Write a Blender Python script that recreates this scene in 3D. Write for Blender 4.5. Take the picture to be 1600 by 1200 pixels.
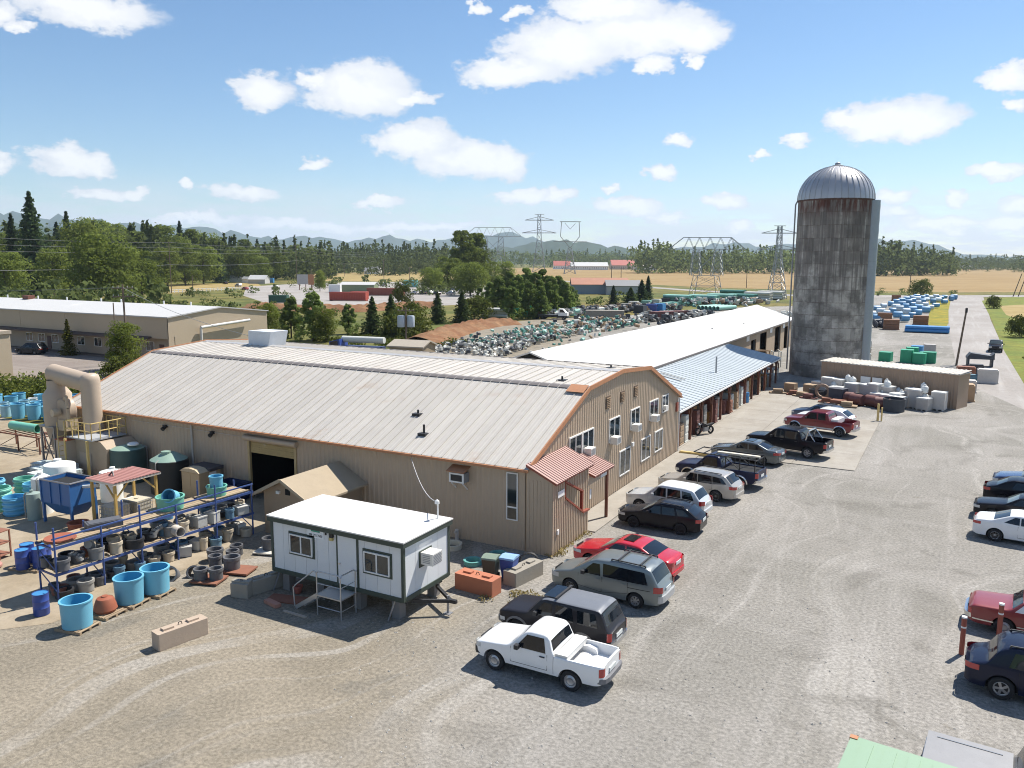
import bpy, math, random
import numpy as np
from mathutils import Vector, Matrix
R = math.radians
scene = bpy.context.scene
for o in list(bpy.data.objects): bpy.data.objects.remove(o)
COL = scene.collection

# ------------------------------------------------------------------ camera
CAM_H, CAM_YAW, CAM_PITCH, CAM_ROLL, CAM_F = 13.8, 28.69, 8.657, 0.2065, 1263.2
yw_, pt_ = R(CAM_YAW), R(CAM_PITCH)
fw_ = Vector((-math.sin(yw_)*math.cos(pt_), math.cos(yw_)*math.cos(pt_), -math.sin(pt_)))
r0_ = Vector((math.cos(yw_), math.sin(yw_), 0)); u0_ = r0_.cross(fw_)
c_, s_ = math.cos(R(CAM_ROLL)), math.sin(R(CAM_ROLL))
rt_, up_ = c_*r0_ + s_*u0_, -s_*r0_ + c_*u0_
cam = bpy.data.cameras.new('camera'); cam_o = bpy.data.objects.new('camera', cam); COL.objects.link(cam_o)
m_ = Matrix((rt_, up_, -fw_)).transposed().to_4x4(); m_.translation = (0, 0, CAM_H)
cam_o.matrix_world = m_
cam.sensor_width = 36; cam.lens = CAM_F/1600*36; cam.clip_start = .1; cam.clip_end = 40000
scene.camera = cam_o
scene.render.resolution_x, scene.render.resolution_y = 1024, 768

# ------------------------------------------------------------------ sky, sun, exposure
SUN_EL = R(55); SUN_DIR = Vector((.415, .91, 0)).normalized()
SUN_AZ = math.atan2(SUN_DIR.x, SUN_DIR.y)
world = bpy.data.worlds.new('World'); scene.world = world; world.use_nodes = True
wn, wl = world.node_tree.nodes, world.node_tree.links
wn.clear()
w_out = wn.new('ShaderNodeOutputWorld'); w_bg = wn.new('ShaderNodeBackground'); w_bg.inputs[1].default_value = .088
wl.new(w_bg.outputs[0], w_out.inputs[0])
sky = wn.new('ShaderNodeTexSky'); sky.sky_type = 'NISHITA'; sky.sun_disc = False
sky.sun_elevation = SUN_EL; sky.sun_rotation = SUN_AZ; sky.air_density = 1.0; sky.dust_density = .2; sky.ozone_density = 3.0; sky.altitude = 50
geo = wn.new('ShaderNodeNewGeometry')
def wm(op, a, b=None, c=None, clamp=False):
    n = wn.new('ShaderNodeMath'); n.operation = op; n.use_clamp = clamp
    for i, v in enumerate((a, b, c)):
        if v is None: continue
        if isinstance(v, (int, float)): n.inputs[i].default_value = v
        else: wl.new(v, n.inputs[i])
    return n.outputs[0]
def wv(op, a, b=None, out=0):
    n = wn.new('ShaderNodeVectorMath'); n.operation = op
    for i, v in enumerate((a, b)):
        if v is None: continue
        if isinstance(v, (tuple, list)): n.inputs[i].default_value = v
        else: wl.new(v, n.inputs[i])
    return n.outputs[out]
tc = wn.new('ShaderNodeTexCoord')
sep = wn.new('ShaderNodeSeparateXYZ'); wl.new(tc.outputs['Generated'], sep.inputs[0])
az = wm('ARCTAN2', sep.outputs[0], sep.outputs[1]); el = wm('ARCSINE', sep.outputs[2])
comb = wn.new('ShaderNodeCombineXYZ'); wl.new(az, comb.inputs[0]); wl.new(el, comb.inputs[1])
AE = comb.outputs[0]
def wnoise(scale, detail, vec, rough=.55):
    n = wn.new('ShaderNodeTexNoise'); n.inputs['Scale'].default_value = scale; n.inputs['Detail'].default_value = detail
    n.inputs['Roughness'].default_value = rough; wl.new(vec, n.inputs['Vector']); return n
stretch = wv('MULTIPLY', AE, (1, 1.7, 1))
n1 = wnoise(16, 7, stretch, .6)
warp = wv('MULTIPLY', wv('SUBTRACT', n1.outputs['Color'], (.5, .5, .5)), (.068, .04, 0))
n1b = wnoise(60, 4, stretch, .6)
warp2 = wv('MULTIPLY', wv('SUBTRACT', n1b.outputs['Color'], (.5, .5, .5)), (.024, .017, 0))
AW = wv('ADD', wv('ADD', AE, warp), warp2)
# cumulus of that afternoon: compass bearing, height above the horizon, half width, half height (degrees)
CLOUDS = [(-55.38, 14.5, 4.28, 1.03), (-58.79, 13.01, 0.77, 0.34), (-59.84, 13.63, 0.94, 0.6), (-45.25, 10.53, 1.92, 1.09), (-39.08, 11.14, 3.86, 1.5), (-35.69, 10.85, 1.71, 0.48), (-41.98, 11.48, 1.23, 0.47), (-35.3, 8.09, 2.77, 1.12), (-31.6, 6.81, 3.86, 1.18), (-29.19, 6.7, 1.41, 1.1), (-56.84, 5.94, 1.99, 0.82), (-55.47, 5.86, 1.23, 0.61), (-60.48, 5.71, 1.15, 0.72), (-54.88, 4.02, 2.07, 0.46), (-53.06, 4.16, 0.96, 0.55), (-49.85, 4.64, 0.69, 0.32), (-46.4, 4.3, 2.33, 0.62), (-42.15, 6.31, 0.83, 0.45), (-37.76, 3.85, 1.64, 0.38), (-27.85, 4.45, 2.13, 0.56), (-25.55, 4.58, 1.06, 0.56), (-19.81, 14.66, 4.95, 1.44), (-25.32, 13.9, 4.08, 1.62), (-28.77, 12.47, 3.46, 0.95), (-16.68, 14.41, 2.39, 0.94), (-22.38, 16.23, 4.01, 0.74), (-19.12, 12.68, 1.18, 0.54), (-16.71, 12.97, 0.74, 0.38), (-4.34, 8.78, 3.55, 1.24), (-2.7, 8.26, 2.33, 0.82), (-6.74, 8.92, 1.69, 0.46), (1.54, 10.7, 1.55, 0.63), (2.09, 9.19, 0.9, 0.49), (-17.5, 8.26, 1.05, 0.41), (-10.13, 7.73, 0.99, 0.4), (-12.07, 6.81, 0.61, 0.32), (-18.7, 6.14, 1.2, 0.46), (-20.58, 3.75, 2.7, 0.56), (-18.18, 2.96, 1.72, 0.43), (-14.4, 3.9, 1.58, 0.54), (-21.91, 4.91, 0.79, 0.3), (-4.03, 4.16, 1.24, 0.63), (-4.13, 2.99, 1.47, 0.47), (-0.4, 3.86, 0.86, 0.42), (2.57, 3.46, 1.1, 0.59), (1.42, 5.47, 1.71, 0.48), (2.83, 2.27, 2.26, 0.56), (-1.21, 2.27, 3.15, 0.54), (-13.3, 2.5, 1.03, 0.51), (-42.7, 2.33, 5.02, 0.38), (-35.38, 2.28, 5.26, 0.39), (-49.57, 2.5, 2.72, 0.33), (-30.92, 16.36, 0.68, 0.37), (-28.35, 16.01, 0.94, 0.3)]
dens = None
for (ca, ce, hw_, hh_) in CLOUDS:
    q = wv('MULTIPLY', wv('SUBTRACT', AW, (R(ca), R(ce), 0)), (1/R(hw_*1.12), 1/R(hh_*1.2), 0))
    d_ = wm('SUBTRACT', 1.0, wv('LENGTH', q, out=1))
    dens = d_ if dens is None else wm('SMOOTH_MAX', dens, d_, .25)
# the same kind of sky goes on all round
big = wnoise(5.5, 6, wv('ADD', stretch, (3.3, 1.7, 0)), .55)
off = wm('SUBTRACT', wm('ABSOLUTE', wm('SUBTRACT', az, R(-28.7))), R(38))
offm = wm('MULTIPLY', off, 6, clamp=True)
gen = wm('SUBTRACT', wm('MULTIPLY', wm('SUBTRACT', big.outputs['Fac'], .57), 5.0), wm('MULTIPLY', wm('SUBTRACT', 1.0, offm), 3.0))
dens = wm('MAXIMUM', dens, gen)
edge = wm('MULTIPLY', wm('SUBTRACT', n1b.outputs['Fac'], .5), .5)
ss = wn.new('ShaderNodeMapRange'); ss.interpolation_type = 'SMOOTHSTEP'
ss.inputs[1].default_value = -.08; ss.inputs[2].default_value = .27
wl.new(wm('ADD', dens, edge), ss.inputs[0])
alpha = wm('MULTIPLY', ss.outputs[0], .93)
# thin bank low over the hills
bank_n = wnoise(9, 6, wv('MULTIPLY', AE, (1, 6, 1)), .6)
bk = wn.new('ShaderNodeMapRange'); bk.interpolation_type = 'SMOOTHSTEP'; bk.inputs[1].default_value = R(6.0); bk.inputs[2].default_value = R(1.0); wl.new(el, bk.inputs[0])
bn = wn.new('ShaderNodeMapRange'); bn.interpolation_type = 'SMOOTHSTEP'; bn.inputs[1].default_value = .38; bn.inputs[2].default_value = .56; wl.new(bank_n.outputs['Fac'], bn.inputs[0])
alpha = wm('MAXIMUM', alpha, wm('MULTIPLY', wm('MULTIPLY', bk.outputs[0], bn.outputs[0]), .92))
shade = wn.new('ShaderNodeMapRange'); shade.inputs[1].default_value = .05; shade.inputs[2].default_value = .65; wl.new(wm('ADD', dens, wm('MULTIPLY', wm('SUBTRACT', n1.outputs['Fac'], .5), .8)), shade.inputs[0])
ccol = wn.new('ShaderNodeMix'); ccol.data_type = 'RGBA'
ccol.inputs['A'].default_value = (6.0, 6.3, 6.9, 1); ccol.inputs['B'].default_value = (8.2, 8.2, 8.2, 1)
wl.new(shade.outputs[0], ccol.inputs['Factor'])
hs_ = wn.new('ShaderNodeHueSaturation'); hs_.inputs['Saturation'].default_value = 1.14; wl.new(sky.outputs[0], hs_.inputs['Color'])
skymix = wn.new('ShaderNodeMix'); skymix.data_type = 'RGBA'
wl.new(alpha, skymix.inputs['Factor']); wl.new(hs_.outputs[0], skymix.inputs['A']); wl.new(ccol.outputs['Result'], skymix.inputs['B'])
wl.new(skymix.outputs['Result'], w_bg.inputs[0])

sun = bpy.data.lights.new('sun', 'SUN'); sun.energy = 5.0; sun.angle = R(.53); sun.color = (1, .955, .88)
sun_o = bpy.data.objects.new('sun', sun); COL.objects.link(sun_o)
sd = Vector((SUN_DIR.x*math.cos(SUN_EL), SUN_DIR.y*math.cos(SUN_EL), math.sin(SUN_EL)))
sun_o.rotation_euler = sd.to_track_quat('Z', 'Y').to_euler(); sun_o.location = (60, 90, 120)
vs = scene.view_settings; vs.view_transform = 'Standard'; vs.look = 'None'; vs.gamma = 1; vs.use_curve_mapping = False; vs.exposure = .6
scene.render.engine = 'CYCLES'
world.cycles.sampling_method = "MANUAL"; world.cycles.sample_map_resolution = 256
scene.cycles.use_adaptive_sampling = True; scene.cycles.adaptive_threshold = .02; scene.cycles.use_denoising = True
scene.cycles.filter_width = 1.05; scene.cycles.max_bounces = 6; scene.cycles.diffuse_bounces = 3; scene.cycles.glossy_bounces = 3; scene.cycles.transparent_max_bounces = 8; scene.cycles.volume_bounces = 1

# ------------------------------------------------------------------ helpers
def lin(c):
    c = c/255
    return c/12.92 if c <= .04045 else ((c+.055)/1.055)**2.4
def C(r, g, b, k=.55): return (lin(r)*k, lin(g)*k, lin(b)*k)
rng = random.Random(7)
MATS = {}
def M(name, rgb, rough=.65, metal=0, var=.12, scale=3.0, bump=0, bscale=40, rgb2=None, amt=.5, s2=1.0, streak=False, coat=0, spec=.5, trans=0, tint_obj=0, world=False):
    """procedural material: base colour, fine variation, optional second colour in patches (rust, dirt, moss), fine relief"""
    if name in MATS: return MATS[name]
    m = bpy.data.materials.new(name); m.use_nodes = True; N, L = m.node_tree.nodes, m.node_tree.links
    b = N['Principled BSDF']; b.inputs['Roughness'].default_value = rough; b.inputs['Metallic'].default_value = metal
    b.inputs['Specular IOR Level'].default_value = spec
    if coat: b.inputs['Coat Weight'].default_value = coat; b.inputs['Coat Roughness'].default_value = .05
    if trans: b.inputs['Transmission Weight'].default_value = trans
    t = N.new('ShaderNodeTexCoord'); co = N.new('ShaderNodeNewGeometry').outputs['Position'] if world else t.outputs['Object']
    n = N.new('ShaderNodeTexNoise'); n.inputs['Scale'].default_value = scale; n.inputs['Detail'].default_value = 6; n.inputs['Roughness'].default_value = .65; L.new(co, n.inputs['Vector'])
    mx = N.new('ShaderNodeMix'); mx.data_type = 'RGBA'
    mx.inputs['A'].default_value = (*[c*(1-var) for c in rgb], 1); mx.inputs['B'].default_value = (*[min(1, c*(1+var)) for c in rgb], 1)
    L.new(n.outputs['Fac'], mx.inputs['Factor']); last = mx.outputs['Result']
    if rgb2:
        n2 = N.new('ShaderNodeTexNoise'); n2.inputs['Scale'].default_value = s2; n2.inputs['Detail'].default_value = 8; n2.inputs['Roughness'].default_value = .7
        if streak:
            mp = N.new('ShaderNodeMapping'); mp.inputs['Scale'].default_value = (4, 4, .35); L.new(co, mp.inputs[0]); L.new(mp.outputs[0], n2.inputs['Vector'])
        else: L.new(co, n2.inputs['Vector'])
        r = N.new('ShaderNodeMapRange'); r.interpolation_type = 'SMOOTHSTEP'; r.inputs[1].default_value = .72-.4*amt; r.inputs[2].default_value = .92-.4*amt; L.new(n2.outputs['Fac'], r.inputs[0])
        m2 = N.new('ShaderNodeMix'); m2.data_type = 'RGBA'; L.new(r.outputs[0], m2.inputs['Factor']); L.new(last, m2.inputs['A']); m2.inputs['B'].default_value = (*rgb2, 1); last = m2.outputs['Result']
    if tint_obj:
        oi = N.new('ShaderNodeObjectInfo'); r = N.new('ShaderNodeMapRange'); r.inputs[3].default_value = 1-tint_obj; r.inputs[4].default_value = 1+tint_obj; L.new(oi.outputs['Random'], r.inputs[0])
        vm = N.new('ShaderNodeVectorMath'); vm.operation = 'SCALE'; L.new(last, vm.inputs[0]); L.new(r.outputs[0], vm.inputs['Scale']); last = vm.outputs[0]
    L.new(last, b.inputs['Base Color'])
    if bump:
        nb = N.new('ShaderNodeTexNoise'); nb.inputs['Scale'].default_value = bscale; nb.inputs['Detail'].default_value = 5; L.new(co, nb.inputs['Vector'])
        bp = N.new('ShaderNodeBump'); bp.inputs['Strength'].default_value = bump; bp.inputs['Distance'].default_value = .02; L.new(nb.outputs['Fac'], bp.inputs['Height']); L.new(bp.outputs[0], b.inputs['Normal'])
    MATS[name] = m; return m

class MB:
    """collects shapes for ONE mesh object"""
    def __init__(s): s.v = []; s.f = []; s.m = []
    def add(s, vs, fs, mi=0):
        o = len(s.v); s.v += [tuple(v) for v in vs]; s.f += [tuple(i+o for i in f) for f in fs]; s.m += [mi]*len(fs); return s
    def box(s, x0, x1, y0, y1, z0, z1, mi=0):
        return s.add([(x0,y0,z0),(x1,y0,z0),(x1,y1,z0),(x0,y1,z0),(x0,y0,z1),(x1,y0,z1),(x1,y1,z1),(x0,y1,z1)],
                     [(0,3,2,1),(4,5,6,7),(0,1,5,4),(1,2,6,5),(2,3,7,6),(3,0,4,7)], mi)
    def bar(s, a, b, w, h=None, mi=0):
        """square bar between two points"""
        h = h or w; a, b = Vector(a), Vector(b); d = (b-a).normalized()
        u = d.cross(Vector((0,0,1))); u = Vector((1,0,0)) if u.length < 1e-4 else u.normalized(); n = u.cross(d)
        u, n = u*w/2, n*h/2
        return s.add([a-u-n, a+u-n, a+u+n, a-u+n, b-u-n, b+u-n, b+u+n, b-u+n],
                     [(0,3,2,1),(4,5,6,7),(0,1,5,4),(1,2,6,5),(2,3,7,6),(3,0,4,7)], mi)
    def cyl(s, a, b, r0, r1=None, n=12, cap=True, mi=0):
        r1 = r0 if r1 is None else r1; a, b = Vector(a), Vector(b); d = (b-a).normalized()
        u = d.orthogonal().normalized(); w = d.cross(u); vs = []
        for p, r in ((a, r0), (b, r1)):
            for k in range(n):
                t = 2*math.pi*k/n; vs.append(p+u*r*math.cos(t)+w*r*math.sin(t))
        fs = [(k, (k+1) % n, n+(k+1) % n, n+k) for k in range(n)]
        if cap: fs += [tuple(range(n-1, -1, -1)), tuple(range(n, 2*n))]
        return s.add(vs, fs, mi)
    def tube(s, pts, r, n=6, mi=0):
        for a, b in zip(pts, pts[1:]): s.cyl(a, b, r, n=n, mi=mi)
        return s
    def lathe(s, prof, n=20, c=(0,0,0), mi=0, a0=0, a1=2*math.pi, axis='z'):
        full = abs(a1-a0-2*math.pi) < 1e-6; k = n if full else n+1; vs = []
        for r, z in prof:
            for i in range(k):
                t = a0+(a1-a0)*i/n; p = (r*math.cos(t), r*math.sin(t), z)
                if axis == 'y': p = (p[0], p[2], p[1])
                if axis == 'x': p = (p[2], p[0], p[1])
                vs.append((p[0]+c[0], p[1]+c[1], p[2]+c[2]))
        fs = []
        for j in range(len(prof)-1):
            for i in range(n):
                a, b = j*k+i, j*k+(i+1) % k
                f = (a, b, b+k, a+k); fs.append(f if axis != 'y' else f[::-1])
        return s.add(vs, fs, mi)
    def prism(s, poly, a, b, axis='z', mi=0):
        """extrude a 2D polygon from a to b along an axis"""
        n = len(poly)
        f3 = {'z': lambda p, t: (p[0], p[1], t), 'x': lambda p, t: (t, p[0], p[1]), 'y': lambda p, t: (p[0], t, p[1])}[axis]
        vs = [f3(p, a) for p in poly]+[f3(p, b) for p in poly]
        fs = [tuple(range(n-1, -1, -1)), tuple(range(n, 2*n))]+[(i, (i+1) % n, n+(i+1) % n, n+i) for i in range(n)]
        if axis == 'y': fs = [f[::-1] for f in fs]
        return s.add(vs, fs, mi)
    def grid(s, rows, mi=0, closed=False):
        nr, nc = len(rows), len(rows[0]); vs = [p for r in rows for p in r]; fs = []
        for i in range(nr-1):
            for j in range(nc-1 if not closed else nc):
                a, b = i*nc+j, i*nc+(j+1) % nc; fs.append((a, b, b+nc, a+nc))
        return s.add(vs, fs, mi)
    def mesh(s, name, mats, smooth=0):
        me = bpy.data.meshes.new(name); me.from_pydata(s.v, [], s.f)
        for m in (mats if isinstance(mats, (list, tuple)) else [mats]): me.materials.append(m)
        if any(s.m): me.polygons.foreach_set('material_index', s.m)
        if smooth:
            me.polygons.foreach_set('use_smooth', [True]*len(s.f))
            if smooth < 180: me.set_sharp_from_angle(angle=R(smooth))
        me.update(); return me
    def build(s, name, mats, parent=None, smooth=0, loc=None, rz=0):
        return link(name, s.mesh(name, mats, smooth), parent, loc, rz)
def link(name, data, parent=None, loc=None, rz=0, rot=None, scale=None):
    o = bpy.data.objects.new(name, data); COL.objects.link(o); o.parent = parent
    if loc is not None: o.location = loc
    if rz: o.rotation_euler = (0, 0, rz)
    if rot: o.rotation_euler = rot
    if scale: o.scale = scale
    return o
def tag(o, label, cat=None, group=None, kind=None):
    if label: o['label'] = label
    if cat: o['category'] = cat
    if group: o['group'] = group
    if kind: o['kind'] = kind
    return o
def thing(name, label, cat, loc=(0,0,0), rz=0, group=None):
    o = link(name, None, None, loc, rz); o.empty_display_size = .2; return tag(o, label, cat, group)
def struct(name, mb, mat, label=None, cat=None, smooth=0):
    return tag(mb.build(name, mat, smooth=smooth), label, cat, kind='structure')
def dup(root, loc=None, rz=None, label=None, scale=None, parent=None, group=None):
    c = root.copy(); COL.objects.link(c)
    if parent is not None: c.parent = parent
    if loc is not None: c.location = loc
    if rz is not None: c.rotation_euler = (0, 0, rz)
    if scale is not None: c.scale = scale if isinstance(scale, tuple) else (scale,)*3
    if label: c['label'] = label
    if group: c['group'] = group
    for ch in KIDS(root): dup(ch, parent=c)
    return c
def KIDS(o): return list(o.children)
def xy(p, z=0): return (p[0], p[1], z)
def sheet(name, poly, z, mat, label, cat, kind='structure'):
    mb = MB(); mb.add([(p[0], p[1], z) for p in poly], [tuple(range(len(poly)))])
    o = mb.build(name, mat); n = o.data.polygons[0].normal
    if n.z < 0: o.data.flip_normals()
    return tag(o, label, cat, kind=kind)

# ------------------------------------------------------------------ ground materials
def ground_mat(name, cols, fine=(25, .35), patch=.12, streak=None, bump=.5, bscale=30, rough=.95, spots=None, zone=None, tracks=None):
    """cols: (base, other, third); patches by noise, pebble grain, optional wheel-worn streaks (direction scale)"""
    m = bpy.data.materials.new(name); m.use_nodes = True; N, L = m.node_tree.nodes, m.node_tree.links
    b = N['Principled BSDF']; b.inputs['Roughness'].default_value = rough; b.inputs['Specular IOR Level'].default_value = .25
    co = N.new('ShaderNodeTexCoord').outputs['Object']
    def noise(sc, det, vec=co, ro=.6):
        n = N.new('ShaderNodeTexNoise'); n.inputs['Scale'].default_value = sc; n.inputs['Detail'].default_value = det; n.inputs['Roughness'].default_value = ro; L.new(vec, n.inputs['Vector']); return n.outputs['Fac']
    def ramp(v, a, c):
        r = N.new('ShaderNodeMapRange'); r.interpolation_type = 'SMOOTHSTEP'; r.inputs[1].default_value = a; r.inputs[2].default_value = c; L.new(v, r.inputs[0]); return r.outputs[0]
    def mix(f, a, c, mode='MIX'):
        x = N.new('ShaderNodeMix'); x.data_type = 'RGBA'; x.blend_type = mode
        for k, v in (('Factor', f), ('A', a), ('B', c)):
            if isinstance(v, tuple): x.inputs[k].default_value = (*v, 1)
            elif isinstance(v, (int, float)): x.inputs[k].default_value = v
            else: L.new(v, x.inputs[k])
        return x.outputs['Result']
    c = mix(ramp(noise(patch, 5), .38, .62), cols[0], cols[1])
    if streak:
        for k, (sx, sy, rot, am) in enumerate(streak):
            mp = N.new('ShaderNodeMapping'); mp.inputs['Scale'].default_value = (sx, sy, 1); mp.inputs['Rotation'].default_value = (0, 0, R(rot)); L.new(co, mp.inputs[0])
            f = ramp(noise(1, 4, mp.outputs[0]), .5, .68)
            g = N.new('ShaderNodeMath'); g.operation = 'MULTIPLY'; L.new(f, g.inputs[0]); g.inputs[1].default_value = am
            c = mix(g.outputs[0], c, cols[2])
    if spots:
        c = mix(ramp(noise(spots[0], 6, ro=.7), spots[1], spots[1]+.1), c, spots[2])
    if zone:   # another stone colour was spread over part of the yard: (nx, ny, offset, width, colour, colour)
        dt = N.new('ShaderNodeVectorMath'); dt.operation = 'DOT_PRODUCT'; L.new(co, dt.inputs[0]); dt.inputs[1].default_value = (zone[0], zone[1], 0)
        a1 = N.new('ShaderNodeMath'); a1.operation = 'MULTIPLY_ADD'; L.new(noise(.22, 5), a1.inputs[0]); a1.inputs[1].default_value = 9; L.new(dt.outputs['Value'], a1.inputs[2])
        c = mix(ramp(a1.outputs[0], zone[2]+zone[3], zone[2]-zone[3]), c, mix(ramp(noise(.3, 4), .35, .65), zone[4], zone[5]))
    if tracks:
        wp = N.new('ShaderNodeTexNoise'); wp.inputs['Scale'].default_value = .05; wp.inputs['Detail'].default_value = 2; L.new(co, wp.inputs['Vector'])
        vs_ = N.new('ShaderNodeVectorMath'); vs_.operation = 'MULTIPLY_ADD'; L.new(wp.outputs['Color'], vs_.inputs[0]); vs_.inputs[1].default_value = (22, 22, 0); L.new(co, vs_.inputs[2])
        for rot, sc_, colr, am, lo in tracks:
            mp = N.new('ShaderNodeMapping'); mp.inputs['Rotation'].default_value = (0, 0, R(rot)); mp.inputs['Scale'].default_value = sc_; L.new(vs_.outputs[0], mp.inputs[0])
            f = ramp(noise(1, 3, mp.outputs[0], .5), lo, lo+.1); brk = ramp(noise(.25, 4), .3, .62)
            g = N.new('ShaderNodeMath'); g.operation = 'MULTIPLY'; L.new(f, g.inputs[0]); L.new(brk, g.inputs[1]); g2 = N.new('ShaderNodeMath'); g2.operation = 'MULTIPLY'; L.new(g.outputs[0], g2.inputs[0]); g2.inputs[1].default_value = am
            c = mix(g2.outputs[0], c, colr)
    f1 = noise(fine[0], 4, ro=.75); f2 = noise(fine[0]*.22, 3)
    ff = N.new('ShaderNodeMath'); ff.operation = 'MULTIPLY_ADD'; L.new(f1, ff.inputs[0]); ff.inputs[1].default_value = 1.0; L.new(f2, ff.inputs[2])
    gr = N.new('ShaderNodeMapRange'); gr.inputs[1].default_value = .68; gr.inputs[2].default_value = 1.32; gr.inputs[3].default_value = 1-fine[1]; gr.inputs[4].default_value = 1+fine[1]; L.new(ff.outputs[0], gr.inputs[0])
    vm = N.new('ShaderNodeVectorMath'); vm.operation = 'SCALE'; L.new(c, vm.inputs[0]); L.new(gr.outputs[0], vm.inputs['Scale'])
    L.new(vm.outputs[0], b.inputs['Base Color'])
    if bump:
        bp = N.new('ShaderNodeBump'); bp.inputs['Strength'].default_value = bump; bp.inputs['Distance'].default_value = .03; L.new(noise(bscale, 3), bp.inputs['Height']); L.new(bp.outputs[0], b.inputs['Normal'])
    MATS[name] = m; return m
GRAVEL = ground_mat('gravel', (C(168,163,153), C(186,180,171), C(204,198,190)), fine=(36, .5), patch=.06, streak=[(.5,.03,6,.5),(.22,.04,-18,.45),(.05,.3,12,.3)], bump=.8, bscale=20, spots=(.3, .64, C(150,142,126)), tracks=[(5,(1.1,.02,1),C(214,208,199),.5,.54),(62,(2.2,.04,1),C(200,192,178),.2,.57),(0,(.35,.35,1),C(140,135,125),.5,.55),(30,(1.6,1.6,1),C(136,132,122),.25,.58)], zone=(1, .4, -1.5, 4.5, C(182,170,150), C(168,157,138)))
PEA = ground_mat('pea_gravel', (C(190,170,140), C(176,154,122), C(205,188,160)), fine=(24, .42), patch=.15, streak=[(.3,.06,35,.4)], bump=.9, bscale=24)
DRIVE = ground_mat('drive_gravel', (C(190,182,174), C(204,197,190), C(216,210,204)), fine=(10, .16), patch=.05, streak=[(.7,.03,0,.7)], bump=.3)
CONC = ground_mat('concrete_slab', (C(204,196,183), C(192,183,169), C(216,209,197)), fine=(9, .08), patch=.35, streak=[(.5,.12,0,.5)], bump=.1, rough=.85, spots=(.8, .66, C(170,150,124)))
YARDC = ground_mat('yard_concrete', (C(205,188,162), C(188,170,142), C(218,204,182)), fine=(8, .14), patch=.3, streak=[(.3,.12,30,.5)], bump=.15, rough=.9, spots=(.5, .6, C(150,125,98)))
ASPH = ground_mat('asphalt', (C(165,152,142), C(178,166,156), C(188,178,168)), fine=(8, .08), patch=.1, streak=[(.1,.8,0,.5)], bump=.15)
MEADOW = ground_mat('meadow', (C(112,120,56), C(146,134,72), C(172,152,84)), fine=(.5, .5), patch=.03, streak=[(.05,.02,30,.5)], bump=.6, bscale=1.5)
GRASS = ground_mat('grass', (C(132,146,60), C(150,152,60), C(170,158,70)), fine=(1.6, .4), patch=.12, bump=.9, bscale=3, spots=(.5, .62, C(80,95,35)))
WHEAT = ground_mat('ripe_field', (C(192,162,110), C(180,148,96), C(204,176,124)), fine=(.8, .16), patch=.02, streak=[(.004,.08,29,.8),(.004,.3,29,.4)], bump=.3, bscale=2)
STUB = ground_mat('dry_field', (C(205,180,120), C(190,165,105), C(170,160,80)), fine=(1.2, .2), patch=.08, bump=.3, bscale=2)
DIRT = ground_mat('bare_dirt', (C(172,132,96), C(158,112,78), C(190,158,126)), fine=(4, .35), patch=.25, bump=1.0, bscale=5)
VERGE = ground_mat('yellow_verge', (C(190,170,50), C(150,150,55), C(205,180,60)), fine=(2.5, .4), patch=.2, bump=.8, bscale=4)

# ------------------------------------------------------------------ terrain, yards, fields, roads
mb = MB(); rings = [0, 30, 80, 200, 500, 1200, 3000, 7000, 10400]
n = 48; vs = [(0, 0, -.01)]; fs = []
for r in rings[1:]:
    vs += [(r*math.cos(2*math.pi*k/n), r*math.sin(2*math.pi*k/n)+100, -.01) for k in range(n)]
fs += [(0, 1+k, 1+(k+1) % n) for k in range(n)]
for j in range(len(rings)-2):
    for k in range(n):
        a = 1+j*n+k; b = 1+j*n+(k+1) % n; fs.append((a, a+n, b+n, b))
mb.add(vs, fs); struct('terrain', mb, MEADOW, 'wide green and tan meadow plain reaching the hills', 'ground')
sheet('gravel_yard', [(-62,-30), (40,-30), (40,40), (16,60), (7.14, 102.46), (7.30, 158.56), (6.85, 241.59), (8.54, 367.61), (-26.04, 358.42), (-52.95, 327.36), (-45.27, 268.72), (-65.84, 239.27), (-75.19, 190.91), (-85.20, 181.99), (-90.99, 154.35), (-75.32, 103.85), (-76,100), (-58,60), (-62,30)], .0, GRAVEL, 'pale grey gravel yard with worn wheel tracks', 'gravel')
sheet('gravel_drive', [(6.39, 89.73), (7.81, 113.95), (7.30, 158.56), (7.62, 228.69), (9.52, 392.71), (-4.08, 383.71), (-1.88, 268.24), (-0.73, 182.32), (0.40, 133.55), (1.70, 105.69)], .004, DRIVE, 'pale gravel drive leading out to the far road', 'road')
sheet('concrete_yard', [(-29.5,17.2), (-29.6,24), (-30.5,28), (-30.4,32.99), (-52.4,32.99), (-52.4,38), (-75,40), (-62,18), (-45,8), (-36,10)], .008, YARDC, 'tan concrete work yard behind the blue scaffold rack', 'concrete')
sheet('asphalt_lot', [(-150,60), (-112,58), (-92,53), (-60,52), (-55,62), (-66,73), (-93,73.5), (-150,73.5)], .004, ASPH, 'grey asphalt lot before the long beige building', 'asphalt')
sheet('ripe_field', [(-662.82, 1085.38), (-774.99, 1468.56), (-702.59, 1560.51), (-487.72, 1759.88), (-326.59, 1911.68), (-132.87, 2149.75), (-90.77, 2491.20), (325.19, 2865.93), (70.84, 499.77), (1.07, 432.84), (-36.79, 426.48), (-71.76, 423.44), (-120.72, 437.07), (-171.01, 475.47), (-221.97, 493.37), (-324.58, 627.04)], .006, WHEAT, 'broad golden field of ripe grain before the far trees', 'field')
sheet('far_road', [(-247.74, 528.38), (-157.63, 438.36), (-107.25, 388.55), (-61.34, 362.59), (-22.65, 378.95), (49.99, 431.15), (47.22, 406.66), (-21.35, 358.05), (-58.43, 345.57), (-102.66, 372.01), (-149.81, 416.66), (-237.58, 506.72)], .012, DRIVE, 'pale road running along the near edge of the golden field', 'road')
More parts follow.
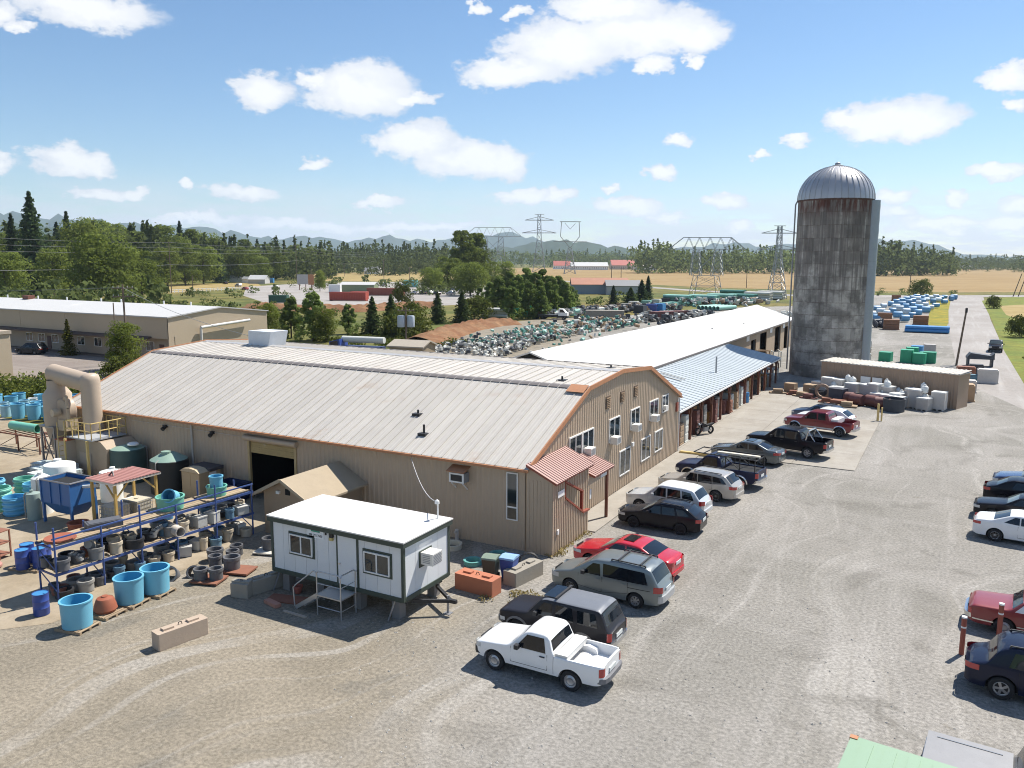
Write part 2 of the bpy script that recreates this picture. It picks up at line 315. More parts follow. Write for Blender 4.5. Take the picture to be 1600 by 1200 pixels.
sheet('green_verge', [(8.04, 342.84), (14.53, 378.21), (48.11, 414.51), (16.30, 103.88), (8.53, 90.96), (7.52, 109.06), (7.16, 152.65), (7.89, 228.85)], .008, GRASS, 'rough green verge right of the gravel drive', 'grass')
sheet('dry_field', [(12.30, 305.31), (28.16, 334.36), (23.52, 196.91), (14.31, 225.44), (11.88, 253.52)], .012, STUB, 'small patch of pale dry grass beyond the right verge', 'field')
sheet('yellow_verge', [(-8.74, 331.97), (-1.95, 354.32), (-1.88, 268.24), (-1.26, 211.29), (-1.61, 198.32), (-5.80, 197.80), (-6.29, 248.47)], .01, VERGE, 'yellow flowering verge between blue pipes and gravel drive', 'grass')
sheet('neighbour_yard', [(-325.60, 305.88), (-344.57, 366.23), (-335.83, 408.92), (-298.86, 456.57), (-234.63, 398.07), (-164.30, 281.26), (-138.19, 218.42), (-145.84, 188.81), (-165.81, 183.94), (-191.52, 188.88), (-244.66, 228.00)], .004, DRIVE, 'light gravel lot of the neighbouring yard beyond the trees', 'gravel')
sheet('fenced_paddock', [(-366.53, 290.04), (-386.63, 371.24), (-327.37, 317.85), (-292.22, 243.50), (-289.13, 228.59)], .006, STUB, 'pale fenced paddock before the wooded edge', 'field')
sheet('tan_strip', [(-585.81, 623.12), (-634.66, 849.84), (-442.13, 750.13), (-296.56, 503.14), (-325.97, 436.29), (-387.13, 411.54)], .004, STUB, 'tan and green strip of field behind the neighbouring yard', 'field')
sheet('tan_clearing', [(-1865.57, 2274.05), (-1739.67, 2614.10), (-772.60, 1180.63), (-873.16, 1064.05)], .004, WHEAT, 'far tan clearing between woods', 'field')

# the pushed-up bank of bare dirt
def ridge(name, pts, w, h, mat, label, cat, seed=1):
    r = random.Random(seed); rows = []
    for i, (p, q) in enumerate(zip(pts, pts[1:])):
        p, q = Vector(p), Vector(q); k = max(2, int((q-p).length/1.2)); d = (q-p).normalized(); nn = Vector((-d.y, d.x))
        for j in range(k):
            c0 = p+(q-p)*j/k; row = []
            for t in np.linspace(-1, 1, 11):
                z = h*max(0, 1-abs(t)**1.6)*(.7+.6*r.random()) if abs(t) < .99 else -.05
                c1 = c0+nn*w*t; row.append((c1.x+r.uniform(-.2,.2), c1.y+r.uniform(-.2,.2), z))
            rows.append(row)
    mb = MB(); mb.grid(rows); return tag(mb.build(name, mat, smooth=180), label, cat, kind='structure')
ridge('dirt_bank', [(-76.85, 108.63), (-82.11, 121.08), (-87.45, 136.96), (-89.16, 151.24), (-87.04, 158.94)], 4.5, 1.3, DIRT, 'long bank of bare brown dirt below the young firs', 'dirt bank', 3)
ridge('dirt_heap', [(-177.54, 168.82), (-166.21, 168.67), (-153.20, 169.90), (-144.34, 175.45), (-143.44, 198.10), (-135.38, 203.20)], 5, 1.6, DIRT, 'row of dark soil heaps edging the neighbouring yard', 'dirt bank', 4)

# hills
def hills(name, dist, pts, col, label, seed):
    """pts: (bearing deg, height m) outline of a range standing at dist, with real foothill depth"""
    r = random.Random(seed); rows = []; N_ = 160
    b0, b1 = pts[0][0], pts[-1][0]; bs = np.linspace(b0, b1, N_); hs = np.interp(bs, [p[0] for p in pts], [p[1] for p in pts])
    ph = [r.uniform(0, 6) for _ in range(5)]
    hs = hs*(1+.05*np.sin(bs*3.1+ph[0])+.04*np.sin(bs*7.7+ph[1])+.02*np.sin(bs*17+ph[2]))
    for k, (dd, f) in enumerate(((-.16, -.02), (-.11, .22), (-.06, .55), (-.02, .9), (0, 1), (.05, .8), (.15, 0))):
        row = []
        for b, h in zip(bs, hs):
            d = dist*(1+dd)*(1+.012*math.sin(b*5+k)); z = h*f*(1+.1*math.sin(b*4+k*2.1)*(0 < f < 1))
            row.append((d*math.sin(R(b)), d*math.cos(R(b)), z-2))
        rows.append(row)
    mb = MB(); mb.grid(rows); return tag(mb.build(name, M(name+'_wood', col, rough=1, var=.35, scale=.02), smooth=180), label, 'hills', kind='structure')
def brg(x): return -CAM_YAW+math.degrees(math.atan((x-800)/CAM_F))
def hpx(dist, y): return dist*(408-y)/CAM_F/1.0+CAM_H
far = 9000
hills('far_hills', far, [(brg(-250), hpx(far,340)), (brg(0), hpx(far,345)), (brg(90), hpx(far,352)), (brg(200), hpx(far,358)), (brg(330), hpx(far,362)), (brg(430), hpx(far,377)), (brg(490), hpx(far,372)), (brg(550), hpx(far,380)), (brg(600), hpx(far,371)), (brg(660), hpx(far,378)), (brg(740), hpx(far,374)), (brg(770), hpx(far,367)), (brg(795), hpx(far,364)), (brg(825), hpx(far,371)), (brg(860), hpx(far,382)), (brg(1000), hpx(far,392)), (brg(1090), hpx(far,385)), (brg(1140), hpx(far,379)), (brg(1190), hpx(far,386)), (brg(1230), hpx(far,381)), (brg(1380), hpx(far,377)), (brg(1440), hpx(far,380)), (brg(1490), hpx(far,396)), (brg(1700), hpx(far,404))], (.035, .06, .04), 'blue wooded hills low along the skyline', 5)
mid = 4200
hills('near_hills', mid, [(brg(-250), hpx(mid,352)), (brg(0), hpx(mid,362)), (brg(160), hpx(mid,368)), (brg(300), hpx(mid,385)), (brg(600), hpx(mid,398)), (brg(800), hpx(mid,386)), (brg(855), hpx(mid,376)), (brg(900), hpx(mid,377)), (brg(960), hpx(mid,386)), (brg(1040), hpx(mid,394)), (brg(1200), hpx(mid,402)), (brg(1700), hpx(mid,404))], (.03, .055, .03), 'dark green wooded foothills before the blue hills', 6)

# ------------------------------------------------------------------ main building
TAN = M('tan_siding', (.44,.335,.235), rough=.55, var=.06, scale=1.2, rgb2=(.34,.24,.16), amt=.2, s2=.5, streak=True, bump=.05, bscale=3)
TAN2 = M('tan_trim', (.40,.27,.16), rough=.6, var=.1)
RUST = M('rusty_trim', (.42,.19,.09), rough=.7, var=.25, scale=4)
ROOFM = M('galvanized_roof', (.47,.437,.39), rough=.55, metal=.0, var=.12, scale=.8, rgb2=(.40,.31,.24), amt=.36, s2=.3, tint_obj=.06, world=True)
SEAM = M('roof_seam', (.40,.38,.36), rough=.5, var=.1)
FLASH = M('galvanized_flashing', (.46,.45,.44), rough=.45, metal=.2, var=.08)
WHITEP = M('white_paint', (.78,.77,.74), rough=.5, var=.04, scale=2)
WFRAME = M('white_window_frame', (.75,.74,.71), rough=.45, var=.03)
GLASS = M('window_glass', (.02,.028,.032), rough=.06, var=.2, scale=.7, spec=.8)
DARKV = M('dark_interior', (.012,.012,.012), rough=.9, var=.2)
REDROOF = M('red_metal_roof', (.40,.235,.195), rough=.5, var=.06, scale=1.5)
BRICKRED = M('dark_red_trim', (.28,.075,.045), rough=.55, var=.12)
BROWNP = M('brown_post', (.16,.06,.035), rough=.7, var=.2)
ACW = M('appliance_white', (.7,.68,.63), rough=.45, var=.05)
BLACKM = M('black_metal', (.02,.02,.022), rough=.5, var=.2)
GREYM = M('grey_metal', (.32,.32,.33), rough=.45, metal=.6, var=.1)
BRASS = M('ochre_shutter', (.38,.28,.12), rough=.6, var=.25, scale=2, rgb2=(.5,.46,.38), amt=.4)
XL, XR, Y0, Y1, EV = -52.3, -17.2, 33.0, 56.7, 4.2
PROF = [(Y0, EV), (39.9, 7.0), (44.85, 7.36), (49.8, 7.0), (Y1, EV)]
main = thing('warehouse', 'large tan metal warehouse with grey barn-shaped ribbed roof', 'building', (XR, Y0, 0))
ox, oy = XR, Y0
def ribbed(mb, axis, at, a0, a1, zt, step=.3, out=-1, holes=(), z0=0.0, w=.09, d=.028):
    """wall face with raised ribs; axis 'x' runs along x at y=at; zt(a) = top height; holes (a0,a1,z0,z1)"""
    k = int((a1-a0)/step)
    for i in range(k):
        a = a0+(i+.5)*step; top = zt(a)-.02; segs = [(z0, top)]
        for h in holes:
            if h[0]-.08 < a < h[1]+.08:
                ns = []
                for s0, s1 in segs:
                    if h[2]-.08 > s0: ns.append((s0, min(s1, h[2]-.08)))
                    if h[3]+.08 < s1: ns.append((max(s0, h[3]+.08), s1))
                segs = ns
        for s0, s1 in segs:
            if s1-s0 < .05: continue
            lo, hi = (at, at+out*d)
            if axis == 'x': vs = [(a-w, lo), (a-w*.4, hi), (a+w*.4, hi), (a+w, lo)]; P3 = [(x, y, s0) for x, y in vs]+[(x, y, s1) for x, y in vs]
            else: vs = [(lo, a-w), (hi, a-w*.4), (hi, a+w*.4), (lo, a+w)]; P3 = [(x, y, s0) for x, y in vs]+[(x, y, s1) for x, y in vs]
            fs = [(0,1,5,4), (1,2,6,5), (2,3,7,6), (0,3,2,1), (4,5,6,7)]
            mb.add(P3, fs)
# long front wall with the roll-up door opening
dx0, dx1, dzt = -35.45, -31.95, 3.45
def L_(x): return x-ox
def frontwall():
    mb = MB(); t = .12
    mb.box(L_(XL), L_(dx0), 0, t, 0, EV-.03); mb.box(L_(dx1), 0, 0, t, 0, EV-.03); mb.box(L_(dx0), L_(dx1), 0, t, dzt, EV-.03)
    hs = [(L_(dx0), L_(dx1), -1, dzt+.3), (L_(-18.35), L_(-17.65), 1.4, 3.85), (L_(-21.35), L_(-20.4), 3.0, 3.75)]
    ribbed(mb, 'x', 0, L_(XL)+.1, -.1, lambda a: EV-.05, .305, -1, hs)
    return mb.build('front_wall', TAN, main)
frontwall()
def gz(y): return np.interp(y, [p[0]-oy for p in PROF], [p[1] for p in PROF])
WUP = [(37.6,39.25,3.42,4.68), (39.3,40.85,3.42,4.68), (43.15,44.85,3.3,4.7), (46.7,48.3,3.42,4.7), (50.2,51.95,3.42,4.7), (52.8,54.15,3.5,4.7)]
WLO = [(44.95,46.75,.85,2.43), (48.8,50.55,.92,2.43), (51.45,53.1,.98,2.43)]
VENT = [(42.6,43.25,5.4,6.14), (44.9,45.5,5.45,6.1), (47.2,47.85,5.44,6.14)]
def gable(xl, out, holes, name):
    mb = MB(); poly = [(0, 0)]+[(p[0]-oy, p[1]-.03) for p in PROF]+[(Y1-oy, 0)]
    mb.prism(poly, xl-(.12 if out > 0 else 0), xl+(0 if out > 0 else .12), 'x')
    ribbed(mb, 'y', xl, .1, Y1-oy-.1, lambda a: gz(a)-.06, .305, out, holes); return mb.build(name, TAN, main)
gable(0, 1, [(a-oy, b-oy, c, d) for a, b, c, d in WUP+WLO+VENT], 'gable_wall')
gable(XL-ox, -1, [], 'gable_wall')
mb = MB(); mb.box(XL-ox+.13, -.13, Y1-oy-.12, Y1-oy, 0, EV-.03); ribbed(mb, 'x', Y1-oy, XL-ox+.1, -.1, lambda a: EV-.05, .305, 1); mb.build('back_wall', TAN, main)
# dark hall behind the open door
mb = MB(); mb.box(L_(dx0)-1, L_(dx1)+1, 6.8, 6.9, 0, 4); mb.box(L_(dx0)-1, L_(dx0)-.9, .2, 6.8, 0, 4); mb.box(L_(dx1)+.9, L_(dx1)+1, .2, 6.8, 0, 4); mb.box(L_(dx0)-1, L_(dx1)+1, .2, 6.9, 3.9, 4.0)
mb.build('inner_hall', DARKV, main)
dr = MB(); 
for k in range(6): dr.box(L_(dx0)+.06, L_(dx1)-.06, .03+.012*(k % 2), .07, dzt-.72+k*.12, dzt-.72+k*.12+.112)
door = dr.build('rollup_door', BRASS, main)
for xa, xb in ((L_(dx0)-.14, L_(dx0)+.02), (L_(dx1)-.02, L_(dx1)+.14)):
    mb = MB(); mb.box(xa, xb, -.06, .1, 0, dzt+.02); mb.build('door_jamb', M('ochre_frame', (.45,.33,.16), var=.2), main)
mb = MB(); mb.cyl((L_(dx0)-.25, -.16, dzt+.17), (L_(dx1)+.3, -.16, dzt+.17), .17, n=12); mb.build('door_drum_cover', TAN, main, smooth=40)
# roof: every standing-seam panel its own piece
roof = MB(); 
for (a, za), (b, zb) in zip(PROF, PROF[1:]):
    nx = Vector((0, -(zb-za), b-a)).normalized()*.05
    roof.prism([(a-oy, za-.02), (b-oy, zb-.02), (b-oy, zb-.06), (a-oy, za-.06)], XL-ox-.15, .15, 'x')
roof_o = roof.build('roof', FLASH, main)
NP = 58; pw = (XR-XL+.36)/NP
for si, ((a, za), (b, zb)) in enumerate(zip(PROF, PROF[1:])):
    d = Vector((0, b-a, zb-za)); l = d.length; d.normalize(); nrm = Vector((1, 0, 0)).cross(d)
    over0, over1 = (.28 if si == 0 else -.02), (.28 if si == 3 else -.02)
    mb = MB(); 
    def pt(x, t, h): q = Vector((x, 0, 0))+d*t+nrm*h; return tuple(q)
    t0, t1 = -over0, l+over1
    e = .045
    prof = [(0, .005), (e*.35, .006), (e*.4, .06), (e, .06), (e*1.05, .012), (pw*.33, .012), (pw*.35, .02), (pw*.37, .012), (pw*.66, .012), (pw*.68, .02), (pw*.7, .012), (pw-.004, .012), (pw-.003, -.02)]
    mb.grid([[pt(x, t0, h) for x, h in prof], [pt(x, t1, h) for x, h in prof]])
    mb.add([pt(0, t0, .005), pt(pw, t0, .012), pt(pw, t0, -.03), pt(0, t0, -.03)], [(0, 3, 2, 1)])
    me = mb.mesh('roof_panel', ROOFM)
    for k in range(NP): link('roof_panel', me, roof_o, (XL-ox-.18+k*pw, a-oy, za))
# ridge capping, eave gutter, verge trim
mb = MB(); mb.prism([(44.85-.35-oy, 7.37), (44.85-oy, 7.445), (44.85+.35-oy, 7.37), (44.85-oy, 7.40)], XL-ox-.18, .18, 'x'); mb.build('ridge_cap', FLASH, roof_o)
for yb_ in (39.9, 49.8):
    s = 1 if yb_ < 45 else -1
    mb = MB(); mb.prism([(yb_-s*.22-oy, 6.97), (yb_-oy, 7.06), (yb_+s*.3-oy, 7.075), (yb_-oy, 7.03)], XL-ox-.18, .18, 'x'); mb.build('break_flashing', M('dark_flashing', (.16,.14,.13), rough=.6, var=.2), roof_o)
for ye, s in ((Y0, -1), (Y1, 1)):
    mb = MB(); yy = ye-oy+s*.26; zz = EV-.17
    mb.prism([(yy, zz+.06), (yy+s*.12, zz+.06), (yy+s*.12, zz-.06), (yy, zz-.06)], XL-ox-.18, .18, 'x'); mb.build('gutter', RUST, main)
for xx in (XL-ox-.19, .19):
    mb = MB()
    for (a, za), (b, zb) in zip(PROF, PROF[1:]): mb.bar((xx, a-oy, za+.01), (xx, b-oy, zb+.01), .07, .24)
    mb.build('verge_trim', RUST, main)
mb = MB(); mb.box(-.06, .05, -.06, .05, 0, EV-.1); mb.build('corner_trim', TAN2, main)
def window(parent, org, u, w, h, mull=1, nrm=(1,0,0), ac=False, frame=WFRAME, fw=.07, name='window', glass=GLASS):
    """sliding window: org = lower corner, u = unit along width, z up"""
    u, nr, o = Vector(u), Vector(nrm), Vector(org)
    def q(a, z, d): return tuple(o+u*a+Vector((0, 0, z))+nr*d)
    def bx(mb, a0, a1, z0, z1, d0, d1):
        mb.add([q(a0,z0,d0), q(a1,z0,d0), q(a1,z1,d0), q(a0,z1,d0), q(a0,z0,d1), q(a1,z0,d1), q(a1,z1,d1), q(a0,z1,d1)],
               [(0,3,2,1),(4,5,6,7),(0,1,5,4),(1,2,6,5),(2,3,7,6),(3,0,4,7)])
    mb = MB(); bx(mb, 0, w, 0, fw, .004, .07); bx(mb, 0, w, h-fw, h, .004, .07); bx(mb, 0, fw, fw, h-fw, .004, .07); bx(mb, w-fw, w, fw, h-fw, .004, .07)
    for k in range(mull): a = w*(k+1)/(mull+1); bx(mb, a-.03, a+.03, fw, h-fw, .004, .06)
    f = mb.build(name, frame, parent)
    for k in range(mull+1):
        a0 = fw if k == 0 else w*k/(mull+1)+.03; a1 = w-fw if k == mull else w*(k+1)/(mull+1)-.03
        mb = MB(); bx(mb, a0, a1, fw, h-fw, .004, .035); mb.build('pane', glass, f)
    if ac:
        a0 = .06; mb = MB(); bx(mb, a0, a0+.62, .02, .42, .03, .48); a = mb.build('air_conditioner', ACW, f)
        mb = MB(); 
        for k in range(5): bx(mb, a0+.06, a0+.56, .08+k*.06, .11+k*.06, .478, .488)
        mb.add([], []); mb.build('grille', GREYM, a) if False else None
    return f
for i, (a, b, z0, z1) in enumerate(WUP): window(main, (.0, a-oy, z0), (0,1,0), b-a, z1-z0, 1, (1,0,0))
for a, b, z0, z1 in WLO: window(main, (.0, a-oy, z0), (0,1,0), b-a, z1-z0, 1, (1,0,0))
for i in (1, 2, 3, 4):       # window air conditioners hang out of four upper windows
    a, b, z0, z1 = WUP[i]; ya = a-oy+.1
    mb = MB(); mb.box(.07, .52, ya, ya+.66, z0-.06, z0+.36); ac = mb.build('air_conditioner', ACW, main)
    mb = MB()
    for k in range(6): mb.box(.522, .53, ya+.05, ya+.61, z0+k*.055, z0+k*.055+.03)
    mb.build('grille', GREYM, ac)
a, b, z0, z1 = WUP[5]; mb = MB(); mb.box(.07, .3, a-oy+.1, a-oy+.55, z0+.2, z0+.5); mb.build('air_conditioner', ACW, main)
for a, b, z0, z1 in VENT:
    mb = MB(); mb.box(.0, .05, a-oy, b-oy, z0, z1); v = mb.build('louvre_vent', M('brown_louvre', (.13,.09,.06), var=.2), main)
    for k in range(6):
        mb = MB(); zz = z0+.06+k*(z1-z0-.1)/6; mb.add([(.05, a-oy+.05, zz+.06), (.05, b-oy-.05, zz+.06), (.09, b-oy-.05, zz), (.09, a-oy+.05, zz)], [(0,1,2,3), (3,2,1,0)]); mb.build('slat', TAN2, v)
# tall narrow window and wall air conditioner on the shaded long wall
mb = MB(); mb.box(L_(-18.32), L_(-17.7), -.06, -.03, 1.44, 3.8); fr = mb.build('tall_window', WFRAME, main)
for z0, z1 in ((1.5, 2.05), (2.13, 3.74)):
    mb = MB(); mb.box(L_(-18.26), L_(-17.76), -.066, -.05, z0, z1); mb.build('pane', GLASS, fr)
mb = MB(); mb.box(L_(-21.3), L_(-20.45), -.5, -.03, 3.02, 3.5); ac = mb.build('wall_air_conditioner', M('ac_dark', (.25,.25,.25), var=.1), main)
mb = MB(); mb.box(L_(-21.3), L_(-20.45), -.52, -.5, 3.02, 3.5); mb.build('grille', WFRAME, ac)
mb = MB(); mb.box(L_(-21.2), L_(-20.55), -.53, -.515, 3.1, 3.42); mb.build('grille', BLACKM, ac)
mb = MB(); mb.add([(L_(-21.4), -.65, 3.6), (L_(-20.35), -.65, 3.6), (L_(-20.35), 0, 3.8), (L_(-21.4), 0, 3.8), (L_(-21.4), -.65, 3.57), (L_(-20.35), -.65, 3.57), (L_(-20.35), 0, 3.77), (L_(-21.4), 0, 3.77)], [(0,1,2,3), (7,6,5,4), (0,4,5,1), (1,5,6,2), (3,7,4,0)]); mb.build('hood', RUST, ac)
mb = MB(); 
for x in (-21.2, -20.55): mb.bar((L_(x), -.45, 2.98), (L_(x), 0, 2.6), .05)
mb.build('bracket', WFRAME, ac)
for x, z in ((-42.6, 3.55), (-38.4, 3.6)):
    mb = MB(); mb.box(L_(x)-.12, L_(x)+.12, -.2, 0, z-.08, z+.08); mb.cyl((L_(x), -.12, z-.05), (L_(x)+.02, -.34, z-.16), .1, .13, n=10); mb.build('floodlight', BLACKM, main)
mb = MB(); mb.cyl((L_(-40.2), -.12, 0), (L_(-40.2), -.12, EV-.2), .06, n=8); mb.build('downpipe', M('pale_pipe', (.5,.46,.4)), main)
mb = MB(); mb.tube([(L_(-46), -.05, 3.62), (L_(-36.2), -.05, 3.6)], .015); mb.build('wall_conduit', M('pale_pipe', (.5,.46,.4)), main)
mb = MB(); mb.box(0.03, .14, 45.0-oy+1.95, 45.0-oy+2.2, 2.35, 2.6); mb.build('wall_lamp', WHITEP, main)
mb = MB(); mb.box(0.0, .12, 56.0-oy, 56.35-oy, 3.1, 3.75); mb.build('wall_box', BRICKRED, main)
mb = MB(); mb.cyl((.1, 56.6-oy, 0), (.1, 56.6-oy, EV-.2), .05, n=8); mb.build('downpipe', WHITEP, main)
# pipes and vents through the roof
for x, y, h in ((-25.6, 36.0, .25), (-24.1, 34.4, .5), (-19.3, 41.2, .25), (-18.5, 46.6, .2)):
    z = gz(y-oy); mb = MB(); mb.box(L_(x)-.25, L_(x)+.25, y-oy-.25, y-oy+.25, z-.1, z+.06); mb.cyl((L_(x), y-oy, z), (L_(x), y-oy, z+h), .06, n=8); mb.build('roof_vent', BLACKM, main)
mb = MB(); mb.add([(-.95,6.2,6.86),(.1,6.2,6.86),(.1,6.95,7.16),(-.95,6.95,7.16)], [(0,1,2,3)]); mb.build('rust_patch', RUST, main)
# white exhaust cowl on the roof
mb = MB(); x, y = L_(-46.4), 45.5-oy
mb.add([(x-1, y-1.0, 7.2), (x+1, y-1.0, 7.2), (x+1, y+.8, 7.2), (x-1, y+.8, 7.2), (x-1, y-1.0, 8.45), (x+1.35, y-1.0, 8.45), (x+1.35, y+.8, 8.45), (x-1, y+.8, 8.45)], [(4,5,6,7), (0,1,5,4), (1,2,6,5), (2,3,7,6), (3,0,4,7)])
mb.build('exhaust_cowl', M('pale_sheet', (.6,.63,.66), rough=.5), main)

# ------------------------------------------------------------------ entry porch against the gable
AX, AY0, AY1 = -15.8, 32.9, 37.05
porch = thing('entry_porch', 'tan entry porch with two stepped red metal roofs on the warehouse gable', 'porch', (XR, AY0, 0))
W_ = AX-XR
mb = MB(); mb.box(0.01, W_, 0, .1, 0, 3.65)                        # front wall, flush with the long wall
for k in range(7): mb.box(.12+k*.2, .17+k*.2, -.02, 0, 0, 3.6)
mb.add([(0.01,0,3.65),(W_,0,3.65),(0.01,0,4.15),(0.01,.1,3.65),(W_,.1,3.65),(0.01,.1,4.15)], [(0,1,2),(3,5,4),(1,4,5,2)])
mb.build('front_wall', TAN, porch)
# outer wall with slanted opening
oyA, oyB = 1.35, 3.3
def pw_(poly): 
    m_ = MB(); m_.prism(poly, W_-.1, W_, 'x'); return m_
mb = MB()
for poly in ([(0.1,0),(1.35,0),(1.35,3.62),(0.1,3.62)], [(1.35,0),(4.15,0),(4.15,1.2),(3.4,1.26),(1.35,2.5)], [(1.35,3.36),(3.4,2.37),(4.15,2.37),(4.15,3.62),(1.35,3.62)]):
    mb.prism(poly, W_-.1, W_, 'x')
for k in range(20):
    y = .18+k*.2
    lo = 0; 
    if y < 1.3: mb.box(W_, W_+.025, y, y+.06, 0, 3.6)
    else:
        t = min(1, (y-1.35)/2.05); mb.box(W_, W_+.025, y, y+.06, 0, 2.46-1.24*t); mb.box(W_, W_+.025, y, y+.06, 3.4-.99*t, 3.6)
mb.build('outer_wall', TAN, porch)
mb = MB(); mb.bar((W_-.02, 1.3, 2.55), (W_-.02, 3.42, 1.27), .2, .08); mb.bar((W_-.02, 3.42, 1.26), (W_-.02, 4.2, 1.2), .2, .08); mb.bar((W_-.02, 1.3, 3.36), (W_-.02, 3.4, 2.36), .18, .08); mb.box(W_-.12, W_+.03, 3.35, 3.47, 1.3, 2.34); mb.box(W_-.1, W_+.03, 1.31, 1.38, 2.55, 3.34)
mb.build('opening_trim', BRICKRED, porch)
mb = MB(); mb.box(.02, .06, 2.4, 3.35, .1, 2.15); mb.build('door', BRICKRED, porch)
mb = MB(); mb.box(.02, .05, .2, 2.3, 0, 3.6); mb.build('inner_wall', TAN, porch)
def redroof(y0, y1, xo, z_hi, z_lo, name='roof', x_hi=.02):
    base = MB(); base.add([(x_hi,y0,z_hi-.02),(xo,y0,z_lo-.02),(xo,y1,z_lo-.02),(x_hi,y1,z_hi-.02),(x_hi,y0,z_hi-.12),(xo,y0,z_lo-.12),(xo,y1,z_lo-.12),(x_hi,y1,z_hi-.12)], [(0,1,2,3),(7,6,5,4),(0,4,5,1),(1,5,6,2),(2,6,7,3)])
    o = base.build(name, BRICKRED, porch)
    k = int((y1-y0)/.23); st = (y1-y0)/k
    mb = MB(); L = xo-x_hi
    pr = [(0,0),(st*.75,0),(st*.82,.035),(st*.93,.035),(st,0)]
    mb.grid([[(0, y, h) for y, h in pr], [(L+.04, y, h+(z_lo-z_hi)*(1+.04/L)) for y, h in pr]]); me = mb.mesh('roof_panel', REDROOF)
    for i in range(k): link('roof_panel', me, o, (x_hi, y0+i*st, z_hi))
    return o
redroof(-.12, 4.3, W_+.22, 4.35, 3.62)
redroof(4.32, 6.95, W_+.28, 3.55, 2.95)
mb = MB(); mb.box(W_-.12, W_+.02, 6.7, 6.84, 0, 2.9); mb.build('post', BROWNP, porch)
mb = MB(); mb.box(W_-.08, W_, 4.15, 6.9, 2.45, 2.9); mb.build('fascia_wall', TAN, porch)
mb = MB(); mb.box(W_+.03, W_+.05, .45, 1.15, 2.75, 3.05); mb.build('sign', WHITEP, porch)
mb = MB(); mb.box(W_, W_+.02, 5.75, 6.55, 2.48, 2.72); mb.build('sign', WHITEP, porch)
mb = MB(); mb.box(W_+.0, W_+.02, 4.3, 4.5, 1.7, 2.2); mb.build('notice', WHITEP, porch)
mb = MB(); mb.box(W_+.03, W_+.1, .35, .5, 1.0, 1.22); mb.build('meter_box', WHITEP, porch)
mb = MB(); mb.box(.05, W_+.4, 4.2, 24, .0, .06); tag(mb.build('sidewalk', CONC, loc=(XR, AY0, 0)), 'narrow concrete walk along the foot of the gable wall', 'pavement', kind='structure')

# ------------------------------------------------------------------ long white-roofed shop behind
MEMB = M('white_membrane', (.50,.49,.47), rough=.6, var=.03, scale=.3, rgb2=(.70,.68,.65), amt=.25, s2=.12)
BLUEGR = M('pale_blue_metal_roof', (.37,.41,.43), rough=.5, var=.1, scale=.5, tint_obj=.03, world=True)
OLDTAN = M('old_tan_wall', (.36,.27,.18), rough=.7, var=.12, scale=1)
shop = thing('long_workshop', 'long low workshop with bright white membrane roof', 'building', (-29.6, 57, 0))
SW, SE, SR, SL = 6.0, 4.5, 6.5, 83.0
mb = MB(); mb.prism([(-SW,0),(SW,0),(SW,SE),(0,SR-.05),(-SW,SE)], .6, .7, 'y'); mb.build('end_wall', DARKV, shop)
mb = MB(); mb.prism([(-SW,0),(SW,0),(SW,SE-.06),(0,SR-.06),(-SW,SE-.06)], SL-.1, SL, 'y'); mb.build('end_wall', OLDTAN, shop)
mb = MB(); mb.box(-SW, -SW+.1, .7, SL-.1, 0, SE-.06); mb.build('side_wall', OLDTAN, shop)
mb = MB()
bays = [(52.5,55.5,3.4), (58.0,62.5,3.9), (68.5,73.0,4.0), (76,79,3.6)]
cur = .7
for a, b, h in bays: mb.box(SW-.1, SW, cur, a, 0, SE-.1); mb.box(SW-.1, SW, a, b, h, SE-.1); cur = b
mb.box(SW-.1, SW, cur, SL-.1, 0, SE-.1)
for k in range(90): mb.box(SW, SW+.02, 40+k*.45, 40.1+k*.45, 4.0, SE-.1)
mb.build('side_wall', OLDTAN, shop)
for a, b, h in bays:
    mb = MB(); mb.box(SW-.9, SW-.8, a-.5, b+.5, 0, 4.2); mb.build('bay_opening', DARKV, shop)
for y in (49.5, 64.5, 74.4): mb = MB(); mb.box(SW+.03, SW+.06, y, y+1.6, 3.5, 4.2); mb.build('bay_sign', WHITEP, shop)
rf = MB(); rf.prism([(-SW-.35,SE-.12),(0,SR),(SW+.35,SE-.12),(SW+.35,SE-.02),(0,SR+.12),(-SW-.35,SE-.02)][::-1], 0, SL+.5, 'y'); rfo = rf.build('roof', MEMB, shop)
mb = MB(); mb.box(SW+.33, SW+.42, 0, SL+.5, SE-.2, SE-.03); mb.build('eave_trim', M('dark_flashing', (.16,.14,.13)), shop)
for x, y in ((3.2, 43), (3.9, 57)): mb = MB(); mb.cyl((x, y, 5), (x, y, 6.1-.33*x+.6), .09, n=8); mb.build('roof_vent', GREYM, rfo)
# lean-to with pale blue-grey roof
lean = thing('lean_to_shed', 'open lean-to shed with pale blue-grey metal roof and brown posts', 'shed', (-23.6, 57, 0))
LX, LZ0, LZ1, LY = 6.3, 4.32, 3.0, 38.4
rb = MB(); rb.add([(.02,0,LZ0-.03),(LX,0,LZ1-.03),(LX,LY,LZ1-.03),(.02,LY,LZ0-.03),(.02,0,LZ0-.13),(LX,0,LZ1-.13),(LX,LY,LZ1-.13),(.02,LY,LZ0-.13)], [(0,1,2,3),(7,6,5,4),(0,4,5,1),(1,5,6,2),(2,6,7,3)])
lro = rb.build('roof', FLASH, lean)
kk = 42; st = LY/kk; mb = MB(); pr = [(0,0),(st*.3,0),(st*.33,.01),(st*.37,0),(st*.62,0),(st*.65,.01),(st*.69,0),(st*.93,0),(st*.95,.035),(st*.99,.035),(st,0)]
mb.grid([[(0,y,h) for y,h in pr],[(LX-.02+.08,y,h-(LZ0-LZ1)*1.01) for y,h in pr]]); me = mb.mesh('roof_panel', BLUEGR)
for i in range(kk): link('roof_panel', me, lro, (.02, i*st, LZ0))
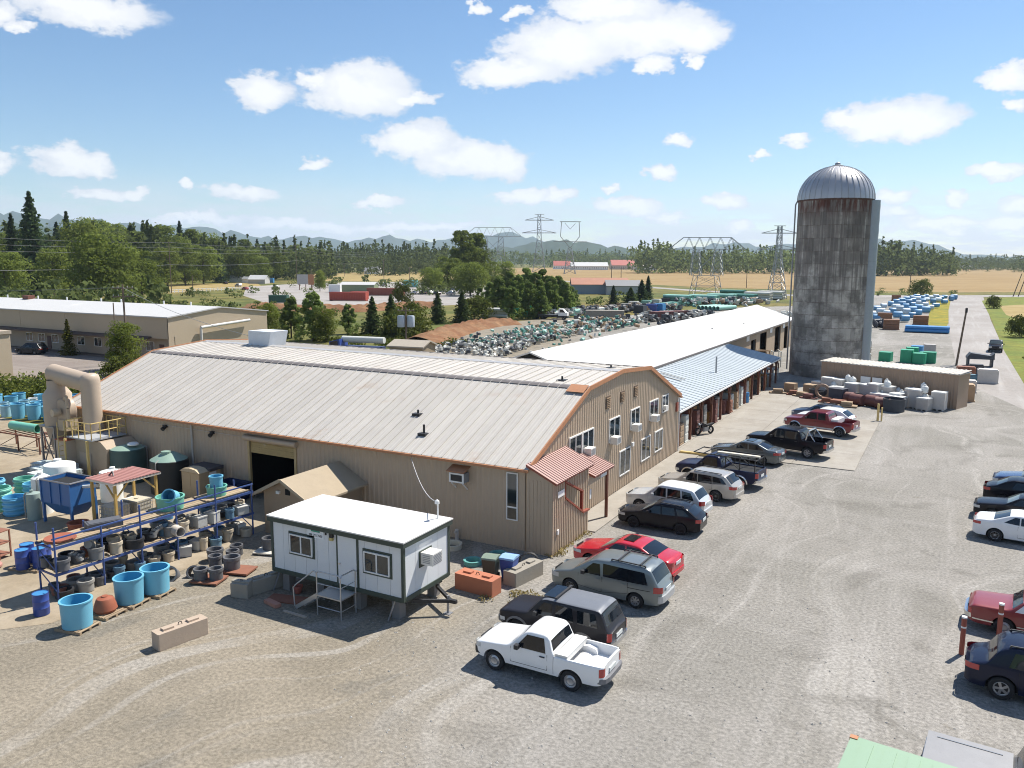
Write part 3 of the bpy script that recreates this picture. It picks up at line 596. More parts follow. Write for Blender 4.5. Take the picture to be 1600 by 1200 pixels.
mb = MB(); mb.box(LX+.04, LX+.16, 0, LY, LZ1-.2, LZ1-.08); mb.build('gutter', WHITEP, lean)
POSTW = M('old_red_brown_timber', (.15,.055,.03), rough=.75, var=.3, scale=3)
npost = 13
for i in range(npost):
    y = .9+i*(LY-1.4)/(npost-1); mb = MB(); mb.box(LX-.32, LX-.12, y-.1, y+.1, 0, LZ1-.12); p = mb.build('post', POSTW, lean)
    mb = MB(); mb.bar((LX-.22, y+.08, 1.9), (LX-.22, y+.85, LZ1-.2), .1); mb.bar((LX-.22, y-.08, 1.9), (LX-.22, y-.85, LZ1-.2), .1); mb.build('brace', POSTW, p)
mb = MB(); mb.box(LX-.3, LX-.14, 0, LY, LZ1-.32, LZ1-.14); mb.build('beam', POSTW, lean)
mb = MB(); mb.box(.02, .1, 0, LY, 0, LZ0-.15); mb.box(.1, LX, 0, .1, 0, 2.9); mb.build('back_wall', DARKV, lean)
mb = MB(); mb.cyl((4.2, 18.5, LZ0-1.32*4.2/6.3), (4.2, 18.5, 5.0), .08, n=8); mb.build('stove_pipe', GREYM, lean)
for y in (10.2, 11.3): mb = MB(); mb.box(1.2, 3.4, y, y+.35, 0, .02); o = mb.build('skylight_strip', M('worn_strip', (.30,.31,.30)), lean); o.location = (0, 0, LZ0-.0); o.rotation_euler = (0, math.atan((LZ0-LZ1)/LX), 0); o.location.z = LZ0+.03

# ------------------------------------------------------------------ concrete apron in cast bays
apron = thing('concrete_apron', 'pale concrete apron cast in bays before the lean-to', 'pavement', (0,0,0)); apron['kind'] = 'structure'
APR = [(-17.3,-5.1), (57.0,78.5)]
xs_ = np.linspace(-17.3, -5.1, 4); ys_ = np.linspace(57.0, 96.0, 9)
for i in range(3):
    for j in range(8):
        if i == 2 and j >= 4: continue
        x0, x1, y0, y1 = xs_[i]+.012, xs_[i+1]-.012, ys_[j]+.012, ys_[j+1]-.012
        mb = MB(); mb.box(x0, x1, y0, y1, -.02, .05); mb.build('slab', CONC, apron)
mb = MB(); mb.box(-23.5, -17.32, 57, 95.5, -.02, .045); mb.build('slab', CONC, apron)

# ------------------------------------------------------------------ silo
SX, SY, SRad, SH = -13.7, 106.0, 4.22, 21.1
silo = thing('concrete_silo', 'tall weathered concrete stave silo with ribbed metal dome', 'silo', (SX, SY, 0))
def stave_mat():
    """weathered cast staves: pale worn patches low down, rain streaks from the rim, rust under the rim, each stave its own tone"""
    m = bpy.data.materials.new('silo_stave'); m.use_nodes = True; N, L = m.node_tree.nodes, m.node_tree.links; b = N['Principled BSDF']; b.inputs['Roughness'].default_value = .92
    pos = N.new('ShaderNodeNewGeometry').outputs['Position']; sp = N.new('ShaderNodeSeparateXYZ'); L.new(pos, sp.inputs[0])
    def noise(scale, det, xyz):
        mp = N.new('ShaderNodeMapping'); mp.inputs['Scale'].default_value = xyz; L.new(pos, mp.inputs[0]); n = N.new('ShaderNodeTexNoise'); n.inputs['Scale'].default_value = scale; n.inputs['Detail'].default_value = det; n.inputs['Roughness'].default_value = .65; L.new(mp.outputs[0], n.inputs['Vector']); return n.outputs['Fac']
    def rmp(v, a, c, lo=0, hi=1):
        r = N.new('ShaderNodeMapRange'); r.interpolation_type = 'SMOOTHSTEP'
        for k, x in zip((1, 2, 3, 4), (a, c, lo, hi)): r.inputs[k].default_value = x
        L.new(v, r.inputs[0]); return r.outputs[0]
    def mth(op, a, c):
        n = N.new('ShaderNodeMath'); n.operation = op
        for k, v in enumerate((a, c)):
            if isinstance(v, (int, float)): n.inputs[k].default_value = v
            else: L.new(v, n.inputs[k])
        return n.outputs[0]
    def mix(f, a, c):
        x = N.new('ShaderNodeMix'); x.data_type = 'RGBA'; L.new(f, x.inputs['Factor'])
        for k, v in (('A', a), ('B', c)):
            if isinstance(v, tuple): x.inputs[k].default_value = (*v, 1)
            else: L.new(v, x.inputs[k])
        return x.outputs['Result']
    z = sp.outputs[2]
    c = mix(rmp(noise(1, 6, (.5, .5, .6)), .38, .64), (.20,.185,.162), (.46,.43,.38))
    st = mth('ADD', noise(1, 5, (2.6, 2.6, .07)), rmp(z, 5, 17, -.16, .14))
    c = mix(rmp(st, .47, .62, 0, .8), c, (.14,.122,.108))
    c = mix(mth('MULTIPLY', rmp(noise(1, 4, (3.2, 3.2, .05)), .54, .62), rmp(z, 9, 19, 0, .55)), c, (.30,.27,.24))
    c = mix(mth('MULTIPLY', rmp(noise(1, 5, (2.2, 2.2, .25)), .4, .58), rmp(z, 18.4, 20.6, 0, .95)), c, (.085,.03,.02))
    c = mix(mth('MULTIPLY', rmp(noise(1, 5, (.7, .7, .8)), .58, .7), rmp(z, 15, 9, 0, .6)), c, (.17,.17,.12))
    oi = N.new('ShaderNodeObjectInfo'); r = N.new('ShaderNodeMapRange'); r.inputs[3].default_value = .74; r.inputs[4].default_value = 1.22; L.new(oi.outputs['Random'], r.inputs[0])
    vm = N.new('ShaderNodeVectorMath'); vm.operation = 'SCALE'; L.new(c, vm.inputs[0]); L.new(r.outputs[0], vm.inputs['Scale']); L.new(vm.outputs[0], b.inputs['Base Color'])
    bp = N.new('ShaderNodeBump'); bp.inputs['Strength'].default_value = .4; bp.inputs['Distance'].default_value = .03; L.new(noise(6, 4, (1, 1, 1)), bp.inputs['Height']); L.new(bp.outputs[0], b.inputs['Normal']); return m
STAVE = stave_mat()
NS, NR = 40, 14
da = 2*math.pi/NS; rh = SH/NR
def stave_mesh():
    mb = MB(); ro, g = SRad, .012
    for (r0, r1) in ((ro-.25, ro),):
        pts = []
        pr = [(-.5, r1-.03), (-.46, r1), (-.2, r1+.012), (.2, r1+.012), (.46, r1), (.5, r1-.03)]
        row0 = [(r*math.cos(t*da), r*math.sin(t*da), .012) for t, r in pr]; row1 = [(r*math.cos(t*da), r*math.sin(t*da), rh-.012) for t, r in pr]
        inn = [(r0*math.cos(t*da), r0*math.sin(t*da)) for t in (-.5, .5)]
        mb.grid([row0, row1])
        mb.add([row1[0], row1[-1], (*inn[1], rh-.012), (*inn[0], rh-.012)], [(0,1,2,3)]); mb.add([row0[0], row0[-1], (*inn[1], .012), (*inn[0], .012)], [(3,2,1,0)])
    return mb.mesh('stave', STAVE)
sm = stave_mesh(); facing = math.atan2(-SY, -SX); back = MB()
core = MB(); core.cyl((0,0,0), (0,0,SH-.02), SRad-.06, n=40); core.build('shaft', M('silo_joint', (.07,.06,.052), rough=.95), silo)
for j in range(NR):
    for i in range(NS):
        t = i*da+(da/2 if j % 2 else 0); d = (t-facing+math.pi) % (2*math.pi)-math.pi
        if abs(d) < math.pi*.52: link('stave', sm, silo, (0, 0, j*rh), t)
        else: back.add([(math.cos(t)*v.co.x-math.sin(t)*v.co.y, math.sin(t)*v.co.x+math.cos(t)*v.co.y, v.co.z+j*rh) for v in sm.vertices], [tuple(p.vertices) for p in sm.polygons])
tag(back.build('rear_staves', STAVE, silo), None, kind='stuff')
for j in range(1, NR):
    mb = MB(); mb.lathe([(SRad+.01, j*rh-.025), (SRad+.03, j*rh), (SRad+.01, j*rh+.025)], 40); mb.build('steel_hoop', M('rusted_hoop', (.11,.075,.055), rough=.8), silo)
mb = MB(); mb.lathe([(SRad+.02, SH-.15), (SRad+.1, SH-.1), (SRad+.1, SH+.05), (SRad-.1, SH+.05)], 48); mb.build('rim', M('rusted_rim', (.09,.05,.04), rough=.8, var=.3), silo)
DOME = M('dome_metal', (.46,.45,.45), rough=.38, metal=.55, var=.1, scale=1, tint_obj=.06)
ND = 36; dd = 2*math.pi/ND; mb = MB(); rows = []
for k in range(11):
    ph = math.pi/2*k/10*.985; r = (SRad+.14)*math.cos(ph); z = 4.05*math.sin(ph)
    rows.append([((r+h)*math.cos(t*dd), (r+h)*math.sin(t*dd), z+h*.5) for t, h in ((-.5,.0),(-.47,.06),(-.42,.06),(-.39,.0),(0,.012),(.5,.0))])
mb.grid(rows); dm = mb.mesh('dome_panel', DOME, smooth=30)
dome = MB().lathe([(SRad+.1, SH), (SRad*.92, SH+1.6), (SRad*.7, SH+2.8), (.2, SH+3.95)], 36).build('dome', DOME, silo)
for i in range(ND): link('dome_panel', dm, dome, (0, 0, SH+.03), i*dd)
mb = MB(); mb.lathe([(.62, SH+4.02), (.66, SH+4.1), (.5, SH+4.16), (.34, SH+4.18), (.3, SH+4.4), (.05, SH+4.52)], 18); mb.build('cap_vent', GREYM, silo)
ch = MB(); t = facing+1.42
chx, chy = (SRad+.02)*math.cos(t), (SRad+.02)*math.sin(t)
for k in range(14):
    z0 = 1+k*1.43; ch.lathe([(.78, z0), (.8, z0+.7), (.78, z0+1.42)], 10, (chx, chy, 0), a0=t-1.9, a1=t+1.9)
ch.build('unloading_chute', M('chute_metal', (.33,.37,.40), rough=.5, metal=.4, var=.12), silo, smooth=40)
mb = MB(); t = facing-1.5; lx, ly = (SRad+.3)*math.cos(t), (SRad+.3)*math.sin(t)
mb.tube([(lx, ly, .5), (lx, ly, 20.7), (lx*.9, ly*.9, 21.6)], .09, 8); mb.build('filler_pipe', GREYM, silo)

# ------------------------------------------------------------------ low tan shed right of the silo
ts0, ts1 = Vector((-12.18, 91.31)), Vector((0.74, 86.49))
ang = math.atan2((ts1-ts0).y, (ts1-ts0).x); tl = (ts1-ts0).length
low = thing('storage_shed', 'low long tan metal shed right of the silo, cartons piled before it', 'shed', (ts0.x, ts0.y, 0), ang)
mb = MB(); mb.box(0, tl, 0, 2.6, 0, 3.3); ribbed(mb, 'x', 0, .1, tl-.1, lambda a: 3.28, .26, -1); mb.build('wall', M('shed_siding', (.34,.235,.16), rough=.6, var=.08, rgb2=(.26,.18,.12), amt=.3, streak=True), low)
ro = MB().box(-.12, tl+.12, -.12, 2.7, 3.3, 3.36).build('roof', FLASH, low)
k = 34; st = (tl+.24)/k; mb = MB(); pr = [(0,0),(st*.6,0),(st*.7,.05),(st*.9,.05),(st,0)]
mb.grid([[(x,-.14,h) for x,h in pr],[(x,2.72,h+.15) for x,h in pr]]); mb.add([(0,-.14,0),(st,-.14,0),(st,-.14,-.08),(0,-.14,-.08)],[(3,2,1,0)]); me = mb.mesh('roof_panel', M('shed_roof', (.55,.50,.43), rough=.55, var=.1, tint_obj=.08))
for i in range(k): link('roof_panel', me, ro, (-.12+i*st, 0, 3.37))

# ------------------------------------------------------------------ vehicles
TYRE = M('tyre_rubber', (.018,.018,.019), rough=.85, var=.2)
RIM = M('alloy_rim', (.42,.42,.43), rough=.35, metal=.7, var=.05)
DRIM = M('dark_rim', (.05,.05,.055), rough=.4, metal=.5)
AGLASS = M('car_glass', (.008,.011,.015), rough=.04, var=.2, scale=1, spec=.6)
WGLASS = M('windscreen_glass', (.10,.12,.115), rough=.05, var=.4, scale=1.2, spec=.9)  # paler green-grey base paints in the sky reflection and dashboard
BPLAST = M('black_plastic', (.022,.022,.024), rough=.6, var=.15)
TAILR = M('red_lamp', (.42,.02,.02), rough=.15, var=.1, coat=1)
HEADL = M('clear_lamp', (.55,.56,.55), rough=.12, var=.1, coat=1)
CHROME = M('chrome', (.6,.6,.6), rough=.2, metal=.9, var=.04)
PLATE = M('number_plate', (.6,.62,.6), rough=.5)
UNDER = M('underbody', (.012,.012,.012), rough=.9)
def paint(name, rgb, rough=.28, metal=.25):
    dk = max(rgb) < .06; return M(name, rgb, rough=rough, metal=0 if dk else metal, var=.04, scale=1, coat=.12 if dk else .6, spec=.2 if dk else .5)
def wheel_meshes(r, w, spokes, rimmat, key, steel=False):
    mb = MB(); pr = [(r*.62,-w/2), (r*.9,-w/2), (r*.985,-w*.38), (r,-w*.2), (r,w*.2), (r*.985,w*.38), (r*.9,w/2), (r*.62,w/2), (r*.6,0)]
    mb.lathe(pr, 22, axis='y'); tm = mb.mesh('wheel', TYRE, smooth=40)
    mb = MB(); mb.lathe([(r*.64,w*.47), (r*.6,w*.5), (r*.57,w*.34), (r*.5,w*.3)], 22, axis='y')
    if steel: mb.lathe([(r*.52,w*.3), (r*.36,w*.42), (r*.2,w*.34), (.005,w*.36)], 16, axis='y')
    else:
        for k in range(spokes):
            t = 2*math.pi*k/spokes; u = Vector((math.cos(t), 0, math.sin(t))); v = Vector((-math.sin(t), 0, math.cos(t))); y = Vector((0, w*.42, 0))
            a, b = u*r*.12+y*1.05, u*r*.6+y
            mb.add([a-v*r*.1, a+v*r*.1, b+v*r*.12, b-v*r*.12], [(0,1,2,3), (3,2,1,0)])
        mb.lathe([(r*.16,w*.47), (r*.08,w*.5), (.004,w*.5)], 10, axis='y')
    rm = mb.mesh('rim', rimmat, smooth=30)
    mb = MB(); mb.lathe([(r*.6,w*.2), (.004,w*.2)], 16, axis='y'); bm = mb.mesh('brake_disc', BPLAST)
    return tm, rm, bm
class Car:
    def __init__(s, name, label, paintm, L, W, prof, belt, wb, fo, wr=.32, tumble=.2, zb=.27, end=.13, crown=.035, group=None, glass=(), doors=(), wheel=(5, RIM), ww=.21, bed=None, roofmat=None, lowmat=None, ws=None, rw=None, lights='sedan', extra=None, hoodcrown=.05, simple=False, steel=False, flare=None, cat='car', smooth_=.07, tl=None, front=None, corner=.05):
        """prof: roof line [(x from nose, z)]; belt: height of the window sill line; fo: nose to front axle; bed: (x0,x1,rail z,floor z) of an open load bed"""
        s.L, s.W, s.prof, s.belt, s.bed, s.zb, s.end, s.tumble, s.crown, s.wr = L, W, prof, belt, bed, zb, end, tumble, crown, wr
        s.axles = (fo, fo+wb); s.Ra = wr*1.2; s.sm = smooth_; s.corner = corner
        s.root = thing(name, label, cat, group=group)
        bm_ = s.body(); s.b = bm_.build('body', [paintm, UNDER, roofmat or paintm], s.root, smooth=38)
        mb = MB(); mb.box(-L/2+.35, L/2-.35, -W/2+.3, W/2-.3, zb-.07, .62); mb.build('underbody', UNDER, s.root)
        if ws: s.screen('windshield', *ws, WGLASS)
        if rw: s.screen('rear_window', *rw, AGLASS)
        for g in glass:
            for sd in (-1, 1): s.pane('side_window', sd, *g, AGLASS)
        if not simple:
            for d in doors:
                for sd in (-1, 1): s.door(sd, *d, paintm)
        tm, rm, dm = wheel_meshes(wr, ww, wheel[0], wheel[1], name, steel)
        for ax in s.axles:
            for sd in (-1, 1):
                o = link('wheel', tm, s.root, (ax-L/2, sd*(W/2-ww/2-.02), wr), 0 if sd > 0 else math.pi)
                link('rim', rm, o)
                if not simple: link('brake_disc', dm, o)
        s.lamps(tl, front, lights, simple)
    def top(s, x):
        xs, zs = [p[0] for p in s.prof], [p[1] for p in s.prof]; k = s.sm
        return float(np.mean(np.interp([x-k, x-k/2, x, x+k/2, x+k], xs, zs)))
    def plan(s, x):
        t = abs(2*x/s.L-1); f = 1-s.end*t**5-.10*max(0, (t-.93)/.07)**2
        return s.W/2*f
    def hw(s, x, z):
        w = s.plan(x); zb = s.zb
        if z <= s.belt: t = (z-zb)/(s.belt-zb); return w*(1-.035*(1-t)**3-.025*max(0, t-.55)/.45)
        return w*.975-(z-s.belt)*s.tumble
    def arch(s, x):
        z = 0
        for a in s.axles:
            d = abs(x-a)
            if d < s.Ra: z = max(z, s.wr+math.sqrt(s.Ra**2-d*d)*.98)
        return z
    def section(s, x, bedmode=False):
        L = s.L; t = abs(2*x/L-1); zb = s.zb+.10*max(0, (t-.86)/.14)**2; zt = s.top(x); lo = max(zb, s.arch(x))
        if bedmode: zt = s.bed[2]
        zs = min(s.belt, zt-.06) if not bedmode else min(s.belt, zt-.03); pts = [(0, lo), (s.hw(x, lo)*.86, lo)]
        lo2 = min(lo, zs-.03)
        for k in range(7): z = lo2+(zs-lo2)*k/6; pts.append((s.hw(x, z), z))
        if bedmode:
            w = s.hw(x, zs); rail = zt; fl = s.bed[3]
            for k in range(4): pts.append((w-.004*(k+1), zs+(rail-zs)*(k+1)/4))
            pts += [(w-.07, rail), (w-.075, rail-.05), (w-.09, fl), (w*.45, fl), (0, fl)]
        else:
            zr = max(zs+.002, zt-s.corner)
            for k in range(4): z = zs+(zr-zs)*(k+1)/4; pts.append((s.hw(x, z), z))
            w = s.hw(x, zr); cr = s.crown
            pts += [(w-.02, zt-s.corner*.45), (w-.055, zt-.004), (w*.82, zt+cr*.3), (w*.42, zt+cr*.8), (0, zt+cr)]
        return pts
    def body(s):
        L = s.L; xs = set(np.linspace(0, L, 46)); xs |= {.004, .02, .06, .12, L-.12, L-.06, L-.02, L-.004}
        for a in s.axles:
            for k in range(15): xs.add(a-s.Ra*math.cos(math.pi*k/14)*1.001)
        for p in s.prof: xs.add(p[0])
        xs = sorted(x for x in xs if 0 <= x <= L); rows = []
        def full(p): return p
        for x in xs:
            if s.bed:
                b0, b1 = s.bed[0], s.bed[1]
                if b0-.03 < x < b0+.03 or b1-.03 < x < b1+.03: continue
                bm = b0 < x < b1
            else: bm = False
            rows.append((x, s.section(x, bm), bm))
        if s.bed:
            b0, b1 = s.bed[0], s.bed[1]
            rows += [(b0-.002, s.section(b0-.03), 0), (b0, s.section(b0+.01, True), 1), (b1, s.section(b1-.01, True), 1), (b1+.002, s.section(b1+.01), 0)]
            rows.sort(key=lambda r: r[0])
        mb = MB(); G = []
        for x, pts, bm in rows:
            X = x-L/2; G.append([(X, -y, z) for y, z in pts]+[(X, y, z) for y, z in reversed(pts)])
        n = len(G[0]); mb.grid(G)
        nf = n-1
        for i in range(len(G)-1):
            for j in (0, nf-1, n//2-1): pass
        mb.add(G[0], [tuple(range(n))[::-1]]); mb.add(G[-1], [tuple(range(n))])
        mb.f = [f[::-1] for f in mb.f]
        mb.m = [0]*len(mb.f)
        if True:
            # roof skin takes the third material, undersides the second
            for i, f in enumerate(mb.f):
                c = np.mean([mb.v[k] for k in f], axis=0)
                if c[2] < s.zb+.02: mb.m[i] = 1
                elif c[2] > s.belt+.28 and len(f) == 4 and abs(c[1]) < s.hw(c[0]+L/2, c[2])-.03 and abs(s.top(c[0]+L/2)-max(p[1] for p in s.prof)) < .06: mb.m[i] = 2
        return mb
    def side(s, x, z, sd, lift): return (x-s.L/2, sd*(s.hw(x, z)+lift), z+lift*s.tumble*.5)
    def pane(s, name, sd, quad, mat, lift=.009, parent=None):
        """quad: (x,z) bottom-front, bottom-rear, top-rear, top-front in side view"""
        (x0, z0), (x1, z1), (x2, z2), (x3, z3) = quad; rows = []
        for j in range(4):
            t = j/3; row = []
            for i in range(6):
                u = i/5; x = (x0+(x1-x0)*u)*(1-t)+(x3+(x2-x3)*u)*t; z = (z0+(z1-z0)*u)*(1-t)+(z3+(z2-z3)*u)*t
                row.append(s.side(x, z, sd, lift))
            rows.append(row)
        mb = MB(); mb.grid(rows)
        if sd > 0: mb.f = [f[::-1] for f in mb.f]
        return mb.build(name, mat, parent or s.root, smooth=60)
    def screen(s, name, x0, x1, mat, lift=.012, inset=.09):
        rows = []
        for i in range(6):
            x = x0+(x1-x0)*i/5; zt = s.top(x); w = s.hw(x, max(zt-s.corner, s.zb))-inset; row = []
            for j in range(7):
                u = -1+2*j/6; y = u*w; row.append((x-s.L/2, y, zt+s.crown*(1-u*u)*.92+lift))
            rows.append(row)
        mb = MB(); mb.grid(rows); o = mb.build(name, mat, s.root, smooth=60)
        if o.data.polygons[0].normal.z < 0: o.data.flip_normals()
        return o
    def door(s, sd, x0, x1, zt, paintm):
        zb = s.zb+.13; rows = []
        for j in range(6):
            row = []
            for i in range(6):
                x = x0+(x1-x0)*i/5; lo = max(zb, s.arch(x)+.05); lo = min(lo, zt-.05); z = lo+(zt-lo)*j/5; row.append(s.side(x, z, sd, .007))
            rows.append(row)
        mb = MB(); mb.grid(rows)
        if sd > 0: mb.f = [f[::-1] for f in mb.f]
        d = mb.build('door', paintm, s.root, smooth=60)
        edge = [s.side(x0, max(zb, s.arch(x0)+.05), sd, .006), s.side(x0, zt, sd, .006)]; e2 = [s.side(x1, min(max(zb, s.arch(x1)+.05), zt-.06), sd, .006), s.side(x1, zt, sd, .006)]
        mb = MB(); mb.bar(edge[0], edge[1], .012, .012); mb.bar(e2[0], e2[1], .012, .012); mb.bar(edge[0], e2[0], .012, .012); mb.build('seam', UNDER, d)
        hx, hz = x1-.17, zt-.10; a = s.side(hx-.09, hz, sd, .03); b = s.side(hx+.09, hz, sd, .03)
        mb = MB(); mb.bar(a, b, .03, .03); mb.build('handle', paintm if s.zb < .3 else BPLAST, d)
    def corner_patch(s, name, xa, z0, z1, y0, sd, mat, rear=True, depth=.05):
        """lamp wrapping a body corner: from xa on the side round to y0 on the end"""
        L = s.L; xe = L if rear else 0; sg = 1 if rear else -1; mb = MB(); cols = []
        N_ = 4
        for i in range(N_+1):
            x = xa+(xe-sg*.02-xa)*i/N_; cols.append((x-L/2, lambda z, x=x: s.hw(x, z)+.012))
        rows = []
        for z in np.linspace(z0, z1, 3):
            row = [(X, sd*f(z), z) for X, f in cols]; ye = s.hw(xe-sg*.02, z)
            row += [((xe-L/2)+sg*.012, sd*(ye-.03), z), ((xe-L/2)+sg*.014, sd*y0, z)]
            rows.append(row)
        mb.grid(rows); fl = (sd > 0) ^ (not rear)
        if fl: mb.f = [f[::-1] for f in mb.f]
        return mb.build(name, mat, s.root, smooth=50)
    def lamps(s, tl, front, kind, simple):
        L, W = s.L, s.W; we = s.plan(L)*.98
        tl = tl or (L-.28, .72, .90, we*.55); front = front or (.30, .60, .74, we*.5)
        for sd in (-1, 1):
            s.corner_patch('taillight', tl[0], tl[1], tl[2], tl[3], sd, TAILR, True)
            s.corner_patch('headlight', front[0], front[1], front[2], front[3], sd, HEADL, False)
        if simple: return
        mb = MB(); mb.box(L/2+.005, L/2+.03, -.26, .26, tl[1]-.02, tl[1]+.12); mb.build('number_plate', PLATE, s.root)
        mb = MB(); mb.box(-L/2-.03, -L/2-.002, -we*.48, we*.48, front[1]-.06, front[2]-.02); mb.build('grille', BPLAST, s.root)
        xm = None
    def mirrors(s, x, z, mat):
        for sd in (-1, 1):
            y = s.hw(x, z); mb = MB(); mb.box(x-s.L/2-.07, x-s.L/2+.07, sd*(y+.13)-.09, sd*(y+.13)+.09, z, z+.15); mb.build('mirror', mat, s.root)
    def rails(s, x0, x1, mat, cross=True):
        for sd in (-1, 1):
            za, zc = s.top(x0), s.top(x1); y = s.hw(x0, za)-.10
            a, b = (x0-s.L/2, sd*y, za+.07), (x1-s.L/2, sd*y, zc+.07); mb = MB(); mb.bar(a, b, .05, .04)
            for q in (a, b): mb.bar((q[0], q[1], q[2]-.1), (q[0], q[1], q[2]), .05)
            mb.build('roof_rail', mat, s.root)
        if cross:
            for x in (x0+(x1-x0)*.2, x0+(x1-x0)*.85):
                zt = s.top(x)+.085; y = s.hw(x, s.top(x))-.08; mb = MB(); mb.bar((x-s.L/2, -y, zt), (x-s.L/2, y, zt), .06, .03); mb.build('crossbar', mat, s.root)
    def bumper(s, rear, z0, z1, mat, out=.07, frac=.98):
        L = s.L; sg = 1 if rear else -1; xe = L if rear else 0; w = s.plan(xe+(-.12 if rear else .12))*frac; X = xe-L/2
        mb = MB(); mb.prism([(X-sg*.22, -w-.012), (X-sg*.05, -w), (X+sg*out*.6, -w*.86), (X+sg*out, -w*.6), (X+sg*out, w*.6), (X+sg*out*.6, w*.86), (X-sg*.05, w), (X-sg*.22, w+.012)][::(1 if not rear else -1)], z0, z1, 'z')
        return mb.build('bumper', mat, s.root)
    def strip(s, x0, x1, z0, z1, mat, name='side_moulding', lift=.02):
        for sd in (-1, 1): s.pane(name, sd, ((x0, z0), (x1, z0), (x1, z1), (x0, z1)), mat, lift)
    def flares(s, mat):
        for a in s.axles:
            for sd in (-1, 1):
                mb = MB(); rows = []
                for k in range(11):
                    t = math.pi*(k/10); x = a-math.cos(t)*s.Ra; z = s.wr+math.sin(t)*s.Ra*.98; x2 = a-math.cos(t)*(s.Ra+.07); z2 = s.wr+math.sin(t)*(s.Ra+.07)
                    y = s.hw(x, max(z, s.zb)); rows.append([(x-s.L/2, sd*(y-.03), z), (x-s.L/2, sd*(y+.045), z), (x2-s.L/2, sd*(s.hw(x2, max(z2, s.zb))+.012), z2)])
                mb.grid(rows); mb.f += [f[::-1] for f in mb.f]; mb.m *= 2; mb.build('arch_flare', mat, s.root)
    def at(s, near_rear, ang=0, side=-1):
        """put the near-side rear wheel at a ground point; ang: heading offset in degrees (0 = nose to -X)"""
        a = R(ang); lx, ly = s.axles[1]-s.L/2, side*(s.W/2-.12); ca, sa = math.cos(a), math.sin(a)
        s.root.location = (near_rear[0]-(lx*ca-ly*sa), near_rear[1]-(lx*sa+ly*ca), .005); s.root.rotation_euler = (0, 0, a); return s
    def up(s, z): s.root.location.z = z; return s

ROW = 'vehicles parked along the warehouse'
# ---- 1 white single-cab pickup
WHT = paint('white_car_paint', (.78,.78,.77), rough=.32, metal=0)
c = Car('pickup_truck', 'white single-cab pickup with empty open bed and toolbox, nearest of the row', WHT, 4.72, 1.76,
        [(0,.78),(.06,.9),(.3,.96),(1.25,1.06),(1.36,1.09),(1.9,1.60),(2.1,1.66),(2.62,1.66),(2.82,1.60),(2.98,1.08),(3.05,1.06),(4.72,1.06)], 1.07, 2.83, .78, wr=.355, tumble=.22, zb=.40, end=.06,
        ws=(1.42,1.86), rw=(2.84,2.96), glass=[((((1.62,1.09),(2.72,1.09),(2.62,1.55),(2.0,1.55))),)], doors=[(1.42,2.78,1.06)], bed=(3.02,4.64,1.06,.72), wheel=(6, RIM), ww=.24, group=ROW, steel=True, tl=(4.60,.72,1.0,.62), front=(.25,.74,.90,.5), cat='pickup', lights='truck')
c.bumper(False, .48, .70, BPLAST, .09); c.bumper(True, .50, .66, M('grey_bumper', (.16,.16,.17), rough=.5), .12); c.mirrors(1.72, 1.08, BPLAST)
bx_ = MB(); bx_.box(3.06-2.36, 3.48-2.36, -.80, .80, .95, 1.13); tb = bx_.build('toolbox', M('offwhite_toolbox', (.66,.64,.6), rough=.5), c.root)
bx_ = MB(); bx_.box(3.05-2.36, 3.49-2.36, -.81, .81, 1.13, 1.155); bx_.build('lid', M('offwhite_toolbox', (.66,.64,.6)), tb)
for sd in (-1, 1):
    w_ = MB(); w_.lathe([(.36, 0), (.36, .0), (.34, .22), (.02, .24)], 14, (3.61-2.36, 0, .5), a0=0, a1=math.pi, axis='y') if False else w_.prism([(3.61-2.36-.38, .722), (3.61-2.36-.30, .90), (3.61-2.36, .96), (3.61-2.36+.30, .90), (3.61-2.36+.38, .722)], min(sd*.56, sd*.78), max(sd*.56, sd*.78), 'y'); w_.build('wheel_hump', WHT, c.root)
c.strip(3.0, 3.012, .45, 1.05, UNDER, 'cab_gap', .004)
c.at((-10.04, 22.41), 0)
# ---- 2 black boxy 4x4
BLK = paint('black_faded_paint', (.022,.021,.025), rough=.35, metal=.1)
c = Car('four_by_four', 'dark boxy four-by-four with grey roof beside the white pickup', BLK, 4.5, 1.72,
        [(0,.85),(.06,.96),(.3,1.02),(1.15,1.09),(1.25,1.12),(1.72,1.66),(1.95,1.74),(3.9,1.74),(4.1,1.70),(4.36,1.12),(4.42,1.0),(4.5,.98)], 1.10, 2.63, .82, wr=.37, tumble=.17, zb=.45, end=.06,
        ws=(1.30,1.70), rw=(4.13,4.33), glass=[(((1.55,1.14),(2.25,1.14),(2.2,1.62),(1.88,1.62)),), (((2.38,1.14),(3.1,1.14),(3.0,1.62),(2.36,1.62)),), (((3.25,1.14),(4.02,1.14),(3.9,1.6),(3.2,1.6)),)], doors=[(1.38,2.3,1.08),(2.33,3.15,1.08)], wheel=(6, DRIM), ww=.25, group=ROW, roofmat=M('grey_faded_roof', (.16,.17,.19), rough=.4, var=.12), tl=(4.38,.72,1.02,.66), cat='car')
c.flares(M('dusty_flare', (.16,.15,.14))); c.mirrors(1.65, 1.15, BPLAST); c.bumper(True, .5, .66, CHROME, .1, .95); c.bumper(False, .52, .7, M('dusty_flare', (.16,.15,.14)), .1)
mb = MB(); mb.box(1.78-2.25, 2.25-2.25, -.55, .55, 1.77, 1.80); mb.build('sunroof', AGLASS, c.root)
mb = MB(); mb.bar((2.32-2.25,-.68,1.83), (2.32-2.25,.68,1.83), .08, .05); mb.build('wind_deflector', BPLAST, c.root)
c.at((-10.68, 24.82), -1)
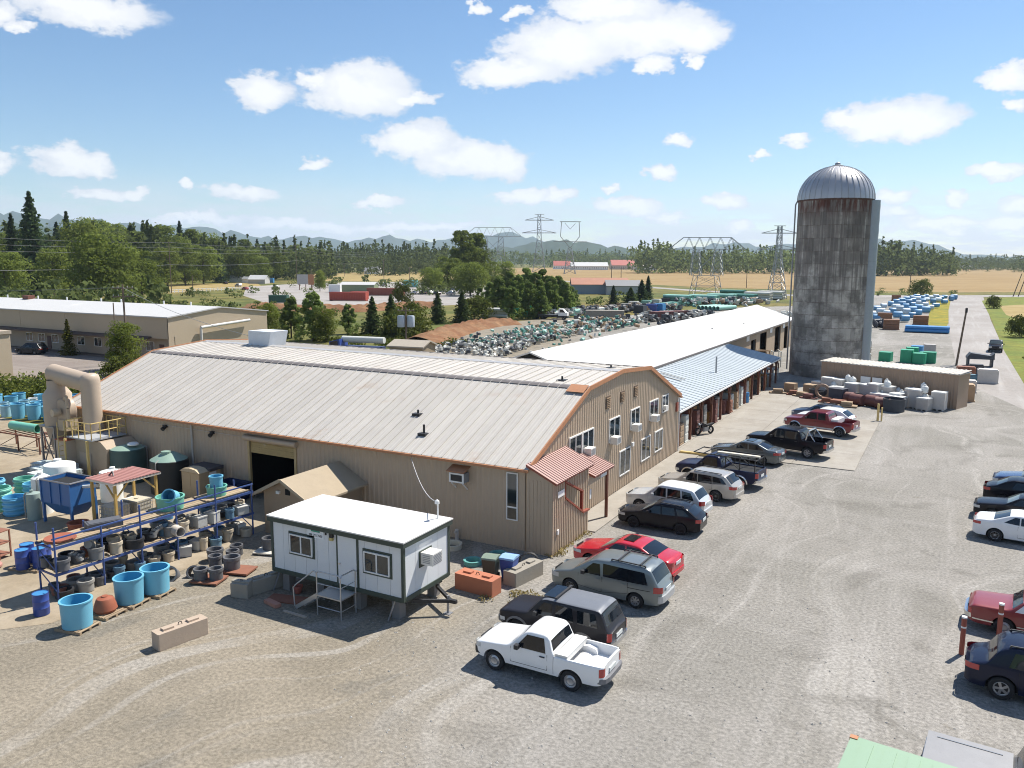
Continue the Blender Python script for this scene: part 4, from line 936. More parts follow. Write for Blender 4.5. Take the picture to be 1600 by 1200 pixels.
# ---- 3 grey-green minivan
VAN = paint('grey_green_paint', (.20,.225,.225), rough=.3, metal=.4)
c = Car('minivan', 'silver-grey minivan with roof rack and dark side glass', VAN, 4.93, 1.86,
        [(0,.62),(.05,.76),(.3,.88),(.95,1.03),(1.05,1.07),(1.85,1.58),(2.1,1.67),(3.0,1.73),(4.2,1.70),(4.45,1.62),(4.78,1.08),(4.86,.95),(4.93,.8)], 1.02, 2.90, .98, wr=.325, tumble=.2, zb=.26, end=.16,
        ws=(1.12,1.82), rw=(4.47,4.74), glass=[(((1.5,1.06),(2.35,1.06),(2.28,1.52),(1.98,1.52)),), (((2.46,1.06),(4.38,1.06),(4.2,1.53),(2.42,1.57)),)], doors=[(1.35,2.4,1.02),(2.44,3.55,1.02)], wheel=(7, RIM), group=ROW, tl=(4.62,.78,1.03,.6), front=(.42,.62,.80,.45))
c.rails(2.75, 4.2, BPLAST); c.mirrors(1.62, 1.06, BPLAST); c.bumper(True, .38, .66, M('silver_bumper', (.5,.51,.52), rough=.35, metal=.4), .08)
c.strip(2.5, 4.5, .82, .845, UNDER, 'door_track', .006)
c.at((-10.41, 29.45), -2)
# ---- 4 red sedan
REDP = paint('bright_red_paint', (.50,.018,.03), rough=.25, metal=.1)
c = Car('sedan', 'bright red sedan with sunroof behind the minivan', REDP, 4.85, 1.83,
        [(0,.55),(.05,.68),(.3,.80),(1.25,.97),(1.4,1.0),(2.15,1.40),(2.45,1.46),(3.1,1.45),(3.4,1.40),(4.1,1.09),(4.2,1.07),(4.62,1.05),(4.78,.97),(4.85,.8)], .96, 2.78, .95, wr=.325, tumble=.32, zb=.24, end=.17,
        ws=(1.47,2.12), rw=(3.45,4.08), glass=[(((1.75,1.0),(2.7,1.0),(2.65,1.36),(2.2,1.36)),), (((2.78,1.0),(3.85,1.03),(3.35,1.34),(2.75,1.36)),)], doors=[(1.6,2.72,.95),(2.75,3.75,.95)], wheel=(9, RIM), group=ROW, tl=(4.5,.80,.99,.45), front=(.5,.62,.76,.4))
mb = MB(); mb.box(2.42-2.425, 2.92-2.425, -.42, .42, 1.49, 1.51); mb.build('sunroof', AGLASS, c.root)
c.mirrors(1.9, .98, REDP); c.bumper(True, .34, .52, REDP, .05)
c.at((-10.98, 32.35), -5)
# ---- 5 black wagon
BK2 = paint('black_gloss_paint', (.010,.010,.014), rough=.22, metal=.1)
c = Car('hatchback_wagon', 'small black wagon with dark wheels and roof rails by the porch', BK2, 4.42, 1.70,
        [(0,.55),(.05,.66),(.3,.78),(1.15,.93),(1.28,.96),(1.98,1.38),(2.25,1.45),(3.3,1.43),(3.7,1.36),(4.18,1.02),(4.3,.95),(4.42,.8)], .93, 2.53, .9, wr=.315, tumble=.27, zb=.24, end=.15,
        ws=(1.35,1.95), rw=(3.76,4.15), glass=[(((1.62,.96),(2.38,.96),(2.34,1.34),(2.02,1.34)),), (((2.45,.96),(3.15,.98),(3.05,1.33),(2.42,1.34)),), (((3.28,1.0),(3.85,1.03),(3.55,1.29),(3.15,1.32)),)], doors=[(1.45,2.4,.93),(2.43,3.25,.93)], wheel=(5, DRIM), group=ROW, tl=(4.2,.74,.92,.55), front=(.45,.60,.73,.42))
c.rails(2.3, 3.5, BPLAST, False); c.mirrors(1.75, .95, BK2); c.at((-11.47, 38.91), 0)
# ---- 6 white-silver crossover
SIL = paint('pale_silver_paint', (.60,.61,.62), rough=.3, metal=.3)
c = Car('crossover', 'pale silver crossover with white roof between black wagon and beige wagon', SIL, 4.56, 1.78,
        [(0,.66),(.05,.80),(.3,.92),(1.15,1.04),(1.25,1.07),(1.9,1.58),(2.15,1.66),(3.5,1.65),(3.95,1.58),(4.32,1.1),(4.45,.98),(4.56,.85)], 1.02, 2.61, .92, wr=.34, tumble=.22, zb=.28, end=.14,
        ws=(1.32,1.87), rw=(4.0,4.29), glass=[(((1.6,1.06),(2.45,1.06),(2.4,1.53),(1.98,1.53)),), (((2.54,1.06),(3.3,1.06),(3.22,1.53),(2.5,1.53)),), (((3.4,1.06),(4.02,1.10),(3.82,1.47),(3.32,1.52)),)], doors=[(1.42,2.48,1.01),(2.51,3.38,1.01)], wheel=(5, RIM), group=ROW, roofmat=WHT, tl=(4.32,.86,1.1,.56), front=(.42,.72,.86,.42))
c.mirrors(1.72, 1.06, SIL); c.bumper(True, .4, .6, SIL, .05); c.at((-12.05, 41.55), -4)
# ---- 7 beige-silver long wagon
BEI = paint('champagne_paint', (.44,.41,.37), rough=.3, metal=.35)
c = Car('station_wagon', 'champagne station wagon with black roof rails before the dark rack pickup', BEI, 4.82, 1.84,
        [(0,.66),(.05,.78),(.3,.90),(1.2,1.02),(1.32,1.05),(2.0,1.52),(2.3,1.60),(3.6,1.60),(4.15,1.54),(4.58,1.1),(4.7,.98),(4.82,.84)], 1.0, 2.75, .95, wr=.345, tumble=.24, zb=.29, end=.14,
        ws=(1.4,1.97), rw=(4.2,4.55), glass=[(((1.7,1.03),(2.55,1.03),(2.5,1.48),(2.08,1.48)),), (((2.58,1.03),(3.45,1.03),(3.38,1.48),(2.55,1.48)),), (((3.48,1.03),(4.3,1.12),(4.0,1.42),(3.42,1.47)),)], doors=[(1.5,2.56,1.0),(2.58,3.46,1.0)], wheel=(10, RIM), group=ROW, tl=(4.46,.84,1.02,.5), front=(.45,.7,.84,.42))
c.rails(2.3, 3.9, BPLAST, False); c.mirrors(1.82, 1.04, BEI); c.bumper(True, .36, .56, BEI, .05); c.at((-11.40, 45.57), -6)
# ---- 8 dark blue pickup with lumber rack
NAVY = paint('dark_navy_paint', (.014,.018,.05), rough=.3, metal=.15)
c = Car('pickup_truck', 'dark navy pickup carrying a black ladder rack', NAVY, 5.35, 1.93,
        [(0,.85),(.06,.99),(.3,1.05),(1.35,1.15),(1.46,1.18),(1.95,1.72),(2.15,1.80),(2.75,1.80),(2.95,1.74),(3.1,1.2),(3.15,1.17),(5.35,1.17)], 1.15, 3.3, .95, wr=.38, tumble=.2, zb=.45, end=.06,
        ws=(1.52,1.92), rw=(2.97,3.07), glass=[(((1.7,1.18),(2.85,1.18),(2.75,1.7),(2.1,1.7)),)], doors=[(1.5,2.92,1.14)], bed=(3.15,5.26,1.17,.78), wheel=(6, DRIM), ww=.26, group=ROW, tl=(5.22,.8,1.1,.7), cat='pickup')
c.flares(CHROME); c.bumper(True, .52, .68, CHROME, .14); c.bumper(False, .55, .72, CHROME, .1); c.mirrors(1.82, 1.18, BPLAST)
rk = MB(); X = lambda x: x-5.35/2
for x in (3.3, 4.2, 5.15):
    for y in (-.82, .82): rk.bar((X(x), y, 1.15), (X(x), y, 1.82), .05)
    rk.bar((X(x), -.84, 1.84), (X(x), .84, 1.84), .05)
for y in (-.82, .82): rk.bar((X(1.2), y, 1.90), (X(5.2), y, 1.90), .06)
for x in (1.25, 1.9, 2.6): rk.bar((X(x), -.84, 1.93), (X(x), .84, 1.93), .05)
rk.bar((X(3.3), -.82, 1.84), (X(4.2), -.82, 1.2), .04); rk.bar((X(3.3), .82, 1.84), (X(4.2), .82, 1.2), .04)
rk.build('ladder_rack', BLACKM, c.root)
mb = MB(); mb.bar((X(2.6), -.3, 1.99), (X(5.2), -.1, 1.99), .28, .1); tag(mb.build('carried_plank', M('pale_plank', (.6,.55,.45), var=.1), c.root), None)
mb = MB(); mb.box(X(3.2), X(5.2), -.8, .8, 1.02, 1.1); mb.build('bed_load', DARKV, c.root)
c.at((-10.85, 48.94), -7)
# ---- 9 grey sedan
GRY = paint('slate_grey_paint', (.13,.145,.15), rough=.25, metal=.5)
c = Car('sedan', 'slate grey sedan by the edge of the concrete apron', GRY, 4.9, 1.85,
        [(0,.55),(.05,.68),(.3,.80),(1.3,.96),(1.45,1.0),(2.2,1.40),(2.5,1.46),(3.1,1.45),(3.4,1.41),(4.15,1.11),(4.25,1.09),(4.7,1.07),(4.82,.98),(4.9,.8)], .96, 2.81, .95, wr=.335, tumble=.32, zb=.24, end=.16,
        ws=(1.52,2.17), rw=(3.46,4.12), glass=[(((1.8,1.0),(2.75,1.0),(2.7,1.36),(2.26,1.36)),), (((2.83,1.0),(3.85,1.03),(3.4,1.34),(2.8,1.36)),)], doors=[(1.65,2.77,.95),(2.8,3.8,.95)], wheel=(9, RIM), group=ROW, tl=(4.55,.80,.98,.4), front=(.5,.62,.76,.4))
mb = MB(); mb.box(2.45-2.45, 2.95-2.45, -.42, .42, 1.49, 1.51); mb.build('sunroof', AGLASS, c.root)
c.mirrors(1.95, .98, GRY); c.bumper(True, .33, .52, GRY, .05); c.at((-10.89, 55.61), -9)
# ---- 10 black crew-cab pickup
c = Car('pickup_truck', 'big black crew-cab pickup with roll bar on the concrete apron', BK2, 5.8, 2.02,
        [(0,.9),(.06,1.08),(.3,1.14),(1.35,1.22),(1.48,1.26),(2.1,1.80),(2.35,1.89),(3.75,1.89),(3.95,1.82),(4.12,1.3),(4.17,1.26),(5.8,1.26)], 1.22, 3.57, 1.0, wr=.40, tumble=.2, zb=.48, end=.07,
        ws=(1.55,2.06), rw=(3.97,4.08), glass=[(((1.9,1.26),(2.85,1.26),(2.8,1.78),(2.3,1.78)),), (((2.95,1.26),(3.85,1.26),(3.78,1.78),(2.92,1.78)),)], doors=[(1.65,2.88,1.21),(2.91,3.92,1.21)], bed=(4.17,5.7,1.26,.82), wheel=(6, RIM), ww=.28, group=ROW, tl=(5.66,.86,1.14,.75), front=(.3,.82,1.0,.5), cat='pickup')
c.mirrors(2.0, 1.26, BPLAST); c.bumper(True, .55, .72, CHROME, .14); c.bumper(False, .55, .75, BK2, .1)
mb = MB(); X = lambda x: x-2.9
mb.tube([(X(4.35),-.8,1.2),(X(4.5),-.72,1.92),(X(4.5),.72,1.92),(X(4.35),.8,1.2)], .05, 8); mb.tube([(X(5.0),-.82,1.24),(X(4.5),-.72,1.9)], .04); mb.tube([(X(5.0),.82,1.24),(X(4.5),.72,1.9)], .04); mb.build('roll_bar', CHROME, c.root)
mb = MB(); mb.bar((X(1.6),-1.02,.42), (X(4.2),-1.02,.42), .16, .05); mb.build('running_board', CHROME, c.root)
c.at((-8.44, 58.97), -10).up(.055)
# ---- 11 maroon extended-cab pickup
MAR = paint('maroon_paint', (.17,.012,.022), rough=.28, metal=.2)
c = Car('pickup_truck', 'maroon extended-cab pickup with silver lower trim', MAR, 5.55, 1.95,
        [(0,.88),(.06,1.02),(.3,1.08),(1.35,1.17),(1.46,1.2),(2.0,1.72),(2.2,1.80),(3.35,1.80),(3.55,1.74),(3.7,1.22),(3.75,1.19),(5.55,1.19)], 1.16, 3.55, .98, wr=.385, tumble=.2, zb=.46, end=.06,
        ws=(1.52,1.97), rw=(3.57,3.67), glass=[(((1.8,1.2),(2.72,1.2),(2.66,1.7),(2.16,1.7)),), (((2.82,1.2),(3.42,1.2),(3.36,1.7),(2.8,1.7)),)], doors=[(1.55,2.78,1.15)], bed=(3.75,5.46,1.19,.78), wheel=(6, RIM), ww=.27, group=ROW, tl=(5.44,.82,1.1,.72), front=(.3,.8,.96,.5), cat='pickup')
c.flares(CHROME); c.strip(1.4, 4.1, .5, .62, M('silver_trim', (.5,.5,.5), rough=.4), 'lower_trim', .012); c.mirrors(1.9, 1.2, BPLAST); c.bumper(True, .52, .7, CHROME, .14); c.bumper(False, .54, .72, CHROME, .1)
mb = MB(); mb.box(3.82-2.775, 4.35-2.775, -.85, .85, 1.0, 1.36); mb.build('toolbox', WHITEP, c.root)
c.at((-7.38, 67.65), -11).up(.055)
# ---- 12, 13 behind it
c = Car('crossover', 'white crossover half hidden behind the maroon pickup', WHT, 4.6, 1.82,
        [(0,.66),(.05,.80),(.3,.92),(1.15,1.02),(1.25,1.05),(2.0,1.50),(2.3,1.58),(3.3,1.56),(3.8,1.47),(4.4,1.08),(4.5,.98),(4.6,.85)], 1.0, 2.67, .92, wr=.34, tumble=.25, zb=.28, end=.14,
        ws=(1.32,1.97), rw=(3.86,4.37), glass=[(((1.65,1.03),(2.5,1.03),(2.45,1.46),(2.06,1.46)),), (((2.58,1.03),(3.6,1.05),(3.3,1.42),(2.55,1.46)),)], doors=[(1.5,2.52,1.0),(2.56,3.45,1.0)], wheel=(5, RIM), group=ROW, tl=(4.3,.84,1.0,.5))
c.at((-7.9, 70.9), -11).up(.055)
BLU = paint('steel_blue_paint', (.07,.10,.17), rough=.28, metal=.4)
c = Car('sedan', 'steel blue car farthest along the row on the concrete', BLU, 4.7, 1.8,
        [(0,.6),(.05,.72),(.3,.84),(1.2,.98),(1.35,1.02),(2.05,1.42),(2.35,1.48),(3.2,1.47),(3.7,1.40),(4.3,1.06),(4.5,1.0),(4.7,.82)], .97, 2.7, .93, wr=.325, tumble=.3, zb=.25, end=.15,
        ws=(1.42,2.02), rw=(3.75,4.27), glass=[(((1.7,1.0),(2.55,1.0),(2.5,1.38),(2.15,1.38)),), (((2.63,1.0),(3.7,1.03),(3.35,1.36),(2.6,1.38)),)], doors=[(1.55,2.57,.96),(2.6,3.5,.96)], wheel=(7, RIM), group=ROW)
c.rails(2.3, 3.5, BPLAST, True); c.at((-8.6, 73.0), -12).up(.055)

# ---- right-hand edge of the lot
EDGE = 'vehicles along the right edge of the lot'
NB = paint('dark_blue_black_paint', (.012,.016,.035), rough=.22, metal=.2)
c = Car('crossover', 'navy sport utility car with red tail lamp at the right edge', NB, 4.86, 1.93,
        [(0,.8),(.12,.95),(.2,1.0),(.62,1.12),(.85,1.5),(1.05,1.66),(1.4,1.74),(2.6,1.74),(3.0,1.68),(3.6,1.18),(3.8,1.14),(4.6,1.02),(4.8,.88),(4.86,.7)], 1.08, 2.85, 1.05, wr=.38, tumble=.24, zb=.3, end=.14,
        ws=(3.05,3.56), rw=(.64,.84), glass=[(((1.2,1.14),(1.9,1.12),(1.9,1.62),(1.35,1.6)),), (((1.98,1.12),(2.6,1.12),(2.55,1.64),(1.98,1.62)),), (((2.66,1.12),(3.3,1.14),(2.95,1.62),(2.64,1.64)),)], doors=[(1.5,2.4,1.06),(2.43,3.35,1.06)], wheel=(5, RIM), ww=.25, group=EDGE, tl=(4.6,.62,.78,.5), front=(.4,.82,1.0,.5))
for k in list(c.root.children):
    if k.name.startswith('headlight'): k.name = 'taillight'; k.data.materials[0] = TAILR
    elif k.name.startswith('taillight'): k.name = 'headlight'; k.data.materials[0] = HEADL
c.rails(1.2, 2.5, BPLAST, False); c.root.location = (2.22-(1.05-2.43), 28.56+.84, .005); c.root.rotation_euler = (0, 0, R(-3))
RDP = paint('aged_red_paint', (.24,.03,.03), rough=.35, metal=.05)
c = Car('vintage_sedan', 'old red sedan with white vinyl roof and chrome bumper at the right edge', RDP, 5.3, 1.9,
        [(0,.75),(.06,.9),(.2,.96),(1.25,1.02),(1.4,1.05),(1.75,1.38),(2.0,1.42),(3.1,1.42),(3.3,1.38),(3.8,1.02),(3.95,.98),(5.1,.92),(5.24,.85),(5.3,.72)], .95, 2.95, 1.2, wr=.34, tumble=.25, zb=.28, end=.09,
        ws=(3.34,3.76), rw=(1.42,1.73), glass=[(((2.1,.99),(2.7,.99),(2.7,1.32),(2.2,1.32)),), (((2.78,.99),(3.5,.99),(3.2,1.32),(2.78,1.32)),)], doors=[(2.0,2.72,.94),(2.75,3.7,.94)], wheel=(6, RIM), group=EDGE, roofmat=WHT, tl=(5.1,.62,.78,.5), front=(.12,.62,.82,.4), steel=True)
for k in list(c.root.children):
    if k.name.startswith('headlight'): k.name = 'taillight'; k.data.materials[0] = TAILR
    elif k.name.startswith('taillight'): k.name = 'headlight'; k.data.materials[0] = HEADL
c.bumper(False, .45, .62, CHROME, .14); c.bumper(True, .45, .62, CHROME, .12); c.strip(.15, .85, .42, .47, CHROME, 'sill_trim', .012); c.strip(1.6, 3.8, .42, .47, CHROME, 'sill_trim', .012)
c.pane('vinyl_pillar', -1, ((1.5,1.0),(2.08,1.0),(2.15,1.34),(1.82,1.34)), WHT, .006)
c.root.location = (2.52-(1.2-2.65), 33.83+.8, .005); c.root.rotation_euler = (0, 0, R(-4))
c = Car('coupe', 'white coupe pointing away at the right edge', WHT, 4.75, 1.8,
        [(0,.75),(.08,.92),(.2,1.02),(.75,1.06),(.85,1.08),(1.6,1.38),(1.9,1.43),(2.5,1.43),(2.8,1.36),(3.5,1.0),(3.65,.97),(4.5,.80),(4.7,.68),(4.75,.55)], .95, 2.7, 1.0, wr=.325, tumble=.3, zb=.24, end=.16,
        ws=(2.84,3.46), rw=(.9,1.57), glass=[(((1.35,1.04),(2.0,.99),(2.0,1.34),(1.8,1.34)),), (((2.06,.99),(3.1,.99),(2.7,1.33),(2.06,1.34)),)], doors=[(1.95,3.2,.94)], wheel=(7, RIM), group=EDGE, tl=(4.4,.6,.72,.4), front=(.35,.78,.92,.42))
for k in list(c.root.children):
    if k.name.startswith('headlight'): k.name = 'taillight'; k.data.materials[0] = TAILR
    elif k.name.startswith('taillight'): k.name = 'headlight'; k.data.materials[0] = HEADL
c.root.location = (2.62-(1.0-2.375), 45.61+.8, .005); c.root.rotation_euler = (0, 0, R(-5))
c = Car('sedan', 'boxy black sedan nose-in beside the white coupe', BK2, 4.8, 1.77,
        [(0,.62),(.05,.76),(.25,.84),(1.4,.97),(1.5,1.0),(2.1,1.36),(2.35,1.41),(3.1,1.41),(3.35,1.37),(3.9,1.05),(4.6,1.02),(4.8,.85)], .95, 2.7, .9, wr=.325, tumble=.26, zb=.24, end=.12,
        ws=(1.55,2.06), rw=(3.38,3.86), glass=[(((1.8,.99),(2.6,.99),(2.55,1.33),(2.18,1.33)),), (((2.68,.99),(3.5,.99),(3.28,1.33),(2.65,1.33)),)], doors=[(1.6,2.62,.94)], wheel=(7, RIM), group=EDGE)
c.root.location = (1.71+2.4, 49.2+1.0, .005); c.root.rotation_euler = (0, 0, R(-5))
c = Car('crossover', 'black car with a small red tail lamp behind the boxy sedan', BK2, 4.7, 1.8,
        [(0,.75),(.08,.95),(.3,1.05),(.6,1.12),(1.2,1.45),(1.5,1.52),(2.6,1.52),(2.9,1.45),(3.6,1.05),(4.4,.9),(4.7,.7)], 1.0, 2.7, 1.0, wr=.33, tumble=.28, zb=.26, end=.15,
        ws=(2.94,3.55), rw=(.65,1.16), glass=[(((1.4,1.04),(2.0,1.04),(2.0,1.42),(1.6,1.42)),)], wheel=(7, RIM), group=EDGE, tl=(4.4,.65,.78,.4), front=(.35,.82,.98,.42))
for k in list(c.root.children):
    if k.name.startswith('headlight'): k.name = 'taillight'; k.data.materials[0] = TAILR
    elif k.name.startswith('taillight'): k.name = 'headlight'; k.data.materials[0] = HEADL
c.root.location = (2.28+2.3, 52.55+1.0, .005); c.root.rotation_euler = (0, 0, R(-5))
c = Car('sedan', 'metallic blue car farthest back along the right edge', paint('metallic_blue_paint', (.06,.10,.2), rough=.25, metal=.5), 4.7, 1.8,
        [(0,.6),(.06,.75),(.3,.88),(1.3,1.0),(1.45,1.03),(2.1,1.4),(2.4,1.46),(3.2,1.45),(3.9,1.08),(4.6,1.0),(4.7,.8)], .97, 2.7, .92, wr=.325, tumble=.3, zb=.25, end=.14,
        ws=(1.5,2.06), rw=(3.25,3.85), glass=[(((1.8,1.0),(2.6,1.0),(2.55,1.36),(2.2,1.36)),)], wheel=(7, RIM), group=EDGE)
c.root.location = (2.82+2.35, 56.1+1.0, .005); c.root.rotation_euler = (0, 0, R(-5))
# silver pickup with hard bed cover, bottom right corner
SLV = paint('silver_paint', (.30,.30,.30), rough=.3, metal=.5)
c = Car('pickup_truck', 'silver pickup with a flat hard bed cover, bottom right corner', SLV, 5.5, 1.95,
        [(0,1.2),(2.0,1.2),(2.05,1.26),(2.2,1.74),(2.45,1.82),(3.6,1.82),(3.9,1.72),(4.35,1.22),(4.5,1.18),(5.3,1.05),(5.45,.95),(5.5,.8)], 1.16, 3.45, 1.1, wr=.385, tumble=.2, zb=.46, end=.07,
        ws=(3.94,4.32), rw=(2.06,2.18), glass=[(((2.5,1.2),(3.2,1.2),(3.2,1.72),(2.55,1.72)),), (((3.3,1.2),(4.1,1.2),(3.8,1.72),(3.3,1.72)),)], wheel=(6, RIM), ww=.27, group=EDGE, tl=(5.3,.7,.86,.5), front=(.25,.85,1.1,.65), cat='pickup')
for k in list(c.root.children):
    if k.name.startswith('headlight'): k.name = 'taillight'; k.data.materials[0] = TAILR
    elif k.name.startswith('taillight'): k.name = 'headlight'; k.data.materials[0] = HEADL
c.bumper(False, .52, .7, BPLAST, .1)
mb = MB(); mb.box(.02-2.75, 1.98-2.75, -.92, .92, 1.235, 1.30); tc_ = mb.build('bed_cover', M('silver_cover', (.25,.245,.245), rough=.4, metal=.3), c.root)
mb = MB(); mb.box(.25-2.75, 1.75-2.75, -.7, -.66, 1.30, 1.315); mb.box(.25-2.75, 1.75-2.75, .66, .7, 1.30, 1.315); mb.build('rib', SLV, tc_)
c.root.location = (.15+2.72, 22.05, .005); c.root.rotation_euler = (0, 0, R(-4))
# far pickup on the drive
c = Car('pickup_truck', 'black pickup driving in on the far gravel drive', BK2, 5.3, 1.95,
        [(0,.9),(.1,1.05),(1.35,1.17),(1.5,1.2),(2.0,1.72),(2.2,1.8),(3.2,1.8),(3.4,1.74),(3.6,1.2),(5.3,1.19)], 1.16, 3.3, .95, wr=.38, tumble=.2, zb=.45, end=.06, ws=(1.55,1.97), rw=(3.42,3.57), glass=[(((1.8,1.2),(3.1,1.2),(3.0,1.7),(2.16,1.7)),)], wheel=(6, RIM), bed=(3.62,5.2,1.19,.8), simple=True, front=(.25,.75,.98,.5), cat='pickup')
c.mirrors(1.8, 1.2, BPLAST); c.root.location = (5.95, 147.6, .005); c.root.rotation_euler = (0, 0, R(90-3))
# motorcycle by the lean-to
mc = thing('motorcycle', 'black motorcycle parked on the apron by the lean-to', 'motorcycle', (-17.0, 63.3, .05), R(60))
for x in (-.7, .7):
    mb = MB(); mb.lathe([(.2,-.06),(.3,-.06),(.33,0),(.3,.06),(.2,.06),(.2,-.06)], 16, (x, 0, .33), axis='y'); w = mb.build('wheel', TYRE, mc, smooth=40)
    mb = MB(); 
    for k in range(6): t = k*math.pi/3; mb.bar((x, 0, .33), (x+.22*math.cos(t), 0, .33+.22*math.sin(t)), .025)
    mb.build('rim', RIM, w)
mb = MB(); mb.box(-.25,.3,-.16,.16,.28,.62); mb.cyl((-.05,-.2,.45),(-.05,.2,.45),.16,n=10); mb.build('engine', GREYM, mc)
mb = MB(); mb.prism([(-.45,.62),(-.4,.84),(-.1,.92),(.12,.8),(.1,.62)], -.15, .15, 'y'); mb.build('fuel_tank', BK2, mc)
mb = MB(); mb.prism([(.1,.66),(.15,.80),(.5,.82),(.92,.90),(.95,.82),(.6,.68)], -.14, .14, 'y'); mb.build('seat', BPLAST, mc)
mb = MB(); mb.tube([(-.7,-.1,.33),(-.45,-.1,1.0)], .03); mb.tube([(-.7,.1,.33),(-.45,.1,1.0)], .03); mb.tube([(-.3,-.4,1.08),(-.44,-.15,1.02),(-.44,.15,1.02),(-.3,.4,1.08)], .02); mb.build('fork', CHROME, mc)
mb = MB(); mb.lathe([(.02,-.14),(.1,-.12),(.12,0),(.02,.04)], 12, (-.6, 0, .9), axis='x'); mb.build('headlamp', CHROME, mc)
mb = MB(); mb.tube([(0,.2,.3),(.4,.24,.28),(.95,.24,.36)], .05, 8); mb.build('exhaust', CHROME, mc)

# ------------------------------------------------------------------ office trailer
GREEN_T = M('dark_green_trim', (.045,.06,.045), rough=.55, var=.1)
PANELW = M('trailer_panel', (.66,.67,.67), rough=.5, var=.03, scale=1, rgb2=(.5,.48,.44), amt=.2, s2=1.2, streak=True, tint_obj=.025, world=True)
TX0, TX1, TY0, TY1, TZ0, TZ1 = -24.45, -17.72, 23.8, 26.9, .86, 3.22
tr = thing('office_trailer', 'white site-office trailer with dark green trim and flat white roof', 'trailer', (TX0, TY0, 0))
TL, TW = TX1-TX0, TY1-TY0
core = MB().box(.02, TL-.02, .02, TW-.02, TZ0, TZ1-.02).build('core_wall', PANELW, tr)
hl = [(1.02, 2.24, 1.84, 2.65), (3.55, 4.53, .9, 3.05), (4.9, 6.14, 1.76, 2.6)]
nx = 11; st = TL/nx; mb = MB(); mb.box(.006, st-.006, -.02, .02, TZ0+.12, TZ1-.16); mp = mb.mesh('wall_panel', PANELW)
for k in range(nx): link('wall_panel', mp, tr, (k*st, 0, 0)); link('wall_panel', mp, tr, (k*st, TW, 0))
ny = 4; st = TW/ny; mb = MB(); mb.box(-.02, .02, .006, st-.006, TZ0+.12, TZ1-.16); mp = mb.mesh('wall_panel', PANELW)
for k in range(ny): link('wall_panel', mp, tr, (TL, k*st, 0)); link('wall_panel', mp, tr, (0, k*st, 0))
for x, y in ((0,0), (TL,0), (TL,TW), (0,TW)): mb = MB(); mb.box(x-.06, x+.06, y-.06, y+.06, TZ0-.02, TZ1); mb.build('corner_post', GREEN_T, tr)
for y in (-.035, TW+.035): mb = MB(); mb.box(.06, TL-.06, y-.03, y+.03, TZ0-.04, TZ0+.14); mb.build('base_rail', GREEN_T, tr)
for x in (-.035, TL+.035): mb = MB(); mb.box(x-.03, x+.03, .06, TW-.06, TZ0-.04, TZ0+.14); mb.build('base_rail', GREEN_T, tr)
mb = MB(); mb.box(-.14, TL+.14, -.16, TW+.16, TZ1-.18, TZ1+.02); mb.build('fascia', GREEN_T, tr)
mb = MB(); mb.add([(-.16,-.18,TZ1+.02),(TL+.16,-.18,TZ1+.02),(TL+.16,TW+.18,TZ1+.02),(-.16,TW+.18,TZ1+.02),(-.16,-.18,TZ1+.07),(TL+.16,-.18,TZ1+.07),(TL+.16,TW+.18,TZ1+.07),(-.16,TW+.18,TZ1+.07),(-.1,TW/2,TZ1+.12),(TL+.1,TW/2,TZ1+.12)], [(3,2,1,0),(0,1,5,4),(1,2,6,5),(2,3,7,6),(3,0,4,7),(4,5,9,8),(6,7,8,9),(5,6,9),(7,4,8)])
mb.build('roof', M('dirty_white_roof', (.62,.60,.57), rough=.6, var=.1, scale=.8, rgb2=(.42,.38,.32), amt=.42, s2=.5), tr)
for x0, x1, z0, z1 in (hl[0], hl[2]):
    mb = MB(); mb.box(x0-.09, x1+.09, -.045, -.018, z0-.09, z1+.09); mb.build('window_surround', GREEN_T, tr)
    window(tr, (x0, -.045, z0), (1,0,0), x1-x0, z1-z0, 1, (0,-1,0), fw=.05)
mb = MB(); mb.box(3.47, 4.6, -.04, -.018, .88, 3.12); mb.build('door_frame', GREEN_T, tr)
d = MB().box(3.57, 4.5, -.06, -.03, .9, 3.02).build('door', PANELW, tr)
mb = MB(); mb.cyl((3.66, -.06, 1.85), (3.66, -.11, 1.85), .035, n=8); mb.build('handle', CHROME, d)
sg = MB().box(1.98, 2.83, -.04, -.021, 2.82, 3.04).build('sign', WHITEP, tr) if False else MB().box(1.98, 2.84, -.045, -.021, 2.68, 3.12).build('sign', M('sign_white', (.75,.77,.78)), tr)
mb = MB(); mb.box(2.18, 2.64, -.05, -.045, 2.93, 3.06); mb.build('logo', M('sign_green', (.05,.28,.2)), sg)
def text(body, size, loc, rot, mat, parent, name='lettering', extrude=.003, align='CENTER'):
    cu = bpy.data.curves.new(name, 'FONT'); cu.body = body; cu.size = size; cu.align_x = align; cu.extrude = extrude
    t = bpy.data.objects.new(name, cu); COL.objects.link(t); dg = bpy.context.evaluated_depsgraph_get(); dg.update()
    me = bpy.data.meshes.new_from_object(t.evaluated_get(dg)); bpy.data.objects.remove(t); me.materials.clear(); me.materials.append(mat)
    o = link(name, me, parent, loc, rot=rot); return o
text('888 752 7600', .13, (2.41, -.05, 2.75), (R(90), 0, 0), BLACKM, sg)
mb = MB(); mb.box(3.2, 3.36, -.14, -.02, 2.86, 3.02); lm = mb.build('door_lamp', BLACKM, tr); mb = MB(); mb.box(3.2, 3.36, -.15, -.05, 2.74, 2.86); mb.build('lens', M('yellow_lens', (.5,.4,.15)), lm)
mb = MB(); mb.box(2.93, 2.98, -.08, -.02, 2.9, 3.05); mb.build('bracket', BLACKM, tr)
mb = MB(); mb.box(TL+.02, TL+.05, 1.0, 1.85, 1.88, 2.55); mb.build('ac_surround', GREEN_T, tr)
